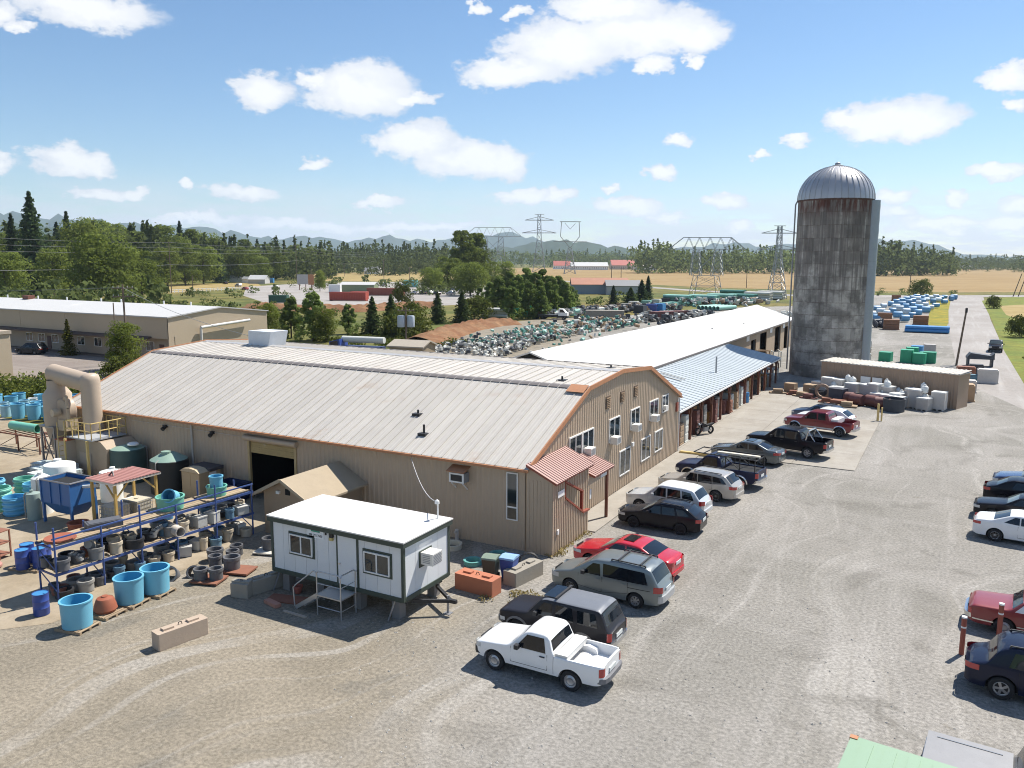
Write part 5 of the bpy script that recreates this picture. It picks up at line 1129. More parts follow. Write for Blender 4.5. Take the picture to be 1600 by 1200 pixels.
mb = MB(); mb.box(TL+.03, TL+.62, 1.08, 1.75, 2.02, 2.5); ac = mb.build('air_conditioner', ACW, tr)
mb = MB()
for k in range(7): mb.box(TL+.62, TL+.63, 1.13, 1.70, 2.06+k*.06, 2.09+k*.06)
for k in range(5): mb.box(TL+.15, TL+.5, 1.07, 1.08, 2.1+k*.07, 2.13+k*.07)
mb.build('grille', GREYM, ac)
mb = MB(); mb.box(TL+.022, TL+.03, 1.0, 1.9, 2.72, 2.84); mb.build('notice', WHITEP, tr)
mb = MB(); mx_, my_ = TL-.35, TW-.2; mb.tube([(mx_, my_, TZ1), (mx_, my_, 3.9), (mx_+.05, my_-.08, 4.05)], .035, 8); mb.lathe([(.02,.0),(.1,.02),(.09,.14),(.02,.2)], 10, (mx_+.05, my_-.12, 3.95)); mb.build('service_mast', WHITEP, tr)
for k in range(4):
    x = .5+k*(TL-1)/3
    for y in (.35, TW-.35): mb = MB(); mb.box(x-.18, x+.18, y-.2, y+.2, 0, TZ0-.06); mb.build('pier', M('pier_block', (.2,.19,.18), rough=.95, bump=.3), tr)
mb = MB(); mb.box(.1, TL-.1, .3, .42, TZ0-.22, TZ0-.05); mb.box(.1, TL-.1, TW-.42, TW-.3, TZ0-.22, TZ0-.05); mb.build('chassis', BLACKM, tr)
mb = MB(); mb.bar((TL-.1, .7, .62), (TL+1.15, TW/2, .55), .12); mb.bar((TL-.1, TW-.7, .62), (TL+1.15, TW/2, .55), .12); mb.bar((TL+1.1, TW/2, .55), (TL+1.4, TW/2, .56), .14); mb.build('hitch', BLACKM, tr)
mb = MB(); mb.cyl((TL+1.0, TW/2, 0), (TL+1.0, TW/2, .75), .05, n=8); mb.box(TL+.85, TL+1.15, TW/2-.15, TW/2+.15, 0, .03); mb.build('jack', GREYM, tr)
for x in (.2, TL-.5): mb = MB(); mb.bar((x, .1, TZ0-.1), (x-.15, -.15, .0), .05); mb.build('anchor_strut', GREYM, tr)
cable = MB(); p0, p1 = Vector((TX0+mx_, TY0+my_, 4.0)), Vector((-23.9, 32.9, 3.9)); pts = []
for k in range(9): t = k/8; q = p0.lerp(p1, t); q.z -= .55*4*t*(1-t); pts.append(tuple(q))
cable.tube(pts, .018, 5); tag(cable.build('service_cable', M('pale_cable', (.55,.54,.52))), 'sagging pale cable from trailer mast to the warehouse wall', 'cable')
# aluminium steps
ALU = M('aluminium', (.5,.5,.5), rough=.35, metal=.7, var=.06)
sp = thing('entry_steps', 'aluminium steps with tube handrails before the trailer door', 'steps', (-20.55, 23.7, 0))
mb = MB(); mb.box(-.62, .62, -.95, -.02, .78, .83); mb.build('platform', ALU, sp)
for k in range(3): mb = MB(); mb.box(-.98-k*.3, -.64-k*.3, -.9, -.1, .60-k*.2, .64-k*.2); mb.build('tread', ALU, sp)
mb = MB(); mb.bar((-.62,-.93,.8), (-1.75,-.93,.05), .05, .16); mb.build('stringer', ALU, sp); mb = MB(); mb.bar((-.62,-.06,.8), (-1.75,-.06,.05), .05, .16); mb.build('stringer', ALU, sp)
for pts in ([(-.6,-.93,0),(-.6,-.93,1.72),(-.5,-.93,1.8),(.5,-.93,1.8),(.6,-.93,1.72),(.6,-.93,0)], [(.6,-.05,0),(.6,-.05,1.72),(.6,-.15,1.8),(.6,-.83,1.8),(.6,-.93,1.72)], [(-.62,-.93,1.75),(-.75,-.93,1.78),(-1.75,-.93,.98),(-1.85,-.93,.85),(-1.8,-.93,.1)]):
    mb = MB(); mb.tube(pts, .028, 8); mb.build('handrail', ALU, sp, smooth=50)
for z in (.35, 1.3): mb = MB(); mb.tube([(-.6,-.93,z),(.6,-.93,z),(.6,-.05,z)], .02, 6); mb.build('mid_rail', ALU, sp)
# ------------------------------------------------------------------ small gabled hut against the wall
HUTR = M('shingle_roof', (.36,.29,.20), rough=.9, var=.12, scale=2, bump=.4, bscale=8)
hut = thing('lean_hut', 'small tan gabled hut against the long warehouse wall', 'shed', (-28.7, 28.9, 0))
mb = MB(); mb.prism([(-1.5,0),(1.5,0),(1.5,2.2),(0,2.92),(-1.5,2.2)], 0, 4.05, 'y'); mb.build('wall', M('hut_wall', (.36,.26,.17), rough=.8, var=.1), hut)
for sd in (-1, 1):
    mb = MB(); a, b = (0, 3.06), (sd*1.95, 2.06); 
    mb.add([(a[0],-.35,a[1]),(b[0],-.35,b[1]),(b[0],4.06,b[1]),(a[0],4.06,a[1]),(a[0],-.35,a[1]-.1),(b[0],-.35,b[1]-.1),(b[0],4.06,b[1]-.1),(a[0],4.06,a[1]-.1)], [(0,1,2,3),(7,6,5,4),(0,4,5,1),(1,5,6,2),(2,6,7,3)]); mb.build('roof_slope', HUTR, hut)
    mb = MB(); mb.bar((0,-.38,3.02), (sd*1.97,-.38,2.02), .04, .16); mb.build('barge_board', M('hut_trim', (.42,.33,.22)), hut)
mb = MB(); mb.box(-.0, .3, -.03, 0, 2.2, 2.5); mb.build('vent', DARKV, hut)
mb = MB(); mb.box(-.55,-.35,-.12,0,2.2,2.35); mb.build('lamp', WHITEP, hut)

# ------------------------------------------------------------------ containers, drums and tubs: prototypes
CYAN = M('cyan_fibreglass', (.15,.42,.56), rough=.5, var=.1, scale=2, tint_obj=.1, rgb2=(.28,.36,.36), amt=.3, s2=2.5, streak=True)
CYIN = M('cyan_inside', (.08,.34,.52), rough=.5, var=.06)
AQUA = M('aqua_fibreglass', (.17,.46,.34), rough=.5, var=.1, tint_obj=.1, rgb2=(.3,.36,.28), amt=.3, s2=2.5, streak=True)
BLUED = M('blue_drum_paint', (.035,.07,.28), rough=.45, var=.15, scale=3, rgb2=(.12,.07,.05), amt=.2, s2=4)
BLUE2 = M('blue_plastic', (.05,.22,.45), rough=.45, var=.1)
TERRA = M('terracotta', (.30,.09,.045), rough=.7, var=.15)
GREYP = M('grey_pipe', (.11,.11,.115), rough=.6, var=.15, tint_obj=.2)
LGREYP = M('light_grey_pipe', (.27,.26,.24), rough=.65, var=.12, tint_obj=.25)
BEIGEP = M('beige_pipe', (.45,.38,.28), rough=.65, var=.15, tint_obj=.2)
WHITET = M('white_tank', (.72,.72,.68), rough=.5, var=.05, tint_obj=.05)
TEALD = M('dark_green_tank', (.035,.075,.07), rough=.5, var=.1)
TEALTOP = M('pale_green_lid', (.22,.32,.26), rough=.6, var=.15)
PALW = M('pallet_wood', (.30,.22,.14), rough=.85, var=.2, scale=3, tint_obj=.2)
PALR = M('red_brown_board', (.24,.10,.06), rough=.85, var=.2)
def tub_mesh(name, r, h, taper, wall, m_out, m_in=None, n=26, ribs=0, lip=.03):
    rb = r*taper; pr = [(.002,.0),(rb,.0)]
    if ribs:
        for k in range(ribs):
            z0 = h*(k+.15)/ribs; rr = rb+(r-rb)*z0/h; pr += [(rr, z0), (rr+.05*r/.4, z0+h*.18/ribs*1.2), (rr+.05*r/.4, z0+h*.5/ribs), (rr, z0+h*.7/ribs)]
    pr += [(r, h-.06), (r+lip, h-.05), (r+lip, h), (r-wall, h)]
    mb = MB(); mb.lathe(pr, n); mb.lathe([(r-wall, h), (r-wall-.005, h*.6), (rb-wall, .06), (.002, .06)], n, mi=1)
    return mb.mesh(name, [m_out, m_in or m_out], smooth=40)
def ring_mesh(name, r, h, wall, mat, n=18, collar=.03):
    mb = MB(); mb.lathe([(r-wall,0),(r,0),(r,h*.7),(r+collar,h*.74),(r+collar,h),(r-wall+.01,h),(r-wall,h*.9),(r-wall,0)], n); return mb.mesh(name, mat, smooth=40)
def drum_mesh(name, r, h, mat, top=None, n=20):
    mb = MB(); mb.lathe([(.002,0),(r*.97,0),(r,.02),(r,h*.32),(r*1.03,h*.335),(r,h*.35),(r,h*.64),(r*1.03,h*.655),(r,h*.67),(r,h-.02),(r*1.02,h),(r*.97,h),(r*.96,h-.02)], n); mb.lathe([(r*.96,h-.02),(.002,h-.02)], n, mi=1)
    mb.cyl((r*.6,0,h-.02),(r*.6,0,h),.05,n=8,mi=1); return mb.mesh(name, [mat, top or mat], smooth=40)
def pallet(loc, rz, label, mat=PALW, w=1.2, d=1.0, group=None):
    t = thing('pallet', label, 'pallet', loc, rz, group or 'wooden pallets')
    mb = MB(); mb.box(-w/2, w/2, -.05, .05, 0, .09); me = mb.mesh('bearer', mat); mb = MB(); mb.box(-.055, .055, -d/2, d/2, .09, .115); ms = mb.mesh('deck_board', mat)
    for y in (-d/2+.05, 0, d/2-.05): link('bearer', me, t, (0, y, 0))
    k = 8
    for i in range(k): link('deck_board', ms, t, (-w/2+.06+i*(w-.12)/(k-1), 0, 0))
    return t
def put(name, me, label, cat, loc, rz=0, group=None, rot=None, scale=None):
    o = link(name, me, None, loc, rz, rot, scale); return tag(o, label, cat, group)
# three big cyan tubs before the rack
tm = tub_mesh('tub', .56, 1.02, .94, .05, CYAN, CYIN)
for (x, y), lb in zip(((-28.25,17.45), (-28.5,19.85), (-28.45,21.05)), ('large cyan tub nearest the camera by the blue drum', 'large cyan tub between the terracotta pot and its twin', 'large cyan tub farthest along, beside grey pipe rings')):
    put('cyan_tub', tm, lb, 'tub', (x, y, .13), rng.uniform(0, 6), 'large cyan tubs'); pallet((x, y, .005), .2, {'nearest': 'wooden pallet under the nearest cyan tub'}.get('x', 'weathered pallet under '+lb.split(' beside')[0].split(' by')[0].split(' between')[0]+(' next to the pot' if 'between' in lb else '')), group='pallets under cyan tubs')
mb = MB(); mb.lathe([(.002,0),(.36,0),(.38,.1),(.44,.12),(.40,.3),(.33,.5),(.30,.55),(.14,.6),(.12,.64),(.002,.64)], 22); put('terracotta_vessel', mb.mesh('terracotta_vessel', TERRA, smooth=35), 'terracotta red ribbed vessel between two cyan tubs', 'pot', (-28.45,18.75,.12)); pallet((-28.45,18.75,.005), .1, 'pallet under the terracotta vessel')
dm = drum_mesh('drum', .29, .88, BLUED, BLUE2)
for (x, y), lb in zip(((-30.6,17.5), (-35.75,19.8), (-35.3,20.3), (-36.3,20.35), (-35.85,20.85)), ('lone blue drum standing by the near end of the rack', 'blue drum in the group of four, front left', 'blue drum in the group of four, front right', 'blue drum in the group of four, back left', 'blue drum in the group of four, back right')):
    put('blue_drum', dm, lb, 'drum', (x, y, .12 if x < -31 else .02), rng.uniform(0, 6), 'blue steel drums')
pallet((-35.8,20.3,.01), .3, 'dark pallet under the four blue drums', w=1.5, d=1.3)
# grey rings on boards by the rack
for (x, y), (w, d), mt, lb in (((-27.55,23.0),(1.3,1.0),PALR,'red brown board under two grey pipe rings'), ((-27.3,24.4),(1.4,1.0),PALR,'red brown board under one grey pipe ring'), ((-27.75,27.0),(1.5,1.2),M('white_board', (.6,.56,.48), var=.1),'white board under the single grey ring by the trailer')):
    mb = MB(); mb.box(-w/2, w/2, -d/2, d/2, .06, .13); o = mb.build('board', mt, None, loc=(x, y, .005), rz=.3); tag(o, lb, 'board')
rm1 = ring_mesh('ring', .28, .48, .05, GREYP); rm2 = ring_mesh('ring', .35, .55, .06, GREYP)
RG = [(-27.8,22.8,1,'on the red board nearest the trailer steps'),(-27.25,23.15,1,'on the red board, right of its twin'),(-27.6,24.35,2,'standing on the empty-sided red board'),(-28.5,24.2,1,'behind the two red-board rings'),(-28.7,23.3,1,'leaning towards the cyan tub'),(-29.3,24.9,2,'at the foot of the rack, largest'),(-28.6,25.3,1,'in the middle row at the rack foot'),(-29.0,25.9,1,'at the back of the rack-foot row'),(-27.95,27.0,2,'alone on the white board'),(-29.4,22.6,2,'tipped beside the farthest cyan tub')]
for x, y, k, lb in RG: put('pipe_ring', rm1 if k == 1 else rm2, 'dark grey pipe ring '+lb, 'pipe fitting', (x, y, .14 if 'board' in lb else .01), rng.uniform(0, 6), 'grey pipe rings on the ground', rot=(R(60), 0, .6) if 'lean' in lb or 'tipped' in lb else None)
# ------------------------------------------------------------------ blue scaffold rack
BLUES = M('blue_scaffold_steel', (.05,.09,.25), rough=.5, var=.15, scale=3)
sc = thing('scaffold_rack', 'long blue scaffold rack with two decks of pipe fittings', 'scaffold', (-31.25, 18.6, .01), R(-4.4)); sc.scale = (1, .89, 1.12)
def rk(x, y, z): q = Vector((x+31.1, (y-18.9)*.89)); a = R(-4.4); return (-31.25+q.x*math.cos(a)-q.y*math.sin(a), 18.6+q.x*math.sin(a)+q.y*math.cos(a), z*1.12+.01)
ys = [0, 2.2, 4.2, 6.2, 8.6, 11.0]; dw = 1.35
for k, y in enumerate(ys):
    h = 2.75 if k % 2 == 0 else 2.35
    for x in (0, -dw):
        mb = MB(); mb.cyl((x, y, 0), (x, y, h), .045, n=8); mb.build('post', BLUES, sc, smooth=60)
    mb = MB(); mb.tube([(0,y,.3),(-dw,y,.9)], .025); mb.tube([(0,y,1.1),(-dw,y,1.75)], .025); mb.build('brace', BLUES, sc)
    for z in (.93, 1.93): mb = MB(); mb.bar((0, y, z), (-dw, y, z), .06); mb.build('ledger', BLUES, sc)
for z in (.97, 1.97, 2.33):
    for x in ((0, -dw) if z < 2.3 else (0,)): mb = MB(); mb.bar((x, -.1, z), (x, 11.1, z), .06, .1 if z < 2.3 else .05); mb.build('beam', BLUES, sc)
DECKW = M('deck_plank', (.36,.27,.17), rough=.85, var=.2, scale=2, tint_obj=.2)
mb = MB(); mb.box(-.1, .1, 0, 2.6, 0, .04); ml = mb.mesh('deck_plank', DECKW)
for z in (1.0, 2.0):
    for x in (-.15, -.38, -.61, -.84, -1.07, -1.25):
        for y in (0, 2.75, 5.5, 8.3):
            if rng.random() < .1: continue
            link('deck_plank', ml, sc, (x, y+rng.uniform(-.05,.1), z+.03))
# fittings on its decks
fit = [ring_mesh('coupling', .22, .34, .04, GREYP, 14), ring_mesh('coupling', .28, .42, .05, LGREYP, 14), ring_mesh('coupling', .2, .5, .04, BEIGEP, 14), ring_mesh('coupling', .3, .3, .05, BPLAST, 14)]
mb = MB(); pts = [(.35*math.cos(t)-.35, 0, .35*math.sin(t)+.15) for t in np.linspace(0, math.pi/2, 6)]; mb.tube(pts, .14, 10); fit.append(mb.mesh('elbow', LGREYP, smooth=60))
mb = MB(); mb.box(-.22,.22,-.2,.2,0,.36); mb.box(-.24,.24,-.22,.22,.36,.4); fit.append(mb.mesh('crate', M('white_crate', (.55,.54,.5), var=.1, tint_obj=.2)))
fit += [ring_mesh('coupling', .24, .36, .05, M('rust_fitting', (.26,.10,.06), var=.2), 14), ring_mesh('coupling', .22, .44, .04, M('dusty_blue_fitting', (.10,.19,.27), var=.2), 14)]
names = ['dark grey pipe coupling', 'light grey pipe coupling', 'beige pipe sleeve', 'black pipe ring', 'grey pipe elbow', 'pale plastic crate', 'rust red pipe coupling', 'dusty blue pipe sleeve']
lev = {1.07: 'on the rack deck', .02: 'under the rack'}
ORD = 'first second third fourth fifth sixth seventh eighth ninth tenth eleventh twelfth thirteenth'.split()
for z in lev:
    for i in range(36):
        x = -31.25-(i % 3)*.42+rng.uniform(-.1,.1); y = 19.2+(i//3)*.93+rng.uniform(-.15,.15); k = rng.choice([0,1,1,2,2,3,4,5,7]) if y > 21.5 else rng.choice([0,0,1,3,4,6,6])
        o = put('pipe_fitting' if k != 5 else 'crate', fit[k], names[k]+' '+lev[z]+', '+('front', 'middle', 'back')[i % 3]+' row, '+ORD[i//3]+' from near end', 'pipe fitting' if k != 5 else 'crate', rk(x, y, z), rng.uniform(0, 6), names[k]+'s '+lev[z], scale=(rng.uniform(.85,1.35),)*2+(rng.uniform(.8,1.4),))
mb = MB(); mb.lathe([(.24,-.65),(.24,.65),(.2,.65),(.2,-.65),(.24,-.65)], 20, axis='y'); put('pipe_stub', mb.mesh('pipe_stub', M('cream_pipe', (.6,.53,.45), var=.06), smooth=40), 'large cream pipe stub poking out of the rack', 'pipe', rk(-31.2, 25.0, 1.32), 1.35)
mb = MB(); mb.lathe([(.002,0),(.55,0),(.62,.06),(.6,.12),(.5,.1),(.002,.07)], 22); put('shallow_dish', mb.mesh('shallow_dish', TERRA, smooth=40), 'rust red shallow dish on top of the rack', 'dish', rk(-31.75, 19.55, 2.05))
mb = MB(); mb.box(-.7,.7,-.35,.35,0,.3); mb.box(-.62,.62,-.28,.28,.3,.32); put('dark_trough', mb.mesh('dark_trough', M('trough_grey', (.09,.09,.1))), 'dark grey trough lying on top of the rack', 'trough', rk(-31.8, 21.7, 2.05), 1.2)
t1 = tub_mesh('tub', .62, .62, .92, .05, AQUA); t2 = tub_mesh('tub', .3, .62, .95, .03, CYAN, CYIN); t3 = tub_mesh('tub', .48, .5, .92, .04, AQUA)
put('green_tub', t1, 'round mint green tub on the rack with a cup lying in it', 'tub', rk(-31.75, 25.3, 2.05)); put('cyan_cup', t2, 'small cyan cup tipped into the mint green tub', 'cup', rk(-31.65, 25.45, 2.55), rot=(R(70), 0, .5))
put('green_tub', t3, 'smaller mint tub under a cyan cup near the rack end', 'tub', rk(-31.8, 28.2, 2.05)); put('cyan_cup', t2, 'upright cyan cup standing in the smaller mint tub', 'cup', rk(-31.8, 28.2, 2.25), scale=(1.05,1.05,1.25))
# ------------------------------------------------------------------ work yard behind the rack
YEL = M('yellow_post', (.50,.33,.10), rough=.6, var=.15)
cp = thing('canopy_shelter', 'small shelter with red ribbed roof on yellow posts', 'shelter', (-38.7, 25.1, 0))
for x, y in ((.1,.1),(1.95,.1),(1.95,2.5),(.1,2.5)): mb = MB(); mb.box(x-.06,x+.06,y-.06,y+.06,0,2.5); mb.build('post', YEL, cp)
for a, b in (((1.95,.1,1.7),(1.95,.9,2.5)), ((1.95,2.5,1.7),(1.95,1.7,2.5)), ((1.95,.1,1.7),(1.2,.1,2.5))): mb = MB(); mb.bar(a, b, .07); mb.build('brace', YEL, cp)
mb = MB(); mb.box(-.1, 2.15, -.1, 2.7, 2.5, 2.6); rf = mb.build('roof', M('cream_edge', (.6,.55,.46)), cp)
mb = MB(); mb.add([(-.12,0,.01),(2.18,0,.01),(2.18,.2,.01),(-.12,.2,.01),(-.12,.06,.05),(2.18,.06,.05),(2.18,.14,.05),(-.12,.14,.05)], [(0,1,5,4),(4,5,6,7),(7,6,2,3)]); me = mb.mesh('roof_panel', M('faded_red_roof', (.42,.20,.165), rough=.6, var=.2, rgb2=(.5,.36,.3), amt=.4))
for k in range(14): link('roof_panel', me, rf, (0, -.1+k*.2, 2.6))
mb = MB(); mb.tube([(.5,.8,2.62),(.7,.9,2.85),(.9,.8,2.65)], .04, 6); mb.build('hook', BLACKM, cp)
# caged totes under it
CAGE = M('galvanized_cage', (.4,.4,.4), rough=.45, metal=.5)
def tote(loc, rz, label, mat, group='caged liquid totes'):
    t = thing('caged_tote', label, 'tote', loc, rz, group)
    mb = MB(); mb.box(-.52,.52,-.46,.46,.14,1.05); mb.lathe([(.12,1.05),(.12,1.1),(.002,1.1)], 12); mb.build('bottle', mat, t)
    mb = MB()
    for z in (.2,.42,.64,.86,1.04):
        mb.tube([(-.56,-.5,z),(.56,-.5,z),(.56,.5,z),(-.56,.5,z),(-.56,-.5,z)], .014, 5)
    for k in range(6):
        x = -.56+k*.224
        for y in (-.5,.5): mb.tube([(x,y,.12),(x,y,1.06)], .012, 5)
        y = -.5+k*.2
        for xx in (-.56,.56): mb.tube([(xx,y,.12),(xx,y,1.06)], .012, 5)
    mb.build('cage', CAGE, t)
    mb = MB(); mb.box(-.58,.58,-.5,.5,0,.12); mb.build('base', PALW, t); return t
TOTEW = M('tote_plastic', (.52,.47,.36), rough=.5, var=.1); TOTEG = M('tote_pale', (.50,.56,.54), rough=.5, var=.1)
tote((-38.0,26.0,.01), .1, 'caged tote under the red canopy, front', TOTEW); tote((-38.0,27.3,.01), .1, 'caged tote under the red canopy, rear', TOTEW)
put('blue_drum', drum_mesh('drum', .3, .9, BLUE2), 'blue plastic drum beside the red canopy', 'drum', (-36.4,27.9,.01), 0, 'blue plastic drums')
put('blue_tub', tub_mesh('tub', .4, .3, .9, .04, BLUED, BLUE2), 'low blue tub before the red canopy', 'tub', (-36.6,24.3,.01)); put('brown_tub', tub_mesh('tub', .5, .5, .9, .05, TERRA), 'brown tub in the shade of the blue hopper', 'tub', (-38.6,24.3,.01))
# blue steel hopper
hb = thing('steel_hopper', 'tall blue steel hopper bin with open top', 'hopper', (-40.5, 25.2, .01), .05)
BLUEH = M('blue_hopper_paint', (.03,.12,.32), rough=.45, var=.12, scale=1.5, rgb2=(.04,.06,.1), amt=.25, s2=1.5)
mb = MB(); rows = [[(-.7,-.4,.5),(.7,-.4,.5),(.7,.4,.5),(-.7,.4,.5)], [(-1.25,-.75,1.1),(1.05,-.75,1.1),(1.05,.75,1.1),(-1.25,.75,1.1)], [(-1.25,-.75,2.3),(1.05,-.75,2.3),(1.05,.75,2.3),(-1.25,.75,2.3)]]
mb.grid(rows, closed=True); mb.grid([[(x*.96,y*.94,z) for x,y,z in r] for r in rows[::-1]], closed=True); mb.build('bin', BLUEH, hb)
for x in (-1.2, 1.0):
    for y in (-.7, .7): mb = MB(); mb.box(x-.06,x+.06,y-.06,y+.06,0,1.3); mb.build('leg', BLUEH, hb)
for x in (-1.25,-.5,.25,1.05): mb = MB(); mb.box(x-.04,x+.04,-.8,-.752,1.1,2.3); mb.build('rib', BLUEH, hb)
mb = MB(); mb.tube([(-1.27,-.77,2.32),(1.07,-.77,2.32),(1.07,.77,2.32),(-1.27,.77,2.32),(-1.27,-.77,2.32)], .045, 6); mb.build('rim', GREYM, hb)
mb = MB(); mb.box(-1.1,.9,-.6,.6,2.1,2.15); mb.build('contents', DARKV, hb)
mb = MB(); mb.tube([(1.05,.0,2.0),(1.9,.3,2.1)], .09, 8); mb.build('feed_pipe', WHITET, hb)
def vtank(name, r, h, mat, label, loc, top=None, cone=.25, cat='tank', group=None):
    t = thing(name, label, cat, loc, rng.uniform(0, 6), group)
    mb = MB(); mb.lathe([(.002,0),(r,0),(r*1.01,h*.3),(r,h*.33),(r*1.01,h*.66),(r,h*.7),(r,h),(r*.97,h+.04)], 28); mb.build('shell', mat, t, smooth=35)
    mb = MB(); mb.lathe([(r*.97,h+.04),(r*.35,h+cone),(.002,h+cone+.03)], 28); mb.build('lid', top or mat, t, smooth=35)
    mb = MB(); mb.lathe([(.2*r/.8,h+cone*.7),(.2*r/.8,h+cone+.12),(.002,h+cone+.14)], 14, (r*.2,0,0)); mb.build('manway', top or mat, t)
    mb = MB(); mb.tube([(r+.06,0,.1),(r+.06,0,h),(r*.8,0,h+.12)], .035, 6); mb.build('fill_pipe', LGREYP, t); return t
vtank('storage_tank', 1.05, 2.1, TEALD, 'dark green tank with white lid on top against the warehouse', (-44.9,31.85,.01), TEALTOP, .2, group='dark green tanks')
put('tank_cover', MB().lathe([(.002,0),(.33,.02),(.35,.1),(.25,.18),(.002,.2)], 16).mesh('white_lid', WHITET, smooth=40), 'round white cover lying on the left dark green tank', 'cover', (-44.4,31.9,2.34))
vtank('storage_tank', 1.1, 1.95, M('black_tank', (.015,.018,.018), rough=.5), 'black tank with pale green cone lid right of its twin', (-40.75,31.6,.01), TEALTOP, .42, group='dark green tanks')
vtank('storage_tank', .85, 1.95, WHITET, 'white round tank behind the blue hopper', (-45.2,27.6,.01), WHITET, .2, group='white tanks')
vtank('storage_tank', .5, 1.95, WHITET, 'tall white tank beside the blue hopper', (-43.2,25.3,.01), WHITET, .25, group='white tanks')
vtank('storage_tank', .36, 1.4, M('grey_green_tank', (.25,.32,.29)), 'slim grey-green tank at the hopper corner', (-42.5,24.4,.01), None, .1, group='white tanks')
vtank('storage_tank', .6, 1.7, WHITET, 'white tank under the platform beside the canopy', (-42.0,28.6,.01), WHITET, .15, group='white tanks')
gd = tub_mesh('ribbed_drum', .55, 1.3, .96, .04, AQUA, None, 22, 5); gd2 = tub_mesh('ribbed_drum', .55, 1.0, .96, .04, M('azure_fibreglass', (.10,.36,.58), rough=.45, var=.1), None, 22, 4); gd3 = tub_mesh('ribbed_drum', .5, 1.25, .96, .04, CYAN, CYIN, 22, 5)
for me, x, y, lb in ((gd,-45.7,24.4,'mint ribbed drum at the left frame edge'), (gd2,-44.3,24.4,'azure ribbed drum beside the white tank'), (gd,-46.5,26.3,'mint ribbed drum in the second row'), (gd3,-45.2,26.0,'cyan ribbed drum in the second row'), (gd,-44.5,27.0,'mint ribbed drum behind the white tank'), (gd3,-47.8,25.3,'cyan ribbed drum behind the left-edge mint one')):
    put('ribbed_drum', me, lb, 'drum', (x, y, .01), rng.uniform(0, 6), 'ribbed fibreglass drums')
for i, (x, y) in enumerate(((-47.8,28.0),(-46.9,29.3),(-49.0,28.8),(-48.3,30.0),(-50.1,29.6))): tote((x, y, .01), rng.uniform(-.2,.2), ['pale caged tote behind the mint drums', 'pale caged tote next to the white tank', 'pale caged tote at the left of the cluster', 'pale caged tote at the back of the cluster', 'pale caged tote farthest left'][i], TOTEG)
# cabinet, navy bin, red cart
cb = thing('outdoor_cabinet', 'tan double-door cabinet with curved top by the warehouse wall', 'cabinet', (-38.3, 31.5, .01), R(0))
mb = MB(); mb.box(-.75,.75,-.4,1.1,0,1.6); mb.build('body', M('cabinet_tan', (.42,.31,.18), rough=.6, var=.08), cb)
for x in (-.74, .01): mb = MB(); mb.box(x,x+.73,-.43,-.4,.05,1.55); d = mb.build('door', M('cabinet_door', (.45,.34,.2), var=.08), cb)
mb = MB(); mb.prism([(-.82,1.6),(-.5,1.78),(0,1.84),(.5,1.78),(.82,1.6)], -.5, .2, 'y'); mb.build('top', M('cabinet_top', (.5,.4,.26)), cb)
mb = MB(); mb.box(-.78,.95,.2,1.2,1.6,1.78); mb.build('rear_box', M('dark_box', (.06,.055,.06)), cb)
mb = MB(); mb.box(.755,.765,.3,.8,.95,1.5); mb.build('notice', WHITEP, cb)
mb = MB(); rows = [[(-.75,-.5,.05),(.75,-.5,.05),(.75,.5,.05),(-.75,.5,.05)],[(-.9,-.6,1.05),(.9,-.6,1.05),(.9,.6,1.05),(-.9,.6,1.05)],[(-.84,-.54,1.05),(.84,-.54,1.05),(.84,.54,1.05),(-.84,.54,1.05)],[(-.7,-.45,.2),(.7,-.45,.2),(.7,.45,.2),(-.7,.45,.2)]]
mb.grid(rows, closed=True); mb.add(rows[3], [(0,1,2,3)]); mb.add(rows[0], [(3,2,1,0)]); put('open_bin', mb.mesh('open_bin', M('navy_plastic', (.02,.03,.08), rough=.5)), 'navy open bin by the dark doorway', 'bin', (-36.1, 32.2, .01))
rc = thing('red_rack', 'small red steel rack at the left frame edge', 'rack', (-38.5,20.2,.01), .2)
for x in (-.5,.5):
    for y in (-.3,.3): mb = MB(); mb.box(x-.03,x+.03,y-.03,y+.03,0,1.3); mb.build('post', PALR, rc)
for z in (.15,.7,1.27): mb = MB(); mb.box(-.53,.53,-.33,.33,z,z+.04); mb.build('shelf', PALR, rc)
put('hose_coil', MB().lathe([(.42,.0),(.55,.05),(.55,.14),(.42,.19),(.36,.1),(.42,0)], 20).mesh('hose_coil', M('pink_hose', (.4,.2,.16)), smooth=50), 'rust pink hose coil lying on the yard concrete', 'hose', (-37.4,19.2,.01))
# ------------------------------------------------------------------ dust-extraction plant
DUCT = M('tan_duct', (.45,.355,.265), rough=.5, var=.08, scale=1, rgb2=(.36,.27,.19), amt=.2)
YRAIL = M('yellow_rail', (.62,.45,.17), rough=.55, var=.1)
pl_ = thing('extraction_plant', 'tan duct and cyclone extraction plant with yellow railed platform', 'machine', (-48.55, 32.05, .01)); pl_.scale = (.82, 1, 1.03)
mb = MB(); mb.cyl((.3,-.1,2.5),(.3,-.1,5.7),.62,n=22); mb.build('riser_duct', DUCT, pl_, smooth=40)
mb = MB(); mb.lathe([(.62,5.7),(.63,6.0),(.55,6.25),(.35,6.38),(.002,6.42)], 22, (.3,-.1,0)); mb.build('elbow', DUCT, pl_, smooth=40)
mb = MB(); mb.cyl((.3,-.1,5.75),(-3.9,-.35,6.2),.6,n=22); mb.build('cross_duct', DUCT, pl_, smooth=40)
mb = MB(); mb.lathe([(.3,.5),(.85,2.7),(.9,2.8),(.9,4.9),(.75,5.1),(.6,5.3),(.6,5.8)], 22, (-3.5,-.4,0)); mb.build('cyclone', DUCT, pl_, smooth=40)
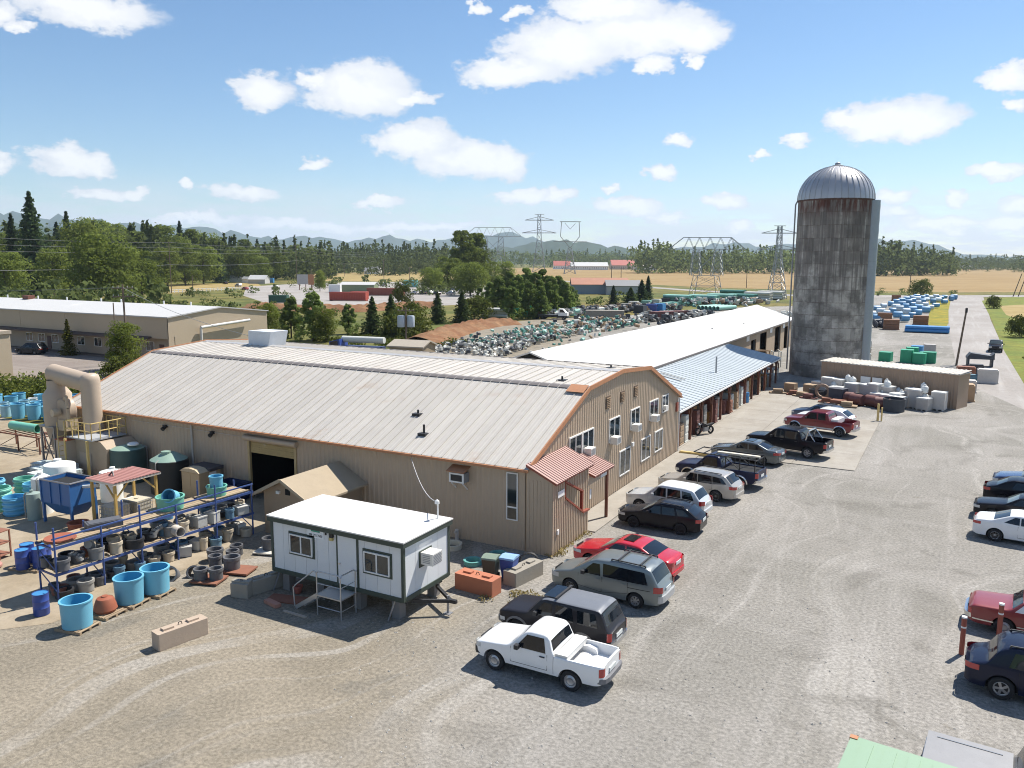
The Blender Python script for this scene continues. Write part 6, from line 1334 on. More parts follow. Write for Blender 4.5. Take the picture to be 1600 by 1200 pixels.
mb = MB(); mb.lathe([(.75,-.35),(.8,-.3),(.8,.3),(.75,.35),(.002,.36)], 20, (-2.3,-.5,3.9), axis='y'); mb.lathe([(.75,-.35),(.002,-.36)], 20, (-2.3,-.5,3.9), axis='y'); mb.build('fan_housing', DUCT, pl_, smooth=40)
mb = MB(); mb.box(-2.6,-1.6,-.95,-.1,2.7,3.4); mb.cyl((-2.2,-1.0,3.9),(-2.2,-1.5,3.9),.25,n=14); mb.build('fan_motor', M('motor_beige', (.5,.4,.28), var=.1), pl_)
mb = MB(); mb.tube([(-2.0,-.7,4.7),(-1.4,-.9,4.9),(-1.1,-1.0,4.2),(-1.0,-1.0,2.9)], .12, 8); mb.build('flex_hose', M('hose_beige', (.5,.38,.25)), pl_)
for x, y in ((-4.4,-1.2),(-2.7,-1.2),(-4.4,.5),(-2.7,.5)): mb = MB(); mb.box(x-.06,x+.06,y-.06,y+.06,0,2.9); mb.build('leg', GREYM, pl_)
mb = MB(); mb.box(-4.5,-2.6,-1.3,.6,2.85,2.95); mb.bar((-4.4,-1.2,.3),(-2.7,-1.2,2.8),.06); mb.bar((-2.7,-1.2,.3),(-4.4,-1.2,2.8),.06); mb.build('stand', GREYM, pl_)
mb = MB(); mb.prism([(-1.1,0),(3.6,0),(3.9,2.1),(3.2,2.5),(-1.1,2.45)], -1.3, .9, 'y'); mb.build('plenum_box', M('plenum_tan', (.40,.31,.22), rough=.7, var=.1, scale=.8, rgb2=(.25,.17,.11), amt=.35, s2=.6), pl_)
mb = MB(); mb.box(-1.2,.1,-1.9,-1.3,0,2.4); mb.build('side_box', DUCT, pl_); mb = MB(); mb.box(-1.25,.15,-1.95,-1.25,2.4,2.46); mb.build('side_lid', TERRA, pl_)
mb = MB(); mb.box(-.2,2.9,-1.7,.7,2.58,2.66); mb.build('platform', M('platform_grey', (.35,.36,.37)), pl_)
for a, b in (((-.2,-1.7),(2.9,-1.7)), ((2.9,-1.7),(2.9,.7)), ((-.2,-1.7),(-.2,.7)), ((-.2,.7),(2.9,.7))):
    mb = MB()
    for z in (3.15,3.65): mb.tube([(*a,z),(*b,z)], .035, 6)
    n_ = 4
    for k in range(n_+1): t = k/n_; x, y = a[0]+(b[0]-a[0])*t, a[1]+(b[1]-a[1])*t; mb.tube([(x,y,2.66),(x,y,3.67)], .035, 6)
    mb.build('railing', YRAIL, pl_)
for x, y in ((.0,-1.9),(2.4,-1.75)): mb = MB(); mb.box(x-.07,x+.07,y-.07,y+.07,0,2.58); mb.build('platform_leg', YRAIL, pl_)
mb = MB()
for sx in (0,.45): mb.tube([(-.3-sx*.0,-1.75-sx,0),(-.3,-1.75-sx,3.6)], .03, 6)
for k in range(9): mb.tube([(-.3,-1.75,.3+k*.3),(-.3,-2.2,.3+k*.3)], .02, 5)
mb.build('ladder', YRAIL, pl_)
mb = MB(); mb.box(.6,2.0,-1.34,-1.3,.6,1.7); mb.build('access_panel', DUCT, pl_)
# steel racks with a mint pipe, left
for i, (x, y) in enumerate(((-59.0,33.8),(-55.6,35.3))):
    t = thing('steel_table', ['rusty steel table carrying one mint green pipe', 'rusty steel table piled with scrap bars'][i], 'table', (x, y, .01), .05)
    for a in (-2.4, 0, 2.4):
        for b in (-.7,.7): mb = MB(); mb.box(a-.04,a+.04,b-.04,b+.04,0,1.2); mb.build('leg', BROWNP, t)
    mb = MB(); mb.bar((-2.5,-.7,1.2),(2.5,-.7,1.2),.08); mb.bar((-2.5,.7,1.2),(2.5,.7,1.2),.08)
    for k in range(9): mb.bar((-2.4+k*.6,-.7,1.2),(-2.4+k*.6,.7,1.2),.06)
    for a in (-2.4,0): mb.bar((a,-.7,.1),(a+2.4,-.7,1.15),.04)
    mb.build('frame', BROWNP, t)
mb = MB(); mb.lathe([(.32,-1.5),(.32,1.5),(.28,1.5),(.28,-1.5),(.32,-1.5)], 22, axis='x'); put('mint_pipe', mb.mesh('mint_pipe', AQUA, smooth=40), 'short mint green pipe lying on the steel table', 'pipe', (-59.5,34.0,1.58), .05)
mb = MB()
for k in range(22): a = Vector((rng.uniform(-2,2), rng.uniform(-.6,.6), 1.28+rng.uniform(0,.35))); d = Vector((rng.uniform(-1,1), rng.uniform(-.4,.4), rng.uniform(-.1,.1)))*1.3; mb.bar(a-d, a+d, .06)
tag(mb.build('scrap_bars', M('rust_bars', (.12,.05,.035), rough=.85, var=.3), None, loc=(-55.6,35.3,.02)), 'tangled heap of rusty bars on the second steel table', 'scrap', kind='stuff')
# cyan tubs stored beside the hedge
cm = [tub_mesh('tub', .55, 1.3, .9, .05, CYAN, CYIN, 20), tub_mesh('tub', .42, 1.0, .92, .05, M('pale_cyan', (.3,.5,.58), rough=.5, var=.1), CYIN, 20), tub_mesh('tub', .4, .9, .92, .05, WHITET, None, 18)]
i = 0
for r_ in range(5):
    for k in range(9):
        x = -79+k*1.55+r_*.6+rng.uniform(-.3,.3); y = 39.5+r_*1.45+k*.22+rng.uniform(-.3,.3)
        q = rng.choice([0,0,0,1,1,2])
        if x > -62 and y < 41: continue
        put('cyan_tub' if q < 2 else 'white_tub', cm[q], ['tall cyan tub', 'small pale cyan tub', 'small white tub'][q]+' by the bushes, row %s, %s along' % (ORD[r_], ORD[k]), 'tub', (x, y, .01), rng.uniform(0,6), ['tall cyan tubs by the bushes', 'small pale cyan tubs by the bushes', 'small white tubs by the bushes'][q], rot=(R(90),0,rng.uniform(0,6)) if False else None)
# ------------------------------------------------------------------ loose blocks, bins and lids near the trailer
def lego(name, loc, rz, L, W, H, mat, label):
    t = thing(name, label, 'concrete block', loc, rz)
    mb = MB(); b = .03; mb.prism([(-L/2+b,-W/2),(L/2-b,-W/2),(L/2,-W/2+b),(L/2,W/2-b),(L/2-b,W/2),(-L/2+b,W/2),(-L/2,W/2-b),(-L/2,-W/2+b)], 0, H, 'z'); mb.build('block', mat, t)
    for x in (-L*.25, L*.25): mb = MB(); mb.prism([(x-.2,-.12),(x+.2,-.12),(x+.2,.12),(x-.2,.12)], H, H+.07); mb.build('key', mat, t)
    mb = MB(); mb.tube([(-.08,0,H),(-.05,0,H+.1),(.05,0,H+.1),(.08,0,H)], .015, 5); mb.build('lifting_loop', BLACKM, t)
CB = M('stained_concrete', (.42,.33,.25), rough=.9, var=.15, scale=1.5, rgb2=(.30,.20,.14), amt=.3, s2=2, streak=True, bump=.3, bscale=12)
CG = M('grey_concrete', (.30,.27,.22), rough=.92, var=.18, scale=1.5, rgb2=(.12,.11,.1), amt=.35, s2=1.5, streak=True, bump=.4, bscale=10)
CR = M('painted_red_block', (.42,.15,.08), rough=.75, var=.1, bump=.15, bscale=10)
lego('concrete_block', (-24.0,18.65,.01), R(78), 1.9, .55, .62, CB, 'long tan concrete block alone on the gravel')
lego('concrete_block', (-16.85,27.85,.01), R(-3), 1.9, .75, .7, CR, 'red painted concrete block right of the trailer')
lego('concrete_block', (-15.75,29.9,.01), R(80), 2.0, .7, .62, CG, 'weathered grey concrete block by the wheelie bins')
lego('concrete_block', (-24.75,23.6,.01), R(75), 1.5, .5, .6, CG, 'grey concrete block at the left end of the trailer')
lego('concrete_block', (-25.1,22.6,.01), R(15), .8, .5, .6, CG, 'short grey concrete block left of the trailer block')
def wheelie(loc, rz, mat, lidm, label):
    t = thing('wheelie_bin', label, 'bin', loc, rz)
    mb = MB(); rows = [[(-.24,-.26,.1),(.24,-.26,.1),(.24,.26,.1),(-.24,.26,.1)],[(-.32,-.36,.98),(.32,-.36,.98),(.32,.34,.98),(-.32,.34,.98)]]; mb.grid(rows, closed=True); mb.add(rows[0], [(3,2,1,0)]); mb.build('body', mat, t)
    mb = MB(); mb.prism([(-.4,.98),(.36,.98),(.36,1.03),(0,1.1),(-.36,1.05)], -.34, .34, 'x'); mb.build('lid', lidm, t)
    for x in (-.25,.25): mb = MB(); mb.lathe([(.02,-.04),(.12,-.04),(.12,.04),(.02,.04)], 12, (x,.28,.12), axis='x'); mb.build('wheel', TYRE, t)
    mb = MB(); mb.tube([(-.25,.36,.95),(-.25,.44,1.0),(.25,.44,1.0),(.25,.36,.95)], .02, 6); mb.build('handle', mat, t)
wheelie((-17.0,29.2,.01), .2, M('bin_dark_green', (.04,.06,.05), rough=.5), M('bin_green_lid', (.17,.22,.17)), 'dark green wheelie bin with pale lid'); wheelie((-16.3,29.6,.01), .1, M('bin_blue', (.02,.07,.28), rough=.45), M('bin_blue_lid', (.25,.4,.6)), 'blue wheelie bin by the warehouse corner')
tk = ring_mesh('tank_lid', .42, .22, .1, M('teal_lid', (.10,.30,.28)), 20, .02); tkw = ring_mesh('tank_lid', .5, .25, .08, M('cream_lid', (.5,.46,.36)), 20, .02)
put('tank_ring', tk, 'teal ring nearest the wheelie bins', 'ring', (-18.6,30.3,.01)); put('tank_ring', tk, 'teal ring close under the warehouse wall', 'ring', (-18.0,31.6,.01)); put('tank_ring', tkw, 'cream ring behind the trailer corner', 'ring', (-20.6,31.6,.01))
put('flower_pot', MB().lathe([(.002,0),(.13,0),(.2,.26),(.22,.26),(.22,.32),(.18,.32),(.16,.2),(.002,.2)], 16).mesh('flower_pot', M('pot_red', (.35,.10,.07)), smooth=40), 'small red flower pot beside the trailer steps', 'pot', (-23.3,23.95,.01))
mb = MB(); mb.box(-.8,.8,-.35,.35,0,.05); put('ramp_board', mb.mesh('ramp_board', PALR), 'brown board lying left of the trailer steps', 'board', (-23.2,23.2,.01), .25)
mb = MB(); mb.box(-.42,.42,-.13,.13,0,.14); put('timber_block', mb.mesh('timber_block', M('pink_timber', (.42,.2,.14), var=.15)), 'short reddish timber block before the trailer steps', 'timber', (-23.35,22.55,.01), -.2)
mb = MB(); mb.box(-.6,.6,-.06,.06,0,.05); put('plank', mb.mesh('plank', M('grey_plank', (.4,.33,.26))), 'thin plank on the gravel before the trailer', 'plank', (-21.9,22.3,.01), -.02)
mb = MB(); mb.lathe([(.45,.0),(.5,.04),(.5,.1),(.45,.14),(.41,.07),(.45,0)], 18); put('hose_reel', mb.mesh('hose_reel', BLACKM, smooth=50), 'black hose coil between the bins and the grey block', 'hose', (-16.0,30.9,.35), rot=(R(75),0,.5))
mb = MB(); mb.cyl((0,0,0),(0,0,.55),.09,n=10); mb.cyl((0,-.08,.45),(0,-.2,.45),.06,n=8); put('standpipe', mb.mesh('standpipe', M('pale_valve', (.5,.45,.4))), 'pale standpipe at the foot of the warehouse wall', 'standpipe', (-21.0,32.7,.01))
for i, (x, y) in enumerate(((1.09, 31.41), (2.30, 33.35))):
    t = thing('bollard', ['rusty red bollard at the lot edge, nearer and taller in view', 'rusty bollard standing against the old red sedan'][i], 'bollard', (x, y, .01)); mb = MB(); mb.cyl((0,0,0),(0,0,1.4),.085,n=14); mb.build('post', M('bollard_red', (.30,.08,.05), rough=.65, var=.2), t, smooth=40); mb = MB(); mb.cyl((0,0,1.36),(0,0,1.42),.09,n=14); mb.build('cap', WHITEP, t); mb = MB(); mb.cyl((0,0,1.0),(0,0,1.06),.088,n=14); mb.build('band', WHITEP, t)
t = thing('guard_post', 'yellow guard post at the corner of the concrete apron', 'bollard', (-5.3,76.6,.04)); mb = MB(); mb.cyl((0,0,0),(0,0,1.5),.1,n=12); mb.build('post', YRAIL, t, smooth=40); mb = MB(); mb.cyl((.3,0,0),(.3,0,1.2),.07,n=12); mb.build('stay', YRAIL, t)
mb = MB(); mb.prism([(-1.2,0),(1.2,0),(1.2,.1),(1.1,.18),(-1.1,.18),(-1.2,.1)], -.12, .12, 'y'); put('parking_curb', mb.mesh('parking_curb', YRAIL), 'yellow parking curb at the warehouse corner', 'curb', (-15.7,56.3,.01))
# green shipping container, only its top corner in frame
gc = thing('shipping_container', 'pale green shipping container at the bottom edge of the frame', 'container', (-1.45, 19.75, 0), R(-5))
GCM = M('pale_green_container', (.22,.33,.22), rough=.5, var=.06, scale=1, rgb2=(.3,.16,.08), amt=.22, s2=1.2)
mb = MB(); mb.box(.05,6,-2.38,-.05,.15,2.5); 
for k in range(20): mb.box(.2+k*.29,.34+k*.29,-.05,-.02,.3,2.4)
mb.build('wall', GCM, gc)
rf = MB().box(.02,6.02,-2.42,-.02,2.5,2.53).build('roof', GCM, gc)
for k in range(11): mb = MB(); mb.box(.3+k*.5,.55+k*.5,-2.2,-.2,2.53,2.555); mb.build('roof_panel', GCM, rf)
for x in (0,5.88):
    for y in (-2.44,-.16):
        for z in (0,2.42): mb = MB(); mb.box(x,x+.18,y,y+.16,z,z+.13); mb.build('corner_casting', RUST, gc)

# ------------------------------------------------------------------ vegetation
def leaf_mat(name, a, b, trans=.3):
    m = bpy.data.materials.new(name); m.use_nodes = True; N, L = m.node_tree.nodes, m.node_tree.links; N.clear()
    out = N.new('ShaderNodeOutputMaterial'); d = N.new('ShaderNodeBsdfDiffuse'); t = N.new('ShaderNodeBsdfTranslucent'); mx = N.new('ShaderNodeMixShader'); mx.inputs[0].default_value = trans
    co = N.new('ShaderNodeTexCoord').outputs['Object']; n = N.new('ShaderNodeTexNoise'); n.inputs['Scale'].default_value = .9; n.inputs['Detail'].default_value = 3; L.new(co, n.inputs['Vector'])
    oi = N.new('ShaderNodeObjectInfo'); c = N.new('ShaderNodeMix'); c.data_type = 'RGBA'; c.inputs['A'].default_value = (*a, 1); c.inputs['B'].default_value = (*b, 1); L.new(n.outputs['Fac'], c.inputs['Factor'])
    r = N.new('ShaderNodeMapRange'); r.inputs[3].default_value = .75; r.inputs[4].default_value = 1.3; L.new(oi.outputs['Random'], r.inputs[0])
    vm = N.new('ShaderNodeVectorMath'); vm.operation = 'SCALE'; L.new(c.outputs['Result'], vm.inputs[0]); L.new(r.outputs[0], vm.inputs['Scale'])
    for s in (d, t): L.new(vm.outputs[0], s.inputs['Color'])
    L.new(d.outputs[0], mx.inputs[1]); L.new(t.outputs[0], mx.inputs[2]); L.new(mx.outputs[0], out.inputs[0]); return m
LEAF = leaf_mat('broadleaf', (.095,.135,.03), (.235,.27,.065), .58); LEAF2 = leaf_mat('bright_leaf', (.12,.165,.035), (.26,.29,.07), .58); FIR = leaf_mat('fir_needles', (.038,.065,.03), (.10,.14,.06), .45); PINE = leaf_mat('pine_needles', (.125,.18,.05), (.25,.31,.095), .6); BUSHL = leaf_mat('bush_leaf', (.06,.085,.02), (.15,.16,.04)); FARL = leaf_mat('far_foliage', (.075,.105,.04), (.175,.205,.07), .58)
BARK = M('bark', (.09,.065,.045), rough=.95, var=.25, scale=4)
nr = np.random.RandomState(11)
def quads(centers, size, up=.0, rs=nr, nrm=None):
    """random leaf clump faces around given centres -> (verts, faces)"""
    n = len(centers); a = rs.normal(size=(n, 3)); a[:, 2] *= (1-up); a /= np.linalg.norm(a, axis=1)[:, None]; b = rs.normal(size=(n, 3)); b -= (a*b).sum(1)[:, None]*a; b /= np.linalg.norm(b, axis=1)[:, None]
    if nrm is not None:   # faces look outward from their clump, loosely
        w_ = nrm+rs.normal(0, .38, (n, 3)); w_ /= np.linalg.norm(w_, axis=1)[:, None]; a = np.cross(w_, a); a /= np.linalg.norm(a, axis=1)[:, None]; b = np.cross(w_, a)
    s = size*(.6+.8*rs.rand(n))[:, None]; a, b = a*s, b*s*.7
    v = np.stack([centers-a*.5, centers+b*.5, centers+a*.5, centers-b*.5], 1).reshape(-1, 3); f = np.arange(4*n).reshape(-1, 4); return v, f
def np_mesh(name, v, f, mat):
    me = bpy.data.meshes.new(name); me.vertices.add(len(v)); me.vertices.foreach_set('co', v.astype(np.float32).ravel()); me.loops.add(f.size); me.loops.foreach_set('vertex_index', f.astype(np.int32).ravel())
    me.polygons.add(len(f)); me.polygons.foreach_set('loop_start', np.arange(0, f.size, 4, dtype=np.int32)); me.polygons.foreach_set('loop_total', np.full(len(f), 4, dtype=np.int32)); me.materials.append(mat); me.update(calc_edges=True); return me
def broad_pts(n, w, h, base, lobes, rs):
    pts = []; nms = []; ctr = []
    for _ in range(lobes):
        t_ = rs.rand(); zz = .12+.8*t_; prof = math.sin(math.pi*min(1, .18+zz*.80))**.6; rr = w*.36*prof*rs.rand()**.45; aa = rs.rand()*6.283; ctr.append((np.array([rr*math.cos(aa), rr*math.sin(aa)]), base+h*zz))
    for k in range(lobes):
        (cx, cy), cz = ctr[k]; rad = w*(.11+.10*rs.rand())*(1.15-.6*max(0, (cz-base)/h-.45)); m = n//lobes
        d = rs.normal(size=(m, 3)); d /= np.linalg.norm(d, axis=1)[:, None]; d[:, 2] = np.abs(d[:, 2])*np.where(rs.rand(m) < .72, 1, -1); r = rad*(.7+.45*rs.rand(m))[:, None]; p = d*r*np.array([1, 1, .8])+np.array([cx, cy, cz]); pts.append(p); nms.append(d)
    p = np.concatenate(pts); p[:, 2] = np.maximum(p[:, 2], base*.55+.1); return p, np.concatenate(nms)
def trunk_mesh(h, r, limbs, spread, rs, base):
    mb = MB(); mb.cyl((0,0,-.1), (.05*h*.1,0,h*.55), r, r*.6, n=8); mb.cyl((.05*h*.1,0,h*.55), (0,.02*h,h*.9), r*.6, r*.12, n=7)
    for k in range(limbs):
        z = base+(h*.8-base)*rs.rand(); t = rs.rand()*6.28; l = spread*(.5+.5*rs.rand()); mb.cyl((0,0,z), (l*math.cos(t), l*math.sin(t), z+l*.55), r*.32, r*.06, n=5)
    return mb.mesh('trunk', BARK, smooth=60)
def conifer_pts(n, h, w, rs, base=.06, droop=.35):
    z = base*h+(1-base)*h*rs.rand(n)**1.25; lev = np.round(z/(h*.045))*(h*.045)+rs.normal(0, h*.006, n); R_ = w/2*(1-lev/h)**.8*(.62+.55*np.sin(lev*17.3)**2); nb = 7; ang = (np.floor(rs.rand(n)*nb)+.5*np.floor(lev/(h*.045)))*(6.283/nb)+lev*3.1+rs.normal(0, .16, n); bl = rs.uniform(.55, 1.25, 400)[(np.abs(np.round(ang*3)).astype(int)*7+np.round(lev/(h*.045)).astype(int)*13) % 400]; t = rs.rand(n)**.6; r = R_*t*bl
    return np.stack([r*np.cos(ang), r*np.sin(ang), np.clip(lev-r*droop+rs.normal(0, h*.008, n), .1, h)], 1)
PROTO = {}
def proto(key, kind, h, w, mat, n, size, seed, base=0.2, lobes=16):
    rs = np.random.RandomState(seed)
    if kind == 'b': p, nm_ = broad_pts(n, w, h*(1-base), h*base, lobes, rs); v, f = quads(p, size, rs=rs, nrm=nm_); tr_ = trunk_mesh(h*.85, h*.022, 9, w*.32, rs, h*base)
    elif kind == 'n':   # young pine: loose, upswept, rounded cone of needle tufts
        m = 60; zc = h*(.06+.9*rs.rand(m)**.9); ac = rs.rand(m)*6.283; rc = w/2*(1-(zc/h))**.6*(.35+.6*rs.rand(m)); per = n//m; pts_ = []; nn_ = []
        for a_, z_, r_ in zip(ac, zc, rc): d_ = rs.normal(size=(per, 3)); d_ /= np.linalg.norm(d_, axis=1)[:, None]; nn_.append(d_+np.array([0, 0, .4])); pts_.append(d_*np.array([.75, .75, .8])*(.55+.45*(1-z_/h))*(.7+.4*rs.rand(per, 1))+np.array([r_*math.cos(a_), r_*math.sin(a_), z_]))
        p = np.concatenate(pts_); nn_ = np.concatenate(nn_); p[:, 2] = np.clip(p[:, 2], .05, h*1.04); v, f = quads(p, size, rs=rs, nrm=nn_); mb = MB(); mb.cyl((0,0,-.1),(0,0,h*.95), h*.018, .01, n=7); tr_ = mb.mesh('trunk', BARK)
    else:
        p = conifer_pts(n, h, w, rs); v, f = quads(p, size, up=.5, rs=rs); mb = MB(); mb.cyl((0,0,-.1),(0,0,h*.97), h*.017, .01, n=7); tr_ = mb.mesh('trunk', BARK)
    PROTO[key] = (np_mesh('crown', v, f, mat), tr_, h)
proto('b1','b',12,11,LEAF,7000,.42,1,.03,42); proto('b2','b',12,9,LEAF2,6000,.40,2,.04,34); proto('b3','b',12,12,LEAF,8500,.42,3,.02,56); proto('pop','b',14,7,LEAF,6000,.42,4,.08,34)
proto('f1','c',14,6.5,FIR,5200,.5,5); proto('f2','c',14,5.5,FIR,4800,.5,6); proto('p1','n',9,6.0,PINE,4800,.40,7); proto('p2','n',9,5.4,PINE,4800,.38,8); proto('yf','c',7,4.4,leaf_mat('young_fir', (.06,.095,.035), (.14,.18,.065), .45),4200,.34,9); proto('bush','b',3,4.4,BUSHL,3200,.22,10,.0,22); proto('col','c',4.5,2.0,leaf_mat('thuja', (.06,.075,.015), (.14,.13,.03)),2600,.18,12,.03,14)
def tree(key, p, h, label, group, name='tree', cat='tree', wide=1.0):
    cr, tk, h0 = PROTO[key]; s = h/h0; t = thing(name, label, cat, (p[0], p[1], 0), rng.uniform(0, 6.28), group); t.scale = (s*wide, s*wide, s); link('crown', cr, t); link('trunk', tk, t); return t
def th(p, ytop): # real height of a tree standing at ground point p whose tip is seen at image row ytop
    dpt = -p[0]*math.sin(yw_)+p[1]*math.cos(yw_); return CAM_H+dpt*(407.7-ytop)/CAM_F
# wood along the left
LT = [('f1',(-303.51, 182.21),307,'tallest dark fir standing over the left wood',1.0,'fir_tree'),('f2',(-326.37, 188.09),340,'slim dark fir left of the tallest fir',1.0,'fir_tree'),('b3',(-236.78, 164.51),368,'great round broadleaf tree above the beige building',1.15,'tree'),('b1',(-249.80, 186.83),392,'broadleaf shoulder tree right of the great round one',1.1,'tree'),
 ('f2',(-362.26, 233.99),336,'fir with a bent tip behind the great broadleaf tree',1.0,'fir_tree'),('b2',(-335.27, 223.25),343,'broadleaf tree beside the bent fir',1.0,'tree'),('b1',(-279.00, 157.01),392,'broadleaf tree at the left frame edge',1.1,'tree'),('b2',(-283.56, 176.41),385,'broadleaf tree below the tallest fir',1.0,'tree')]
for k, p, yt, lb, wd, nm in LT: tree(k, p, th(p, yt), lb, 'trees of the left wood', nm, 'tree', wd)
LWP = [((-424.3, 236.2), 362), ((-433.3, 256.1), 360), ((-441.9, 279.3), 352), ((-426.7, 290.2), 346), ((-441.9, 312.2), 348), ((-460.8, 335.4), 358), ((-429.0, 321.6), 362), ((-474.7, 367.3), 364), ((-441.7, 349.7), 352), ((-461.6, 377.3), 350), ((-456.7, 381.0), 358), ((-479.4, 412.5), 366), ((-473.1, 417.4), 368), ((-498.8, 453.9), 372), ((-490.1, 460.8), 374), ((-520.6, 503.0), 376), ((-492.8, 490.8), 378), ((-503.5, 517.0), 380), ((-516.0, 544.8), 382), ((-349.5, 264.7), 388), ((-357.8, 283.1), 384), ((-368.1, 302.7), 386), ((-379.4, 324.5), 384), ((-392.4, 348.6), 388), ((-395.4, 364.8), 388), ((-398.1, 382.3), 390), ((-413.8, 413.7), 392), ((-432.0, 449.4), 392), ((-453.1, 490.4), 388), ((-481.4, 535.2), 390), ((-492.6, 564.4), 392)]
def leftness(i): return ORD[i] if i < 13 else '%s of the second dozen' % ORD[i-13] if i < 26 else '%s of the last dozen' % ORD[i-26]
for i, ((p, yt)) in enumerate(LWP):
    key = ['b1','b2','b3','f1','pop','b1','f2'][(i*5+i//3) % 7]; kn = {'f': 'dark fir', 'p': 'narrow tree'}.get(key[0], 'green broadleaf tree')
    tree(key, p, max(9, th(p, yt)), '%s in the left wood, %s counted from the left' % (kn, leftness(i) if i < 19 else ORD[i-19]+' of the lower row'), 'trees of the left wood', 'fir_tree' if key[0] == 'f' else 'tree', 'tree', 1.1)
# middle trees
MT = [('pop',(-211.85, 337.84),358,'tall twin-topped poplar in the middle distance',1.2,'tree'),('pop',(-217.28, 356.99),362,'right half of the tall poplar pair',1.2,'tree'),('b1',(-204.47, 312.31),400,'rounded tree left of the poplars',1.2,'tree'),('b3',(-197.99, 289.88),418,'low bushy tree left of the poplars',1.2,'tree'),('b1',(-221.56, 379.29),408,'tree right of the poplars',1.3,'tree'),('b2',(-231.79, 415.32),405,'pale tree behind the pine grove',1.3,'tree'),('b3',(-170.71, 277.01),410,'dense tree in front of the poplars',1.4,'tree')]
for k, p, yt, lb, wd, nm in MT: tree(k, p, th(p, yt), lb, 'trees in the middle distance', nm, 'tree', wd)
PG = [((-108.1, 185.1), 440), ((-101.0, 177.7), 432), ((-109.2, 197.5), 424), ((-97.2, 180.1), 428), ((-105.1, 200.0), 418), ((-95.7, 186.8), 424), ((-98.6, 197.4), 420), ((-90.0, 184.6), 430), ((-95.0, 199.6), 430), ((-88.7, 191.1), 438), ((-113.1, 188.4), 448), ((-91.8, 167.6), 446), ((-87.9, 175.1), 446), ((-94.0, 207.0), 446), ((-90.4, 173.5), 440)]
for i, (p, yt) in enumerate(PG): tree('p1' if i % 2 else 'p2', p, th(p, yt), 'young pine in the grove, %s from the left' % ORD[i] if i < 13 else 'young pine at the right end of the grove, %s' % ORD[i-13], 'young pine grove behind the yard', 'pine_tree', 'tree', 1.25)
YF = [((-113.3, 111.4), 470, 'b2'), ((-104.2, 107.9), 462, 'p1'), ((-97.6, 106.3), 455, 'p1'), ((-94.1, 105.7), 478, 'b2'), ((-100.4, 119.1), 474, 'p1'), ((-93.3, 117.3), 464, 'yf'), ((-91.9, 121.1), 460, 'yf'), ((-86.6, 118.4), 482, 'bush'), ((-100.2, 148.8), 456, 'yf'), ((-97.6, 154.7), 454, 'yf'), ((-99.4, 137.1), 470, 'bush'), ((-101.5, 166.7), 462, 'bush')]
for i, (p, yt, key) in enumerate(YF): tree(key, p, th(p, yt), ('young fir' if key != 'bush' and key != 'b2' else 'leafy shrub')+' in the row behind the warehouse, %s from the left' % ORD[i], 'young firs and shrubs behind the warehouse', 'fir_tree' if key in ('yf','p1') else 'shrub', 'tree' if key != 'bush' else 'shrub', 1.2)
tree('f1', (-86.59, 242.46), th((-86.59, 242.46), 436), 'dark fir right of the yard shed, left one', 'firs by the pipe yard', 'fir_tree', 'tree', 1.7); tree('f2', (-94.12, 237.68), th((-94.12, 237.68), 445), 'small dark fir by the pale yard shed', 'firs by the pipe yard', 'fir_tree', 'tree', 1.9); tree('yf', (-86.97, 233.84), th((-86.97, 233.84), 448), 'bushy fir between the two dark ones', 'firs by the pipe yard', 'fir_tree', 'tree', 2.0); tree('f2', (-87.42, 250.82), th((-87.42, 250.82), 430), 'tallest of the firs by the pipe yard', 'firs by the pipe yard', 'fir_tree', 'tree', 1.5)
tree('b2', (-92.0,66.0), 6.5, 'loose green tree beside the utility pole', 'yard trees', 'tree', 'tree', 1.1); tree('bush', (-88.0,62.0), 2.5, 'low shrub at the foot of the utility pole', 'yard trees', 'shrub', 'shrub', 1.2); tree('col', (-112.5,71.5), 5.2, 'column-shaped evergreen before the beige building', 'yard trees', 'evergreen', 'tree', 1.2)
tree('b2', (-252.03, 279.92), th((-252.03, 279.92), 420), 'lone round tree in the neighbouring yard', 'yard trees', 'tree', 'tree', .8); tree('bush', (-149.50, 202.48), 7, 'round shrub by the red trailers', 'yard trees', 'shrub', 'shrub', .7)
tree('bush', (-13.53, 381.19), 7, 'round bush at the foot of the far field', 'bushes by the drive', 'shrub', 'shrub', 1.0); tree('bush', (9.96, 287.06), 4, 'dark bush on the right verge, farther', 'bushes by the drive', 'shrub', 'shrub', .8); tree('bush', (10.73, 178.09), 4.2, 'dark bush on the right verge, nearer', 'bushes by the drive', 'shrub', 'shrub', .8)
# far woods that read as one mass
def wood(name, rows, mat, label, n_leaf, seed, con=.35, lf=.10):
    rs = np.random.RandomState(seed); V, F, o = [], [], 0
    for (x, y, h, w) in rows:
        c = rs.rand() < con
        if c: p = conifer_pts(n_leaf, h*1.1, w*.7, rs); nm_ = None
        else: p, nm_ = broad_pts(n_leaf, w*1.3, h*.92, h*.05, 9, rs)
        v, f = quads(p+np.array([x, y, 0])[None], h*lf, rs=rs, nrm=nm_); V.append(v); F.append(f+o); o += len(v)
    return tag(link(name, np_mesh(name, np.concatenate(V), np.concatenate(F), mat)), label, 'wood', kind='stuff')
def band(spans, seed):
    """spans: (bearing0, bearing1, distance, top height0, top height1, count)"""
    r = random.Random(seed); out = []
    for b0, b1, d, h0, h1, k in spans:
        for i in range(k):
            t = (i+r.random())/k; b = b0+(b1-b0)*t; dd = d*(1+r.uniform(-.06,.1)); h = (h0+(h1-h0)*t)*r.uniform(.72,1.12); out.append((dd*math.sin(R(b)), dd*math.cos(R(b)), h, h*r.uniform(.6,.95)))
    return out
def hb_(x, d, yt, d0=None): return CAM_H+d*math.cos(R(brg(x)+CAM_YAW))*(407.7-yt)/CAM_F
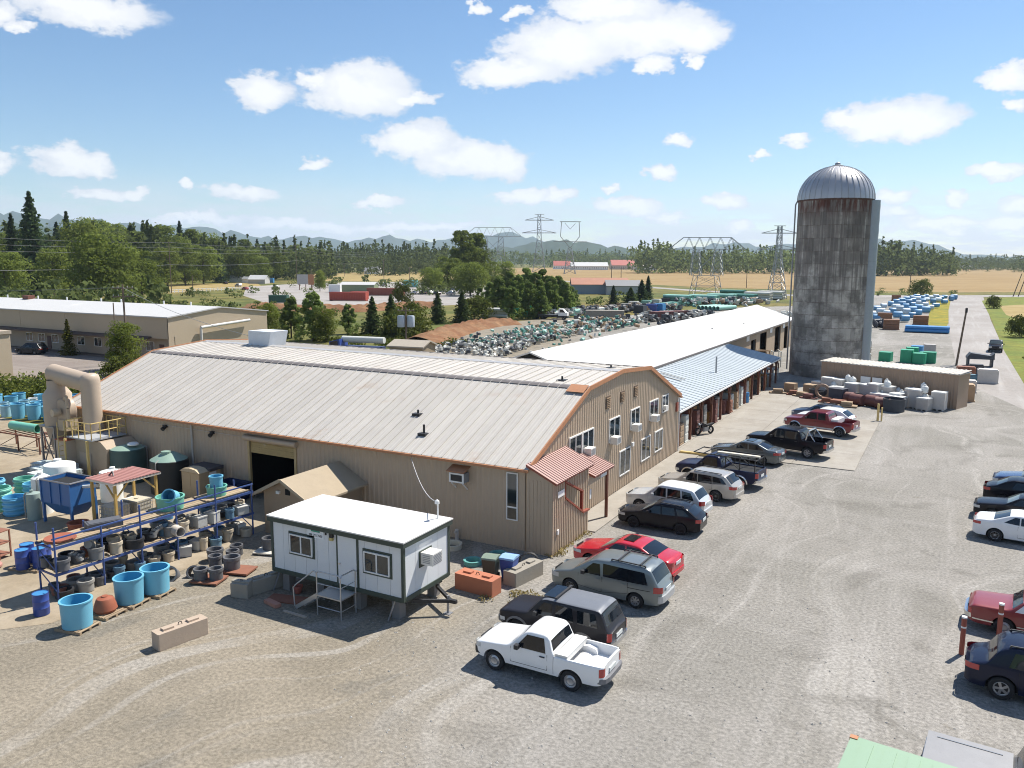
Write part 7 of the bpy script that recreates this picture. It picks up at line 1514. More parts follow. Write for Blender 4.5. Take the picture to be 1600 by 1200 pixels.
def sp(x0, x1, d, y0, y1, k): return (brg(x0), brg(x1), d, hb_(x0, d, y0), hb_(x1, d, y1), k)
wood('far_wood', band([sp(-150,260,520,366,362,120), sp(250,520,620,374,384,90), sp(480,760,900,388,386,110), sp(480,760,1150,384,384,90), sp(560,720,800,398,396,50)], 1), FARL, 'dark mixed wood across the left skyline', 90, 21, .45)
wood('far_wood', band([sp(740,900,1800,392,394,80), sp(860,1010,1900,396,396,90), sp(990,1050,1000,383,381,34), sp(1040,1110,1000,388,394,34), sp(1100,1250,1050,390,386,74), sp(900,1000,2000,393,393,50), sp(1040,1260,1100,392,394,70)], 2), FARL, 'wood behind the golden field left of the silo', 90, 22, .3)
wood('far_wood', band([sp(1360,1400,950,380,378,24), sp(1395,1480,980,383,390,44), sp(1360,1490,1020,392,394,50), sp(1470,1620,1900,398,397,110), sp(1480,1700,1500,404,404,90), sp(1580,1700,1400,398,396,30)], 3), FARL, 'wood behind the golden field right of the silo', 90, 23, .25)
scrub_rows = [(brg(x0)+(brg(x1)-brg(x0))*t/k, d*(1+.05*math.sin(t*3.7)), h) for x0, x1, d, h, k in ((255,400,235,3,14), (400,520,205,2.2,8), (640,760,340,5,10), (470,760,430,5,26), (250,470,330,3.5,16), (0,250,235,7,22), (930,1000,260,4,8), (1240,1480,390,3,14)) for t in range(k)]
wood('meadow_shrubs', [(d*math.sin(R(b))+rng.uniform(-6,6), d*math.cos(R(b))+rng.uniform(-6,6), h*rng.uniform(.5,1.2), h*rng.uniform(.9,1.6)) for b, d, h in scrub_rows], FARL, 'scattered green shrubs and brush over the meadow', 110, 41, .08, .2)
# rough growth: hedge by the stored tubs, grass clumps
def scrub(name, poly_pts, n, size, h, mat, label, cat, seed):
    rs = np.random.RandomState(seed); pts = []
    for (x, y, r) in poly_pts:
        a = rs.rand(n)*6.283; q = r*rs.rand(n)**.5; z = h*rs.rand(n)*(1-(q/r)**2*.7)*(.6+.6*np.sin(a*2+x)**2); pts.append(np.stack([x+q*np.cos(a), y+q*np.sin(a), z+.05], 1))
    v, f = quads(np.concatenate(pts), size, rs=rs); return tag(link(name, np_mesh(name, v, f, mat)), label, cat, kind='stuff')
scrub('bramble_hedge', [(-84+i*2.0, 46.5+i*1.35+rng.uniform(-1,1), 2.4) for i in range(8)]+[(-88+i*2.2, 48+i*1.3, 2.2) for i in range(7)], 900, .3, 2.0, BUSHL, 'rough green bramble hedge beside the stored cyan tubs', 'hedge', 31)
scrub('rough_grass', [((-85.03, 109.89)[0]+rng.uniform(-12,14), (-85.03, 109.89)[1]+rng.uniform(-8,10), 2.5) for i in range(26)], 260, .35, .7, BUSHL, 'rough yellow-green grass among the young firs', 'grass', 32)
scrub('verge_growth', [(9+i*.55+rng.uniform(0,10), 110+i*6.5+rng.uniform(-3,3), 3.0) for i in range(34)], 260, .35, .8, BUSHL, 'rough green growth along the right verge', 'grass', 33)
scrub('dry_weeds', [(-15.9+rng.uniform(-.15,.25), 33+i*.35, .3) for i in range(12)]+[(-15.3+rng.uniform(-1,1), 28+rng.uniform(-1,2), .35) for i in range(6)], 60, .1, .18, leaf_mat('dry_weed', (.3,.24,.1), (.4,.33,.16)), 'dry yellow weeds at the foot of the porch wall', 'weeds', 34)

# ------------------------------------------------------------------ loose stones over the foreground gravel
rs_ = np.random.RandomState(5); n_ = 5000; yy_ = 10+26*rs_.rand(n_)**1.3; xx_ = -yy_*.95+(-4+yy_*1.15)*rs_.rand(n_)*1.0+rs_.rand(n_)*4
keep = ~((xx_ < -29) & (yy_ > 15)) & (yy_ < 33); xx_, yy_ = xx_[keep], yy_[keep]; n_ = len(xx_); sz = .012+.04*rs_.rand(n_)**5
oct_ = np.array([[1,0,0],[0,1,0],[-1,0,0],[0,-1,0],[0,0,.7],[0,0,-.3]]); V_ = (oct_[None]*sz[:, None, None]*(.6+.8*rs_.rand(n_, 6, 1)))+np.stack([xx_, yy_, np.full(n_, .004)], 1)[:, None]
F_ = np.array([[0,1,4],[1,2,4],[2,3,4],[3,0,4]])[None]+6*np.arange(n_)[:, None, None]
me = bpy.data.meshes.new('loose_stones'); me.from_pydata(V_.reshape(-1, 3).tolist(), [], F_.reshape(-1, 3).tolist()); me.materials.append(M('stone', (.36,.34,.31), rough=.95, var=.5, scale=9)); tag(link('loose_stones', me), 'scattered loose stones over the foreground gravel', 'stones', kind='stuff')

# ------------------------------------------------------------------ long beige building, left
BEIGE = M('beige_stucco', (.46,.37,.26), rough=.85, var=.06, scale=.5); BEIGE2 = M('dull_tan_wall', (.40,.33,.25), rough=.85, var=.06)  # second tan, slightly darker: lower wall, parapet and joints
bb = thing('beige_warehouse', 'long beige flat-fronted building with white roof and dark awning', 'building', (-150, 73.5, 0))
BW = 56.7
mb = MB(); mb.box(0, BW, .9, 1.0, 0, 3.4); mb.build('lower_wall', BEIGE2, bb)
k = 5; st = BW/k
for i in range(k): mb = MB(); mb.box(i*st+.03, (i+1)*st-.03, 0, .15, 3.1, 6.0); mb.build('wall_panel', BEIGE, bb)
mb = MB(); mb.prism([(0,0),(18,0),(18,6.0),(9.1,6.95),(0,6.0)], BW-.15, BW, 'x'); mb.build('gable_wall', BEIGE, bb)
mb = MB(); mb.box(0, .15, 1, 18, 0, 6); mb.box(0, BW-.15, 17.85, 18, 0, 6); mb.build('rear_wall', BEIGE, bb)
mb = MB(); mb.prism([(-.2,5.98),(9.1,6.97),(18.2,5.98),(18.2,6.14),(9.1,7.13),(-.2,6.14)][::-1], -.2, BW+.2, 'x'); rfb = mb.build('roof', MEMB, bb)
for x in (3, 12, 20, 29, 34, 44, 50): mb = MB(); mb.cyl((x, 9.5, 6.9), (x, 9.5, 7.6), .12, n=8); mb.build('roof_vent', WHITEP, rfb)
mb = MB(); mb.box(10, 11.6, 8, 9.2, 6.9, 7.7); mb.build('roof_unit', BROWNP, rfb)
mb = MB(); mb.prism([(-1.0,3.1),(.9,3.55),(.9,3.3),(-1.0,2.9)], 0, BW-3.5, 'x'); mb.build('awning', M('dark_awning', (.10,.07,.055), rough=.8, var=.15), bb)
for i, x in enumerate((22.4, 25.6, 29.0, 32.0, 35.3, 39.3, 42.5, 48.0, 50.8)):
    window(bb, (x, .9, 1.2), (1,0,0), 1.7, 1.3, 1, (0,-1,0), fw=.08)
for x in (27.8, 45.6, 53.6): mb = MB(); mb.box(x, x+.95, .84, .9, .05, 2.2); mb.build('door', M('dark_red_door', (.12,.06,.05)), bb)
mb = MB(); mb.box(-2, BW, -.6, .9, 0, .15); mb.build('kerb_walk', M('kerb_dark', (.12,.1,.09)), bb)
mb = MB(); mb.cyl((BW+.5,5,0),(BW+.5,5,4.4),.18,n=10); mb.cyl((BW+.5,5,4.4),(BW+.5,14,4.9),.22,n=10); mb.build('vent_pipe', M('white_pipe', (.6,.58,.55)), bb, smooth=40)
mb = MB(); mb.box(-1.0,0,-.5,.0,0,2.6); 
nb = thing('beige_block', 'beige corner building at the left frame edge', 'building', (-116, 40.5, 0))
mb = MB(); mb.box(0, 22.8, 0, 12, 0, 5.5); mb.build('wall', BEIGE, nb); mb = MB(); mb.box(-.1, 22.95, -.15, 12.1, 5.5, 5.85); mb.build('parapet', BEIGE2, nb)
mb = MB()
for k in range(3): mb.box(6+k*6, 6.04+k*6, -.02, 0, .1, 5.4)
mb.build('joint', BEIGE2, nb)
scrapm = [PALW, M('grey_scrap', (.4,.38,.36)), PALR]
for i in range(12):
    mb = MB(); w, d, h = rng.uniform(1,2), rng.uniform(.8,1.2), rng.uniform(.3,.9); mb.box(-w/2,w/2,-d/2,d/2,0,h); 
    for q in range(3): mb.box(-w/2-.05,w/2+.05,-d/2-.03,d/2+.03,h*q/3,h*q/3+.05)
    put('timber_stack', mb.mesh('timber_stack', scrapm[i % 3]), 'stack of boards and pallets by the beige corner building, %s from it' % ORD[i], 'timber', (-92+ (i%6)*1.5, 54+(i//6)*2.0+rng.uniform(-.4,.4), .01), rng.uniform(-.3,.3), 'timber stacks by the beige corner building')
mk_far = []
def farcar(p, rz, pm, label, suv=False, group='cars parked in far yards'):
    prof = [(0,.6),(.06,.75),(.3,.88),(1.3,1.0),(2.1,1.4),(2.4,1.46),(3.2,1.45),(3.9,1.1),(4.5,1.02),(4.6,.8)] if not suv else [(0,.75),(.1,.95),(1.2,1.08),(1.9,1.6),(2.2,1.7),(3.9,1.68),(4.4,1.1),(4.6,.9)]
    k = (pm.name, suv)
    if k in FARC: r = dup(FARC[k], (p[0], p[1], .01), rz, label)
    else:
        c = Car('parked_car', label, pm, 4.6, 1.8, prof, 1.0, 2.7, .92, wr=.33, tumble=.28, zb=.26, end=.15, ws=(1.4,2.0), rw=(3.4 if not suv else 4.0, 3.8 if not suv else 4.35), glass=[(((1.8,1.03),(3.4,1.03),(3.1,1.36),(2.2,1.36)),)], wheel=(6, RIM), simple=True, group=group); r = c.root; r.location = (p[0], p[1], .01); r.rotation_euler = (0,0,rz); FARC[k] = r
    return r
FARC = {}
DKC = paint('far_dark_paint', (.02,.022,.028)); SLC = paint('far_silver_paint', (.45,.46,.47)); RDC = paint('far_red_paint', (.3,.03,.03)); 
farcar((-118.91, 69.91), R(15), DKC, 'dark hatchback parked before the beige building', True)
for i, (x, y, pm, sv, lb) in enumerate(((372,448,SLC,1,'pale van at the paddock end'), (352,444,DKC,0,'dark car beside the white sheds'), (430,452,SLC,1,'silver pickup-like car in the neighbouring lot'), (383,453,RDC,0,'red car at the left of the neighbouring lot'), (600,447,SLC,1,'silver truck at the back of the neighbouring lot'), (648,460,SLC,0,'silver car first in the neighbour row'), (660,460,DKC,0,'dark car second in the neighbour row'), (670,460,SLC,1,'white-silver car third in the neighbour row'), (682,461,DKC,1,'dark car fourth in the neighbour row'), (704,461,SLC,1,'silver wagon at the right end of the neighbour row'), (630,448,SLC,1,'pale pickup by the turquoise truck'), (642,446,SLC,0,'pale car right of the pickup'))):
    farcar([(-329.0, 303.5), (-369.7, 331.5), (-286.1, 286.6), (-291.2, 272.7), (-274.3, 355.5), (-196.3, 274.9), (-193.7, 276.6), (-191.5, 278.1), (-185.4, 274.6), (-180.6, 277.8), (-259.3, 352.6), (-269.2, 373.3)][i], R(-20+rng.uniform(-8,8)), pm, lb, bool(sv))
# ------------------------------------------------------------------ neighbour yard buildings
def house(name, p, w, d, h, rh, wallm, roofm, label, rz=0, win=True, cat='building'):
    t = thing(name, label, cat, (p[0], p[1], 0), rz)
    mb = MB(); mb.prism([(-d/2,0),(d/2,0),(d/2,h),(0,h+rh),(-d/2,h)], -w/2, w/2, 'x'); mb.build('wall', wallm, t)
    mb = MB(); mb.prism([(-d/2-.3,h-.1),(0,h+rh+.02),(d/2+.3,h-.1),(d/2+.3,h+.08),(0,h+rh+.2),(-d/2-.3,h+.08)][::-1], -w/2-.3, w/2+.3, 'x'); mb.build('roof', roofm, t)
    if win:
        for k in range(max(2, int(w/3.5))):
            x = -w/2+1.2+k*(w-2.4)/max(1, int(w/3.5)-1); mb = MB(); mb.box(x-.5,x+.5,-d/2-.05,-d/2,h*.35,h*.75); o = mb.build('window', WFRAME, t); mb = MB(); mb.box(x-.42,x+.42,-d/2-.07,-d/2-.05,h*.38,h*.72); mb.build('pane', GLASS, o)
        mb = MB(); mb.box(-.5,.5,-d/2-.06,-d/2,0,2.0); mb.build('door', BROWNP, t)
    return t
GRN = M('sage_metal', (.20,.24,.14)); REDB = M('red_box', (.36,.06,.035), rough=.6, var=.15); RUSTR = M('rust_roof', (.38,.17,.10), rough=.7, var=.25, scale=.3); GREYR = M('grey_shingle', (.22,.22,.22), var=.15); SLATE = M('blue_grey_wall', (.2,.25,.3))
house('metal_shed', (-232.59, 283.93), 15, 9, 3.2, 1.0, GRN, MEMB, 'sage green metal shed with white roof in the neighbouring yard', R(25), False)
house('cottage', (-531.52, 671.11), 16, 12, 3.0, 4.5, WHITEP, GREYR, 'white cottage with grey gable roof in the far meadow', R(25))
house('cottage', (-376.61, 234.69), 22, 14, 3.2, 4.5, BEIGE, M('tan_shingle', (.42,.34,.22)), 'tan-roofed house under the trees at the left', R(20))
house('cottage', (-355.12, 209.73), 16, 10, 3, 4, WHITEP, GREYR, 'grey-roofed house under the tall fir', R(25))
house('white_shed', (-395.35, 364.78), 9, 6, 2.6, 1.4, WHITEP, MEMB, 'small white shed at the paddock end', R(25), False)
house('white_shed', (-378.83, 358.57), 7, 5, 2.4, 1.2, WHITEP, GREYR, 'grey-roofed small shed beside the white one', R(25), False)
house('event_tent', (-364.04, 352.02), 10, 8, 2.4, 2.4, MEMB, MEMB, 'white tent with a pale peaked roof', R(25), False, 'tent')
house('store_building', (-530.16, 1228.36), 60, 30, 6, 6, WHITEP, MEMB, 'far store with long white roof by the road', R(30)); house('store_building', (-508.75, 1322.53), 40, 30, 7, 9, M('cream_wall', (.5,.42,.34)), M('red_roof', (.42,.10,.07)), 'far store with red roof right of the white one', R(30)); house('store_building', (-443.48, 1255.28), 34, 22, 6, 5, WHITEP, M('pinkish_roof', (.55,.42,.38)), 'far pink-roofed store at the right of the group', R(30))
house('store_building', (-607.25, 1289.27), 30, 20, 6, 8, WHITEP, M('red_roof', (.42,.10,.07)), 'small red-roofed far store left of the white one', R(30))
house('yard_barn', (-134.86, 323.96), 24, 12, 4.0, 2.6, SLATE, RUSTR, 'blue-grey barn with rusty roof behind the pipe yard', R(28), False); house('yard_barn', (-124.04, 323.14), 14, 9, 3.6, 2.2, M('grey_wall', (.4,.4,.4)), GREYR, 'pale grey barn right of the rusty-roofed one', R(28), False)
house('farmhouse', (6.80, 1890.90), 40, 14, 3.5, 4, M('dark_wood_wall', (.12,.09,.07)), M('dark_roof', (.09,.08,.08)), 'dark farmhouse under the far right trees', R(-5), False); house('farmhouse', (41.35, 1928.99), 22, 12, 3.5, 4, WHITEP, GREYR, 'pale farmhouse gable under the far right trees', R(-5), False)
def cbox(name, p, w, d, h, rz, mat, label, cat='container', ribs=True):
    t = thing(name, label, cat, (p[0], p[1], .01), rz); mb = MB(); mb.box(-w/2,w/2,-d/2,d/2,.15,h)
    if ribs:
        for k in range(int(w/.6)): mb.box(-w/2+.15+k*.6,-w/2+.4+k*.6,-d/2-.04,-d/2,.3,h-.15)
    mb.build('body', mat, t); mb = MB(); mb.box(-w/2-.03,w/2+.03,-d/2-.06,d/2+.03,h,h+.08); mb.build('top_rail', mat, t)
    for sx in (-1,1): mb = MB(); mb.box(sx*(w/2-.15)-.1,sx*(w/2-.15)+.1,-d/2,d/2,0,.15); mb.build('skid', BLACKM, t)
    return t
cbox('red_container', (-183.92, 218.57), 13, 2.6, 2.9, R(20), REDB, 'bright red container in the neighbouring yard'); cbox('red_container', (-188.29, 229.75), 6, 2.6, 2.7, R(20), REDB, 'short red container right of the long one')
cbox('red_container', (-198.61, 258.52), 15, 2.6, 2.9, R(18), M('brown_red_box', (.26,.075,.05), var=.15), 'long brown-red container behind the others'); cbox('green_skip', (-194.53, 196.38), 6, 2.5, 2.4, R(25), M('skip_green', (.03,.09,.06)), 'dark green skip left of the red containers', 'skip')
cbox('white_box_truck_body', (-236.56, 272.40), 5, 2.5, 3.4, R(25), WHITEP, 'white parked box body beside the sage shed', 'box body', False); cbox('blue_tank_box', (-368.46, 366.20), 3, 2.5, 2.8, R(25), BLUE2, 'bright blue box by the white tent', 'box', False); cbox('turquoise_truck_box', (-249.86, 346.47), 7, 2.6, 3.6, R(18), M('turquoise_paint', (.15,.42,.42)), 'turquoise truck box at the back of the lot', 'box body', False)
t = thing('billboard', 'rusty roadside billboard on posts in the neighbouring yard', 'sign', xy((-268.29, 288.40)), R(25))
for x in (-3,0,3): mb = MB(); mb.box(x-.15,x+.15,-.15,.15,0,7); mb.build('post', BROWNP, t)
mb = MB(); mb.box(-4,1.2,-.25,-.15,2.6,7.2); mb.build('panel', M('faded_board', (.45,.42,.4)), t); mb = MB(); mb.box(1.3,4,-.25,-.15,2.4,7.2); mb.build('panel', RUST, t)
# white paddock fence
fn = thing('paddock_fence', 'white post-and-rail paddock fence at the wood edge', 'fence', (0,0,0)); fa, fb = Vector((-288.27, 229.16)), Vector((-293.40, 281.53)); nfp = 24
mb = MB(); mb.box(-.1,.1,-.1,.1,0,1.5); fpm = mb.mesh('post', WHITEP)
for i in range(nfp): q = fa.lerp(fb, i/(nfp-1)); link('post', fpm, fn, (q.x, q.y, 0))
for z in (.6,1.3): mb = MB(); mb.bar((fa.x,fa.y,z),(fb.x,fb.y,z),.08,.16); mb.build('rail', WHITEP, fn)
# ------------------------------------------------------------------ poles, wires, pylons
WOODP = M('pole_wood', (.17,.125,.09), rough=.9, var=.2, scale=2)
def upole(p, h, label, arms=1, rz=0, cans=0, r=.15, mat=WOODP):
    t = thing('utility_pole', label, 'pole', (p[0], p[1], 0), rz); mb = MB(); mb.cyl((0,0,0),(0,0,h),r,r*.7,n=8); mb.build('mast', mat, t)
    for k in range(arms):
        z = h-.5-k*1.1; mb = MB(); mb.box(-1.3,1.3,-.06,.06,z-.07,z+.07); a = mb.build('crossarm', mat, t)
        for x in (-1.15,-.55,.55,1.15): mb = MB(); mb.cyl((x,0,z+.07),(x,0,z+.28),.05,n=6); mb.build('insulator', M('insulator', (.4,.4,.38)), a)
    for k in range(cans): mb = MB(); x = (-.75,.75)[k] ; mb.lathe([(.002,h*.55),(.55,h*.55),(.58,h*.55+.1),(.58,h*.55+1.6),(.5,h*.55+1.75),(.002,h*.55+1.8)], 14, (x,0,0)); mb.build('transformer', M('transformer_grey', (.42,.46,.50), rough=.5), t, smooth=40)
    return t
upole((-95.7,68.8), 10.6, 'grey utility pole beside the loose green tree', 2, R(60)); upole((-97.0,68.2), 8.2, 'short leaning-post pole beside the main utility pole', 0, 0, r=.1)
PO = [(268,458,380,'wooden pole at the paddock edge',1),(302,460,432,'short dark pole in the paddock corner',0),(464,441,385,'wooden pole in the neighbouring yard',1),(487,452,420,'dark pole with lamp by the billboard',0),(600,444,406,'wooden pole behind the sage shed',1),(640,440,418,'wooden pole at the back of the lot',1),(538,432,412,'small pole in the meadow',0),(1421,457,422,'thin pole at the edge of the golden field',1),(955,452,415,'pole left of the pale barn',0),(970,452,418,'pole right of the rusty barn',0),(1166,450,420,'thin pole by the golden field',1)]
for (x, y, yt, lb, ar), p in zip(PO, [(-287.8, 229.5), (-270.1, 225.6), (-366.5, 386.2), (-272.0, 296.3), (-296.6, 384.5), (-319.2, 441.3), (-465.5, 548.2), (-19.5, 419.0), (-151.5, 379.5), (-147.5, 382.3), (-98.7, 439.7)]): upole(p, max(7, th(p, yt)), lb, ar, R(30), r=.2)
upole((-74.12, 101.35), th((-74.12, 101.35), 480), 'wooden pole carrying two grey transformer cans', 1, R(30), 2)
tp = thing('leaning_pole', 'dark leaning wooden pole behind the low tan shed', 'pole', (.6, 124.0, 0)); mb = MB(); mb.cyl((0,0,0),(.65,0,7.6),.14,.11,n=8); mb.build('mast', WOODP, tp); mb = MB(); mb.box(.5,.8,-.15,.15,7.2,7.8); mb.build('lamp_head', BLACKM, tp)
for s_ in (0,1): upole(((20.43, 396.23), (22.31, 397.47))[s_], th((20.43, 396.23), 423), ['leaning stay pole at the right edge, left one', 'leaning stay pole at the right edge, right one'][s_], 0, 0, r=.2).rotation_euler = (0, R(14), 0)
def wire(a, b, sag, label, r=.03):
    a, b = Vector(a), Vector(b); mb = MB(); pts = []
    for k in range(13): t = k/12; q = a.lerp(b, t); q.z -= sag*4*t*(1-t); pts.append(tuple(q))
    mb.tube(pts, r, 4); return tag(mb.build('overhead_wire', M('wire_grey', (.25,.25,.25), rough=.5)), label, 'wire', 'overhead wires')
pa, pb_ = Vector((-287.84, 229.45)), Vector((-366.52, 386.17)); ha, hb2 = th((-287.84, 229.45),380), th((-366.52, 386.17),385)
for k, (dz, nm) in enumerate(((-.3,'highest'),(-2.2,'second'),(-4.0,'third'),(-9.5,'low thick'))):
    wire((pa.x,pa.y,ha+dz), (pb_.x,pb_.y,hb2+dz), 1.2, nm+' wire between the paddock pole and the next pole', .07 if k == 3 else .045)
    q = pa+(pa-pb_).normalized()*190; wire((q.x,q.y,ha+dz+.5), (pa.x,pa.y,ha+dz), 1.5, nm+' wire running left from the paddock pole', .07 if k == 3 else .045)
    q = pb_+(pb_-pa).normalized()*260; wire((pb_.x,pb_.y,hb2+dz), (q.x,q.y,hb2+dz), 2.5, nm+' wire running right from the second pole', .045)
wire((-95.7,68.8,10.2), (-170,20,10.6), 1.0, 'wire from the near utility pole off to the left', .03); wire((-95.7,68.8,10.2), (-52,50,7.2), .6, 'service wire from the near pole to the warehouse', .025)
STEEL = M('galvanized_lattice', (.33,.34,.35), rough=.5, metal=.5, var=.1)
def lattice(p, h, label, kind, rz):
    t = thing('power_pylon', label, 'pylon', (p[0], p[1], 0), rz, 'power pylons'); b = h*.11; w = max(.18, h*.0075)
    def leg(mb, z0, r0, z1, r1, cx=0):
        for sx, sy in ((-1,-1),(1,-1),(1,1),(-1,1)): mb.bar((cx+sx*r0,sy*r0,z0),(cx+sx*r1,sy*r1,z1),w)
    def xbr(mb, z0, r0, z1, r1, cx=0):
        for k in range(4):
            a = [(-1,-1),(1,-1),(1,1),(-1,1)][k]; c2 = [(-1,-1),(1,-1),(1,1),(-1,1)][(k+1) % 4]
            mb.bar((cx+a[0]*r0,a[1]*r0,z0),(cx+c2[0]*r1,c2[1]*r1,z1),w*.6); mb.bar((cx+c2[0]*r0,c2[1]*r0,z0),(cx+a[0]*r1,a[1]*r1,z1),w*.6); mb.bar((cx+a[0]*r1,a[1]*r1,z1),(cx+c2[0]*r1,c2[1]*r1,z1),w*.6)
    if kind == 'mast':
        mb = MB(); leg(mb, 0, b, h*.55, b*.35); leg(mb, h*.55, b*.35, h, b*.22); mb.build('leg_frame', STEEL, t)
        mb = MB(); n_ = 5; 
        for k in range(n_): f0, f1 = k/n_, (k+1)/n_; xbr(mb, h*.55*f0, b*(1-.65*f0), h*.55*f1, b*(1-.65*f1))
        for k in range(4): f0, f1 = k/4, (k+1)/4; xbr(mb, h*(.55+.45*f0), b*(.35-.13*f0), h*(.55+.45*f1), b*(.35-.13*f1))
        mb.build('bracing', STEEL, t)
        for z, l in ((.68,.3),(.9,.25)): mb = MB(); mb.bar((-h*l,0,h*z),(h*l,0,h*z),w*1.6); mb.bar((-h*l,0,h*z),(0,0,h*(z+.06)),w); mb.bar((h*l,0,h*z),(0,0,h*(z+.06)),w); mb.build('crossarm', STEEL, t)
        mb = MB(); mb.bar((-h*.08,0,h),(h*.08,0,h),w); mb.build('top_arm', STEEL, t)
    elif kind == 'delta':
        mb = MB(); leg(mb, 0, b, h*.5, b*.3); mb.build('leg_frame', STEEL, t); mb = MB()
        for k in range(5): f0, f1 = k/5, (k+1)/5; xbr(mb, h*.5*f0, b*(1-.7*f0), h*.5*f1, b*(1-.7*f1))
        mb.build('bracing', STEEL, t); mb = MB(); u = h*.17
        mb.bar((0,0,h*.5),(-u*1.1,0,h*.72),w*1.6); mb.bar((0,0,h*.5),(u*1.1,0,h*.72),w*1.6); mb.bar((-u*1.1,0,h*.72),(-u,0,h),w*1.6); mb.bar((u*1.1,0,h*.72),(u,0,h),w*1.6); mb.bar((-u*1.2,0,h),(u*1.2,0,h),w*1.8); mb.bar((-u*.6,0,h*.97),(0,0,h*.86),w); mb.bar((u*.6,0,h*.97),(0,0,h*.86),w); mb.build('head_frame', STEEL, t)
        mb = MB(); mb.bar((-u*1.9,0,h*.62),(u*1.9,0,h*.62),w*1.4); mb.build('crossarm', STEEL, t)
    else:   # wide portal head on two bracing legs
        mb = MB(); q = h*.24
        for cx in (-q*.55, q*.55): leg(mb, h*.35, h*.09, h*.78, h*.05, cx*1.4); 
        leg(mb, 0, q, h*.35, q*.75); mb.build('leg_frame', STEEL, t)
        mb = MB(); xbr(mb, 0, q, h*.17, q*.88); xbr(mb, h*.17, q*.88, h*.35, q*.75)
        for cx in (-q*.77, q*.77):
            for k in range(4): f0, f1 = k/4, (k+1)/4; xbr(mb, h*(.35+.43*f0), h*(.09-.04*f0), h*(.35+.43*f1), h*(.09-.04*f1), cx)
        mb.bar((-q,0,h*.35),(q*.5,0,h*.7),w); mb.bar((q,0,h*.35),(-q*.5,0,h*.7),w); mb.build('bracing', STEEL, t)
        mb = MB(); a0 = h*.66
        for y in (-.8,.8):
            mb.bar((-a0,y,h*.8),(a0,y,h*.8),w*1.2); mb.bar((-a0*.62,y,h),(a0*.62,y,h),w*1.2); mb.bar((-a0,y,h*.8),(-a0*.62,y,h),w); mb.bar((a0,y,h*.8),(a0*.62,y,h),w)
            for k in range(10): x = -a0*.62+k*a0*.138; mb.bar((x,y,h if k % 2 else h*.8),(x+a0*.138,y,h*.8 if k % 2 else h),w*.7)
        mb.build('head_truss', STEEL, t)
    return t
q = (-90.52, 330.16); lattice(q, th(q,371), 'wide portal-headed pylon before the golden field', 'portal', R(28)); q = (-60.80, 322.22); lattice(q, th(q,353), 'narrow mast pylon just left of the silo', 'mast', R(28)); q = (-468.74, 926.66); lattice(q, th(q,337), 'slim tall far mast pylon', 'mast', R(28)); q = (-372.83, 811.37); lattice(q, th(q,348), 'far pylon with heart-shaped head', 'delta', R(28)); q = (-543.67, 939.16); lattice(q, th(q,357), 'far portal pylon behind the poplars', 'portal', R(28))
# ------------------------------------------------------------------ pipe yard behind the workshop
TEAL = M('teal_fittings', (.08,.24,.19), rough=.5, var=.2, tint_obj=.15); MINT = M('mint_fittings', (.24,.46,.38), rough=.5, var=.15, tint_obj=.1); WFIT = M('white_fittings', (.55,.55,.5), rough=.6, var=.12, tint_obj=.12); DFIT = M('dark_fittings', (.05,.055,.065), rough=.6, var=.3, tint_obj=.2); CARD = M('cardboard', (.34,.24,.15), rough=.85, var=.15, tint_obj=.2); WRAP = M('wrapped_carton', (.50,.46,.42), rough=.5, var=.15, scale=3, tint_obj=.15); BROWNT = M('brown_plastic_tub', (.16,.06,.05), rough=.55, var=.12); BLUEP = M('blue_pipe', (.05,.22,.48), rough=.4, var=.1, tint_obj=.15); GREENB = M('green_bag', (.02,.30,.16), rough=.5, var=.15, tint_obj=.15)
def heap(name, cx, cy, lx, ly, ang, n, mats, label, seed, h=.9, sz=.5):
    r = random.Random(seed); mb = MB(); ca, sa = math.cos(ang), math.sin(ang)
    for i in range(n):
        a, b = r.uniform(-lx,lx), r.uniform(-ly,ly); b = round(b/4.4)*4.4+r.uniform(-1.1,1.1); x, y = cx+a*ca-b*sa, cy+a*sa+b*ca; z = r.uniform(0,h); s = sz*r.uniform(.6,1.3); k = r.randrange(len(mats))
        d = Vector((r.uniform(-1,1), r.uniform(-1,1), r.uniform(-.3,.6))).normalized()*s*.6
        if r.random() < .65: mb.cyl(Vector((x,y,z+.2))-d, Vector((x,y,z+.2))+d, s*.42, n=9, mi=k)
        else: mb.obx(x, y, z, s, r.uniform(0,3), k)
    return tag(mb.build(name, mats), label, 'pipe fittings', kind='stuff')
def obx(s, x, y, z, w, t, k):
    c, d = math.cos(t)*w*.6, math.sin(t)*w*.6; p = [(x+c,y+d),(x-d,y+c),(x-c,y-d),(x+d,y-c)]; s.prism(p, z, z+w*.8, 'z', k)
MB.obx = obx
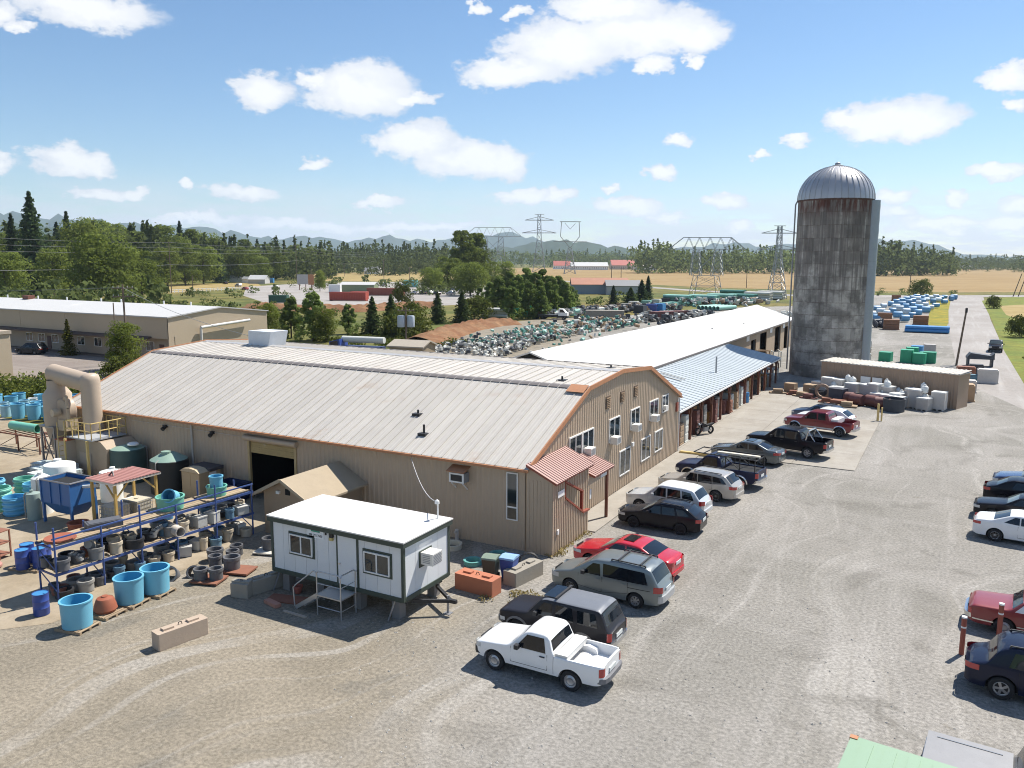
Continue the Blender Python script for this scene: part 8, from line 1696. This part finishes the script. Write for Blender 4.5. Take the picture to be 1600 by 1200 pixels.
heap('fittings_heap', -63, 104, 9, 7, R(100), 270, [WFIT, WFIT, DFIT, LGREYP], 'jumbled white and dark pipe fittings behind the workshop', 1); heap('fittings_heap', -66, 120, 9, 7, R(96), 270, [DFIT, TEAL, WFIT, LGREYP], 'jumbled dark and teal fittings in the pipe yard', 2); heap('fittings_heap', -67, 139, 11, 7, R(94), 270, [TEAL, MINT, LGREYP, CARD, WFIT], 'jumbled teal and mint fittings in the pipe yard', 3, 1.2, .6); heap('fittings_heap', -66, 162, 12, 7, R(92), 240, [TEAL, WFIT, CARD, DFIT], 'jumbled fittings and cartons at the far end of the workshop', 4, 1.2, .7); heap('fittings_heap', -60, 190, 14, 6, R(80), 240, [DFIT, WFIT, LGREYP], 'far grey jumble of stock beyond the workshop', 7, 1.3, .9); heap('fittings_heap', -66, 262, 16, 7, R(60), 260, [MINT, WFIT, DFIT, CARD], 'far mixed jumble of stock before the pylons', 8, 1.6, 1.2); heap('fittings_heap', -42, 205, 10, 6, R(60), 160, [WFIT, WFIT, LGREYP], 'pile of white pipe offcuts left of the silo', 9, 1.0, .8)
heap('fittings_heap', -86, 190, 12, 5, R(70), 260, [DFIT, WFIT, MINT, LGREYP], 'far jumble of grey and mint fittings by the firs', 5, 1.4, .9); heap('fittings_heap', -80, 215, 16, 5, R(70), 300, [DFIT, DFIT, CARD, LGREYP], 'far dark jumble of stock along the yard edge', 6, 1.4, .9)
def bundle(p, L, rows, cols, r, rz, mat, label, group=None, end=DFIT):
    t = thing('pipe_bundle', label, 'pipes', (p[0], p[1], .12), rz, group); mb = MB(); mb.lathe([(r,-L/2),(r,L/2),(r*.86,L/2),(r*.86,-L/2),(r,-L/2)], 12, axis='x'); me = mb.mesh('pipe', mat, smooth=40)
    for j in range(rows):
        for i in range(cols): link('pipe', me, t, (rng.uniform(-.1,.1), (i-(cols-1)/2)*2.05*r+(r if j % 2 else 0), r+j*1.8*r))
    for x in (-L*.35,L*.35): mb = MB(); mb.box(x-.08,x+.08,-cols*r-.1,cols*r+.1,-.12,0); mb.build('bearer', PALW, t)
    return t
bundle((-98.26, 171.29), 6.5, 3, 3, .42, R(12), WFIT, 'stack of white pipes beside the dirt bank'); bundle((-94.81, 178.78), 4.5, 4, 4, .42, R(12), GREENB, 'stack of green pipes beside the loader')
bundle((-4.73, 179.91), 7.8, 2, 4, .33, R(0), BLUEP, 'long bright blue pipe bundle lying across the drive end')
for i, (x, y, m_, lb) in enumerate(((1100,476,MINT,'mint pipe bundle in the far pipe yard'),(1128,474,MINT,'second mint pipe bundle in the far pipe yard'),(1160,474,TEAL,'teal pipe bundle in the far pipe yard'),(1185,470,WFIT,'white pipe bundle in the far yard'),(1205,468,WFIT,'second white pipe bundle near the silo'),(1145,466,TEAL,'teal pipe bundle at the back of the yard'),(1060,476,MINT,'mint pipe bundle at the left of the far yard'))):
    bundle([(-71.8, 260.8), (-68.9, 272.1), (-63.0, 275.9), (-62.3, 297.3), (-60.3, 310.1), (-75.1, 312.8), (-78.9, 256.2)][i], 9, 3, 4, .55, R(-5), m_, lb, 'pipe bundles in the far yard')
bundle((-60.86, 234.87), 10, 1, 6, .6, R(75), MINT, 'mint green pipe sections lying end-on behind the workshop roof')
cbox('steel_frame_box', (-72.99, 179.20), 9, 3, 2.2, R(20), M('weathered_wood', (.25,.22,.18), var=.2), 'weathered timber crate wall in the pipe yard', 'crate'); cbox('steel_frame_box', (-59.89, 187.24), 10, 2.5, 2, R(60), M('rust_brown', (.14,.045,.035), var=.2), 'rusty red open steel box behind the workshop', 'container')
for i, (x, y, m_) in enumerate(((1018,487,BLUED),(1030,486,BLUE2),(1040,484,MINT),(1050,483,MINT),(1000,489,DFIT),(1010,480,MINT),(1025,478,WFIT),(1040,476,DFIT),(1060,472,CARD),(1080,470,DFIT),(990,482,WFIT),(978,486,LGREYP))):
    p = [(-74.1, 216.0), (-73.2, 220.0), (-73.6, 226.9), (-73.0, 230.9), (-74.9, 208.9), (-82.8, 236.5), (-82.6, 245.0), (-82.5, 254.0), (-84.0, 272.5), (-82.8, 284.0), (-83.8, 228.0), (-81.2, 215.0)][i]; mb = MB(); mb.box(-1.1,1.1,-.9,.9,.12,1.6); mb.box(-1.0,1.0,-.8,.8,1.6,1.75); mb.box(-1.2,1.2,-1,1,0,.12); put('stock_crate', mb.mesh('stock_crate', m_), ['royal blue','light blue','mint','second mint','black','pale mint','white','dark','cardboard','far dark','far white','grey'][i]+' stock crate among the far pipe yard rows', 'crate', (p[0],p[1],.01), rng.uniform(-.3,.3), 'stock crates in the pipe yard', scale=(1.3,1.3,1.2))
# flatbed truck and loader
tk_ = thing('flatbed_truck', 'small flatbed truck with white cab beside the pine grove', 'truck', xy((-83.93, 174.97),.01), R(195))
mb = MB(); mb.prism([(-3,.9),(-3,1.6),(-2.6,1.7),(-1.9,2.5),(-.9,2.55),(-.8,.9)], -1.05, 1.05, 'y'); mb.build('cab', WHITEP, tk_); mb = MB(); mb.box(-.7,4.2,-1.15,1.15,1.0,1.15); mb.build('bed', DFIT, tk_); mb = MB(); mb.prism([(-2.5,1.72),(-1.9,2.38),(-1.2,2.38),(-1.2,1.72)], -1.07, 1.07, 'y'); mb.build('cab_window', AGLASS, tk_)
mb = MB(); mb.box(-2.9,4.1,-.5,.5,.55,1.0); mb.build('chassis', BLACKM, tk_)
for x in (-2.1,2.8):
    for y in (-.95,.95): mb = MB(); mb.lathe([(.25,-.14),(.45,-.14),(.48,0),(.45,.14),(.25,.14),(.25,-.14)], 14, (x,y,.48), axis='y'); mb.build('wheel', TYRE, tk_)
ld = thing('tractor_loader', 'rusty tractor loader between green pipes and flatbed truck', 'tractor', xy((-87.53, 175.30),.01), R(20))
mb = MB(); mb.box(-1.8,1.0,-.6,.6,.9,1.7); mb.build('hull', M('rust_orange', (.3,.13,.06), var=.25), ld); mb = MB()
for x in (-.6,.8):
    for y in (-.6,.6): mb.box(x-.05,x+.05,y-.05,y+.05,1.7,2.8)
mb.box(-.7,.9,-.7,.7,2.8,2.9); mb.build('roll_cage', DFIT, ld); mb = MB(); mb.bar((-1,-.7,1.4),(-3,-.7,.6),.15); mb.bar((-1,.7,1.4),(-3,.7,.6),.15); mb.box(-3.6,-3,-1.1,1.1,.15,.9); mb.build('loader_arm', M('rust_orange', (.3,.13,.06)), ld)
for x, r_ in ((-1.3,.5),(.6,.75)):
    for y in (-.85,.85): mb = MB(); mb.lathe([(r_*.4,-.18),(r_*.95,-.18),(r_,0),(r_*.95,.18),(r_*.4,.18),(r_*.4,-.18)], 14, (x,y,r_), axis='y'); mb.build('wheel', TYRE, ld)
# parked service truck and small timber shed behind the warehouse roof
sv = thing('service_truck', 'blue service truck loaded with a white pipe behind the warehouse ridge', 'truck', (-72.5,88,.01), R(10))
mb = MB(); mb.prism([(-4,.7),(-4,2.6),(-2.4,3.0),(-2.2,.7)], -1.1, 1.1, 'y'); mb.build('cab', BLUED, sv); mb = MB(); mb.box(-2.1,3.6,-1.1,1.1,.9,2.0); mb.build('bed', M('navy_bed', (.04,.06,.14)), sv); mb = MB(); mb.cyl((-2.6,.2,2.9),(3.9,.2,2.9),.45,n=12); mb.build('carried_pipe', WFIT, sv, smooth=40); mb = MB(); mb.prism([(-3.9,1.9),(-3.85,2.55),(-2.7,2.8),(-2.6,1.9)], -1.12, 1.12, 'y'); mb.build('cab_window', AGLASS, sv)
for x in (-3.1,2.4):
    for y in (-1,1): mb = MB(); mb.lathe([(.25,-.14),(.47,-.14),(.5,0),(.47,.14),(.25,.14),(.25,-.14)], 14, (x,y,.5), axis='y'); mb.build('wheel', TYRE, sv)
house('timber_shed', (-65.5,91), 5, 4, 2.2, .6, M('old_timber', (.28,.22,.14), var=.2, scale=2), M('timber_roof', (.38,.33,.26), var=.15), 'small old timber shed behind the warehouse ridge', R(8), False, 'shed')
# ------------------------------------------------------------------ rows of blue rolls along the drive
roll = MB(); roll.lathe([(.4,-1.2),(.95,-1.2),(.98,-1.1),(.98,1.1),(.95,1.2),(.4,1.2),(.4,-1.2)], 16, axis='x'); rollb = roll.mesh('blue_roll', M('sky_blue_roll', (.10,.27,.46), rough=.45, var=.2, tint_obj=.2), smooth=40); rollw = MB().lathe([(.4,-1.2),(.95,-1.2),(.98,-1.1),(.98,1.1),(.95,1.2),(.4,1.2),(.4,-1.2)], 16, axis='x').mesh('pale_roll', M('pale_blue_roll', (.45,.55,.62), rough=.5, var=.15, tint_obj=.15), smooth=40)
for j in range(11):
    for i in range(5):
        if rng.random() < .14: continue
        b = rng.random() < .6; x = -22.5+i*3.1+j*.9+rng.uniform(-.3,.3); y = 208+j*14+rng.uniform(-1,1)
        put('blue_roll' if b else 'pale_roll', rollb if b else rollw, ('bright blue' if b else 'pale wrapped')+' pipe roll by the drive, row %s, %s across' % (ORD[j], ORD[i]), 'pipe roll', (x, y, 1.0), rng.uniform(-.2,.2)+R(20), 'rows of pipe rolls beside the drive', scale=(rng.uniform(.6,.9),rng.uniform(.7,1.0),rng.uniform(.65,1.0)))
for i, (x, y) in enumerate(((-11.52, 184.64), (-6.69, 201.42), (-14.44, 207.85), (-19.30, 325.14))):
    mb = MB(); mb.box(-1.6,1.6,-1,1,0,.15)
    for k in range(4): mb.box(-1.5,1.5,-.9,.9,.15+k*.5,.6+k*.5)
    put('timber_crate', mb.mesh('timber_crate', M('crate_brown', (.26,.12,.06), var=.2)), ['brown timber crate left of the long blue bundle','tall brown timber crate behind the long blue bundle','low brown crate by the blue rolls','far brown crate at the end of the rolls'][i], 'crate', (x,y,.01), .1)
mb = MB()
for k in range(9): mb.cyl((rng.uniform(-1.6,1.6),rng.uniform(-1,1),.3+rng.uniform(0,1.2)),(rng.uniform(-1.6,1.6),rng.uniform(-1,1),.6+rng.uniform(0,1.2)),.5,n=10)
tag(mb.build('black_sacks', DFIT, loc=xy((-13.91, 188.88))), 'pile of black sacks by the silo', 'sacks', kind='stuff')
for i in range(9):
    mb = MB(); r_ = 1.0; mb.prism([(-r_,-r_*.8),(-r_*.8,-r_),(r_*.8,-r_),(r_,-r_*.8),(r_,r_*.8),(r_*.8,r_),(-r_*.8,r_),(-r_,r_*.8)], .1, 1.7+.3*(i % 2)); mb.box(-1,1,-1,1,0,.1)
    x, y = [(-8.2, 125.0), (-5.5, 124.8), (-4.8, 125.3), (-4.6, 134.3), (-3.9, 124.1), (-3.2, 126.2), (-3.1, 139.2), (-2.7, 125.7), (-5.1, 130.3)][i]; put('wrapped_pallet', mb.mesh('wrapped_pallet', GREENB if i not in (3,6) else (BLUE2 if i == 3 else WRAP)), ('green wrapped' if i not in (3,6) else 'blue wrapped' if i == 3 else 'white wrapped')+' pallet load behind the low tan shed, %s from the left' % ORD[i], 'pallet load', (x,y,.01), rng.uniform(-.2,.2), 'wrapped pallet loads behind the low tan shed', scale=(.8,.8,rng.uniform(.7,.95)))
for i, (x, y, m_) in enumerate(((1352,545,WFIT),(1351,555,CARD),(1350,566,WFIT),(1349,533,BLUE2))): p = [(-12.3, 141.1), (-11.5, 131.2), (-10.7, 121.8), (-13.9, 154.9)][i]; mb = MB(); mb.box(-.8,.8,-.6,.6,.1,1.3); mb.box(-.9,.9,-.7,.7,0,.1); put('stock_carton', mb.mesh('stock_carton', m_), ['white carton right of the silo foot','cardboard carton right of the silo foot','second white carton right of the silo foot','blue crate right of the silo foot'][i], 'carton', (p[0],p[1],.01), .2)
# ------------------------------------------------------------------ goods piled before the low tan shed
u_ = Vector((math.cos(ang), math.sin(ang), 0)); v_ = Vector((-u_.y, u_.x, 0)); org = Vector((ts0.x, ts0.y, 0))
def at_shed(a, b): q = org+u_*a-v_*b; return (q.x, q.y)
def carton(w, d, h, mat, lid, key):
    mb = MB(); mb.box(-w/2,w/2,-d/2,d/2,.12,h); mb.box(-w/2-.02,w/2+.02,-d/2-.02,d/2+.02,h*.5,h*.5+.04); mb.box(-w/2,w/2,-d/2,d/2,h,h+.1,1)
    for x in (-w*.38,0,w*.38): mb.box(x-.06,x+.06,-d/2,d/2,0,.12)
    return mb.mesh(key, [mat, lid])
cw = carton(1.2,1.1,1.7,WRAP,WHITET,'carton_stack'); cs = carton(1.1,1.0,1.1,WRAP,WHITET,'carton_stack'); cc = carton(1.1,1.0,.9,CARD,CARD,'carton_stack')
jug = MB().lathe([(.002,0),(.26,0),(.28,.05),(.28,.6),(.2,.75),(.09,.8),(.09,.9),(.002,.9)], 12).mesh('white_jug', WHITET, smooth=40); bt = tub_mesh('tub', .55, .95, .95, .05, DFIT, None, 20)
SPOTS = []
i = 0
for a, b, k, lb in ((.4,1.1,'s','at the left end by the silo'),(1.6,1.3,'w','tall, second along the shed'),(2.7,1.2,'w','tall, beside the second'),(4.0,1.5,'c','low cardboard, behind the jugs'),(5.4,1.1,'s','below the two white boards'),(6.2,2.2,'w','tall grey, middle of the pile'),(7.0,2.3,'w','second tall grey, middle of the pile'),(8.0,1.8,'w','tallest wrapped, right of the middle'),(9.3,2.6,'s','pale, beside the jug cages'),(11.0,2.3,'w','tall, before the shed end'),(12.8,1.6,'w','tall banded, at the right end'),(-1.6,3.2,'c','small, alone on the apron'),(.2,2.4,'c','brown, left front'),(3.1,2.6,'s','grey, behind the black row'),(-.2,1.6,'c','cardboard at the shed corner'),(1.3,.5,'c','yellowish, tall against the shed'),(9.9,3.4,'s','pale, before the jugs'),(3.6,3.0,'s','third from the left in the front'),(4.9,2.7,'w','tall, front of the jugs'),(7.6,3.1,'s','square, middle front'),(8.7,3.2,'s','square, right of the middle front'),(12.0,2.9,'s','low, by the right tall stacks'),(10.2,1.2,'w','tall, against the shed right of the jugs'),(11.6,1.0,'s','against the shed near its right end')):
    x, y = at_shed(a, b); put('carton_stack', {'w': cw, 's': cs, 'c': cc}[k], {'w': 'wrapped carton stack, ', 's': 'white-topped carton stack, ', 'c': 'carton stack, '}[k]+lb, 'cartons', (x, y, .06 if a < 3 else .01), ang+rng.uniform(-.15,.15), 'carton stacks before the low tan shed', scale=(1,1,rng.uniform(.9,1.1)))
TIER = ['bottom', 'middle', 'top']
for j in range(84):
    q, tz = divmod(j, 3); a_, b_ = 2.2+(q % 14)*.72+rng.uniform(-.25,.25), .75+(q//14)*1.15+rng.uniform(-.35,.35); x, y = at_shed(a_, b_)
    if tz > (q*7+q//5) % 3 or (q % 5 == 3): continue
    put('white_jug', jug, 'small white jug before the low tan shed, %s row, %s along, %s tier' % (('back', 'front')[q//14], ORD[q % 14] if q % 14 < 13 else 'last', TIER[tz]), 'jug', (x, y, .01+tz*.78), rng.uniform(0,6), 'white jugs before the low tan shed', scale=(rng.uniform(.8,1.35),rng.uniform(.8,1.35),.86))
for j in range(9):
    x, y = at_shed(1.2+j*.85, 3.2+rng.uniform(-.3,.3)); put('black_tub', bt, 'black tub in the row before the cartons, %s from the left' % ORD[j], 'tub', (x,y,.01), rng.uniform(0,6), 'black tubs before the cartons', scale=(.9,.9,rng.uniform(.5,1)))
for j, (a, b, rx) in enumerate(((5.2,4.4,90),(6.6,5.0,90),(7.9,4.6,90),(9.0,4.9,90))):
    x, y = at_shed(a, b); mb = MB(); mb.lathe([(.5,-.6),(.55,-.65),(.55,.65),(.5,.6)], 20, axis='x'); mb.lathe([(.55,.65),(.3,.67),(.002,.67)], 20, axis='x'); mb.lathe([(.55,-.65),(.3,-.67),(.002,-.67)], 20, axis='x'); put('brown_tank', mb.mesh('brown_tank', BROWNT, smooth=40), 'brown plastic tank lying on its side, %s from the left' % ORD[j], 'tank', (x,y,.55), ang+rng.uniform(-.6,.6), 'brown tanks before the cartons')
x, y = at_shed(10.3, 5.4); put('black_vat', tub_mesh('tub', .95, 1.2, .98, .05, DFIT, None, 24), 'large black vat at the right of the brown tanks', 'vat', (x,y,.01)); x, y = at_shed(4.4, 4.6); mb = MB(); mb.box(-.7,.7,-.6,.6,0,1.3); mb.box(-.75,.75,-.65,.65,1.3,1.38); put('dark_crate', mb.mesh('dark_crate', M('slate_crate', (.05,.055,.075))), 'slate dark crate in the front row', 'crate', (x,y,.01), ang)
x, y = at_shed(2.6, 4.3); put('cable_reel', MB().lathe([(.5,-.12),(.75,-.1),(.8,0),(.75,.1),(.5,.12),(.5,-.12)], 22, axis='y').mesh('cable_reel', M('reel_tan', (.3,.2,.14)), smooth=40), 'tan cable ring standing upright before the cartons', 'cable', (x,y,.8), ang+.2)
for j, a in enumerate((5.0,6.2)): x, y = at_shed(a, .25); mb = MB(); mb.box(-.5,.5,-.04,.04,1.2,2.2); mb.box(-.45,-.38,-.04,.04,0,1.2); mb.box(.38,.45,-.04,.04,0,1.2); mb.box(-.3,.3,-.05,-.04,1.5,1.9); put('white_board', mb.mesh('white_board', WHITEP), ['left white notice board against the low tan shed','right white notice board against the low tan shed'][j], 'board', (x,y,.01), ang)
for j, (a, b, m_, w) in enumerate(((-2.2,4.6,CARD,.9),(-.6,4.3,PALR,.7),(.6,4.6,CARD,.9),(1.6,5.2,BROWNT,.8),(5.4,6.3,PALR,1.2),(6.4,6.6,CARD,.9),(4.0,6.0,PALR,.8))): x, y = at_shed(a, b); mb = MB(); mb.box(-w,w,-w*.6,w*.6,0,.12); mb.box(-w*.6,w*.5,-w*.4,w*.4,.12,.45); put('scrap_bundle', mb.mesh('scrap_bundle', m_), 'low bundle of scrap boards at the front of the goods, %s from the left' % ORD[j], 'scrap', (x,y,.06), rng.uniform(-.4,.4), 'scrap bundles before the goods')
# goods beyond the right end of the shed
for j, (px, m_, w, h, lb) in enumerate((((1.06, 92.85),CARD,1.2,1.6,'brown cartons at the right end of the low tan shed'),((1.54, 99.23),WRAP,1.0,1.2,'pale cartons at the shed end'),((0.93, 103.04),CARD,1.0,1.6,'stacked tan cartons behind the shed end'),((1.60, 110.35),PALR,1.0,1.4,'rusty drums crate beyond the shed'),((2.71, 113.51),DFIT,.8,1.4,'dark engine crate beyond the shed'),((2.37, 107.80),M('teal_crate', (.10,.2,.25)),.7,.8,'blue crate beyond the shed'),((3.80, 108.05),WRAP,1.05,1.5,'large white wrapped cube beyond the shed'))):
    mb = MB(); mb.box(-w,w,-w*.7,w*.7,.12,h); mb.box(-w-.05,w+.05,-w*.75,w*.75,0,.12); mb.box(-w*.9,w*.9,-w*.6,w*.6,h,h+.1); put('goods_crate', mb.mesh('goods_crate', m_), lb, 'crate', (*px,.01), .05)
t = thing('steel_stand', 'black steel stand beside the drive', 'stand', xy((3.33, 125.19),.01), .1); mb = MB(); mb.box(-1.6,1.6,-1,1,1.0,1.25); mb.prism([(-1.6,1.25),(-1.2,1.8),(1.2,1.5),(1.6,1.9),(1.6,1.25)], -.9, .9, 'y'); mb.build('top', DFIT, t)
for sx in (-1.4,1.4): mb = MB(); mb.box(sx-.1,sx+.1,-.9,.9,0,1.0); mb.build('leg', DFIT, t)
put('puddle_plate', MB().lathe([(.002,0),(1.4,0),(1.4,.03),(.002,.04)], 20).mesh('puddle_plate', M('plate_dark', (.10,.095,.085))), 'dark round steel plates on the gravel by the leaning pole', 'plate', (0.4,122,.012), scale=(1.2,1.6,1))
# ------------------------------------------------------------------ stock stored under the lean-to
SM = [CARD, DFIT, WFIT, PALR, BROWNT, LGREYP, M('ochre_box', (.32,.17,.06), var=.2)]
for j in range(34):
    y = 57.8+j*1.09; x = -17.95-rng.random()*.7; h = rng.uniform(.9,2.2); w = rng.uniform(.35,.5)
    if j in (3,4): continue
    mb = MB(); mb.box(-.5,.5,-w,w,.1,h); mb.box(-.55,.55,-w-.03,w+.03,0,.1)
    for q in range(3): mb.box(.5,.53,-w*.9,w*.9,.2+q*h*.28,.2+q*h*.28+h*.2)
    k = rng.randrange(len(SM)); put('stock_stack', mb.mesh('stock_stack', [SM[k]]), ['cardboard','black','white','red-brown','brown','grey','ochre'][k]+' stack of stock under the lean-to, %s' % (ORD[j]+' from the near end' if j < 13 else ORD[j-13]+' past the middle' if j < 26 else ORD[j-26]+' near the far end'), 'stock', (x,y,.05), 0, 'stock under the lean-to')
put('blue_drum', drum_mesh('drum', .35, 1.0, BLUE2), 'blue barrel at the lean-to edge', 'drum', (-17.6,80.3,.05))
for j in range(10):
    p = (-21.5+rng.uniform(-2.2,3.0), 98+j*1.6); h = rng.uniform(.8,2.2); mb = MB(); mb.tube([(-.8,-.5,0),(-.8,-.5,h),(.8,-.5,h),(.8,-.5,0)], .08, 6); mb.tube([(-.8,.5,0),(-.8,.5,h),(.8,.5,h),(.8,.5,0)], .08, 6); mb.box(-.8,.8,-.5,.5,h*.4,h*.55); put('pipe_rack', mb.mesh('pipe_rack', [WFIT, CARD, DFIT, PALR][j % 4]), '%s pipe rack between lean-to and silo, %s from the near end' % (['white','tan','black','brown'][j % 4], ORD[j]), 'rack', (*p,.01), rng.uniform(0,3), 'pipe racks between lean-to and silo')


# ------------------------------------------------------------------ summer haze over the plain
hz = MB().box(-10800, 10800, -10800, 10800, -5, 620).build('haze', bpy.data.materials.new('haze_air')); tag(hz, 'thin blue summer haze over the whole plain', 'haze', kind='stuff')
hm = hz.data.materials[0]; hm.use_nodes = True; hm.node_tree.nodes.clear(); ho = hm.node_tree.nodes.new('ShaderNodeOutputMaterial'); hv = hm.node_tree.nodes.new('ShaderNodeVolumePrincipled')
hv.inputs['Color'].default_value = (.62, .76, .95, 1); hv.inputs['Density'].default_value = 6e-5; hv.inputs['Anisotropy'].default_value = .2
hm.node_tree.links.new(hv.outputs[0], ho.inputs['Volume'])
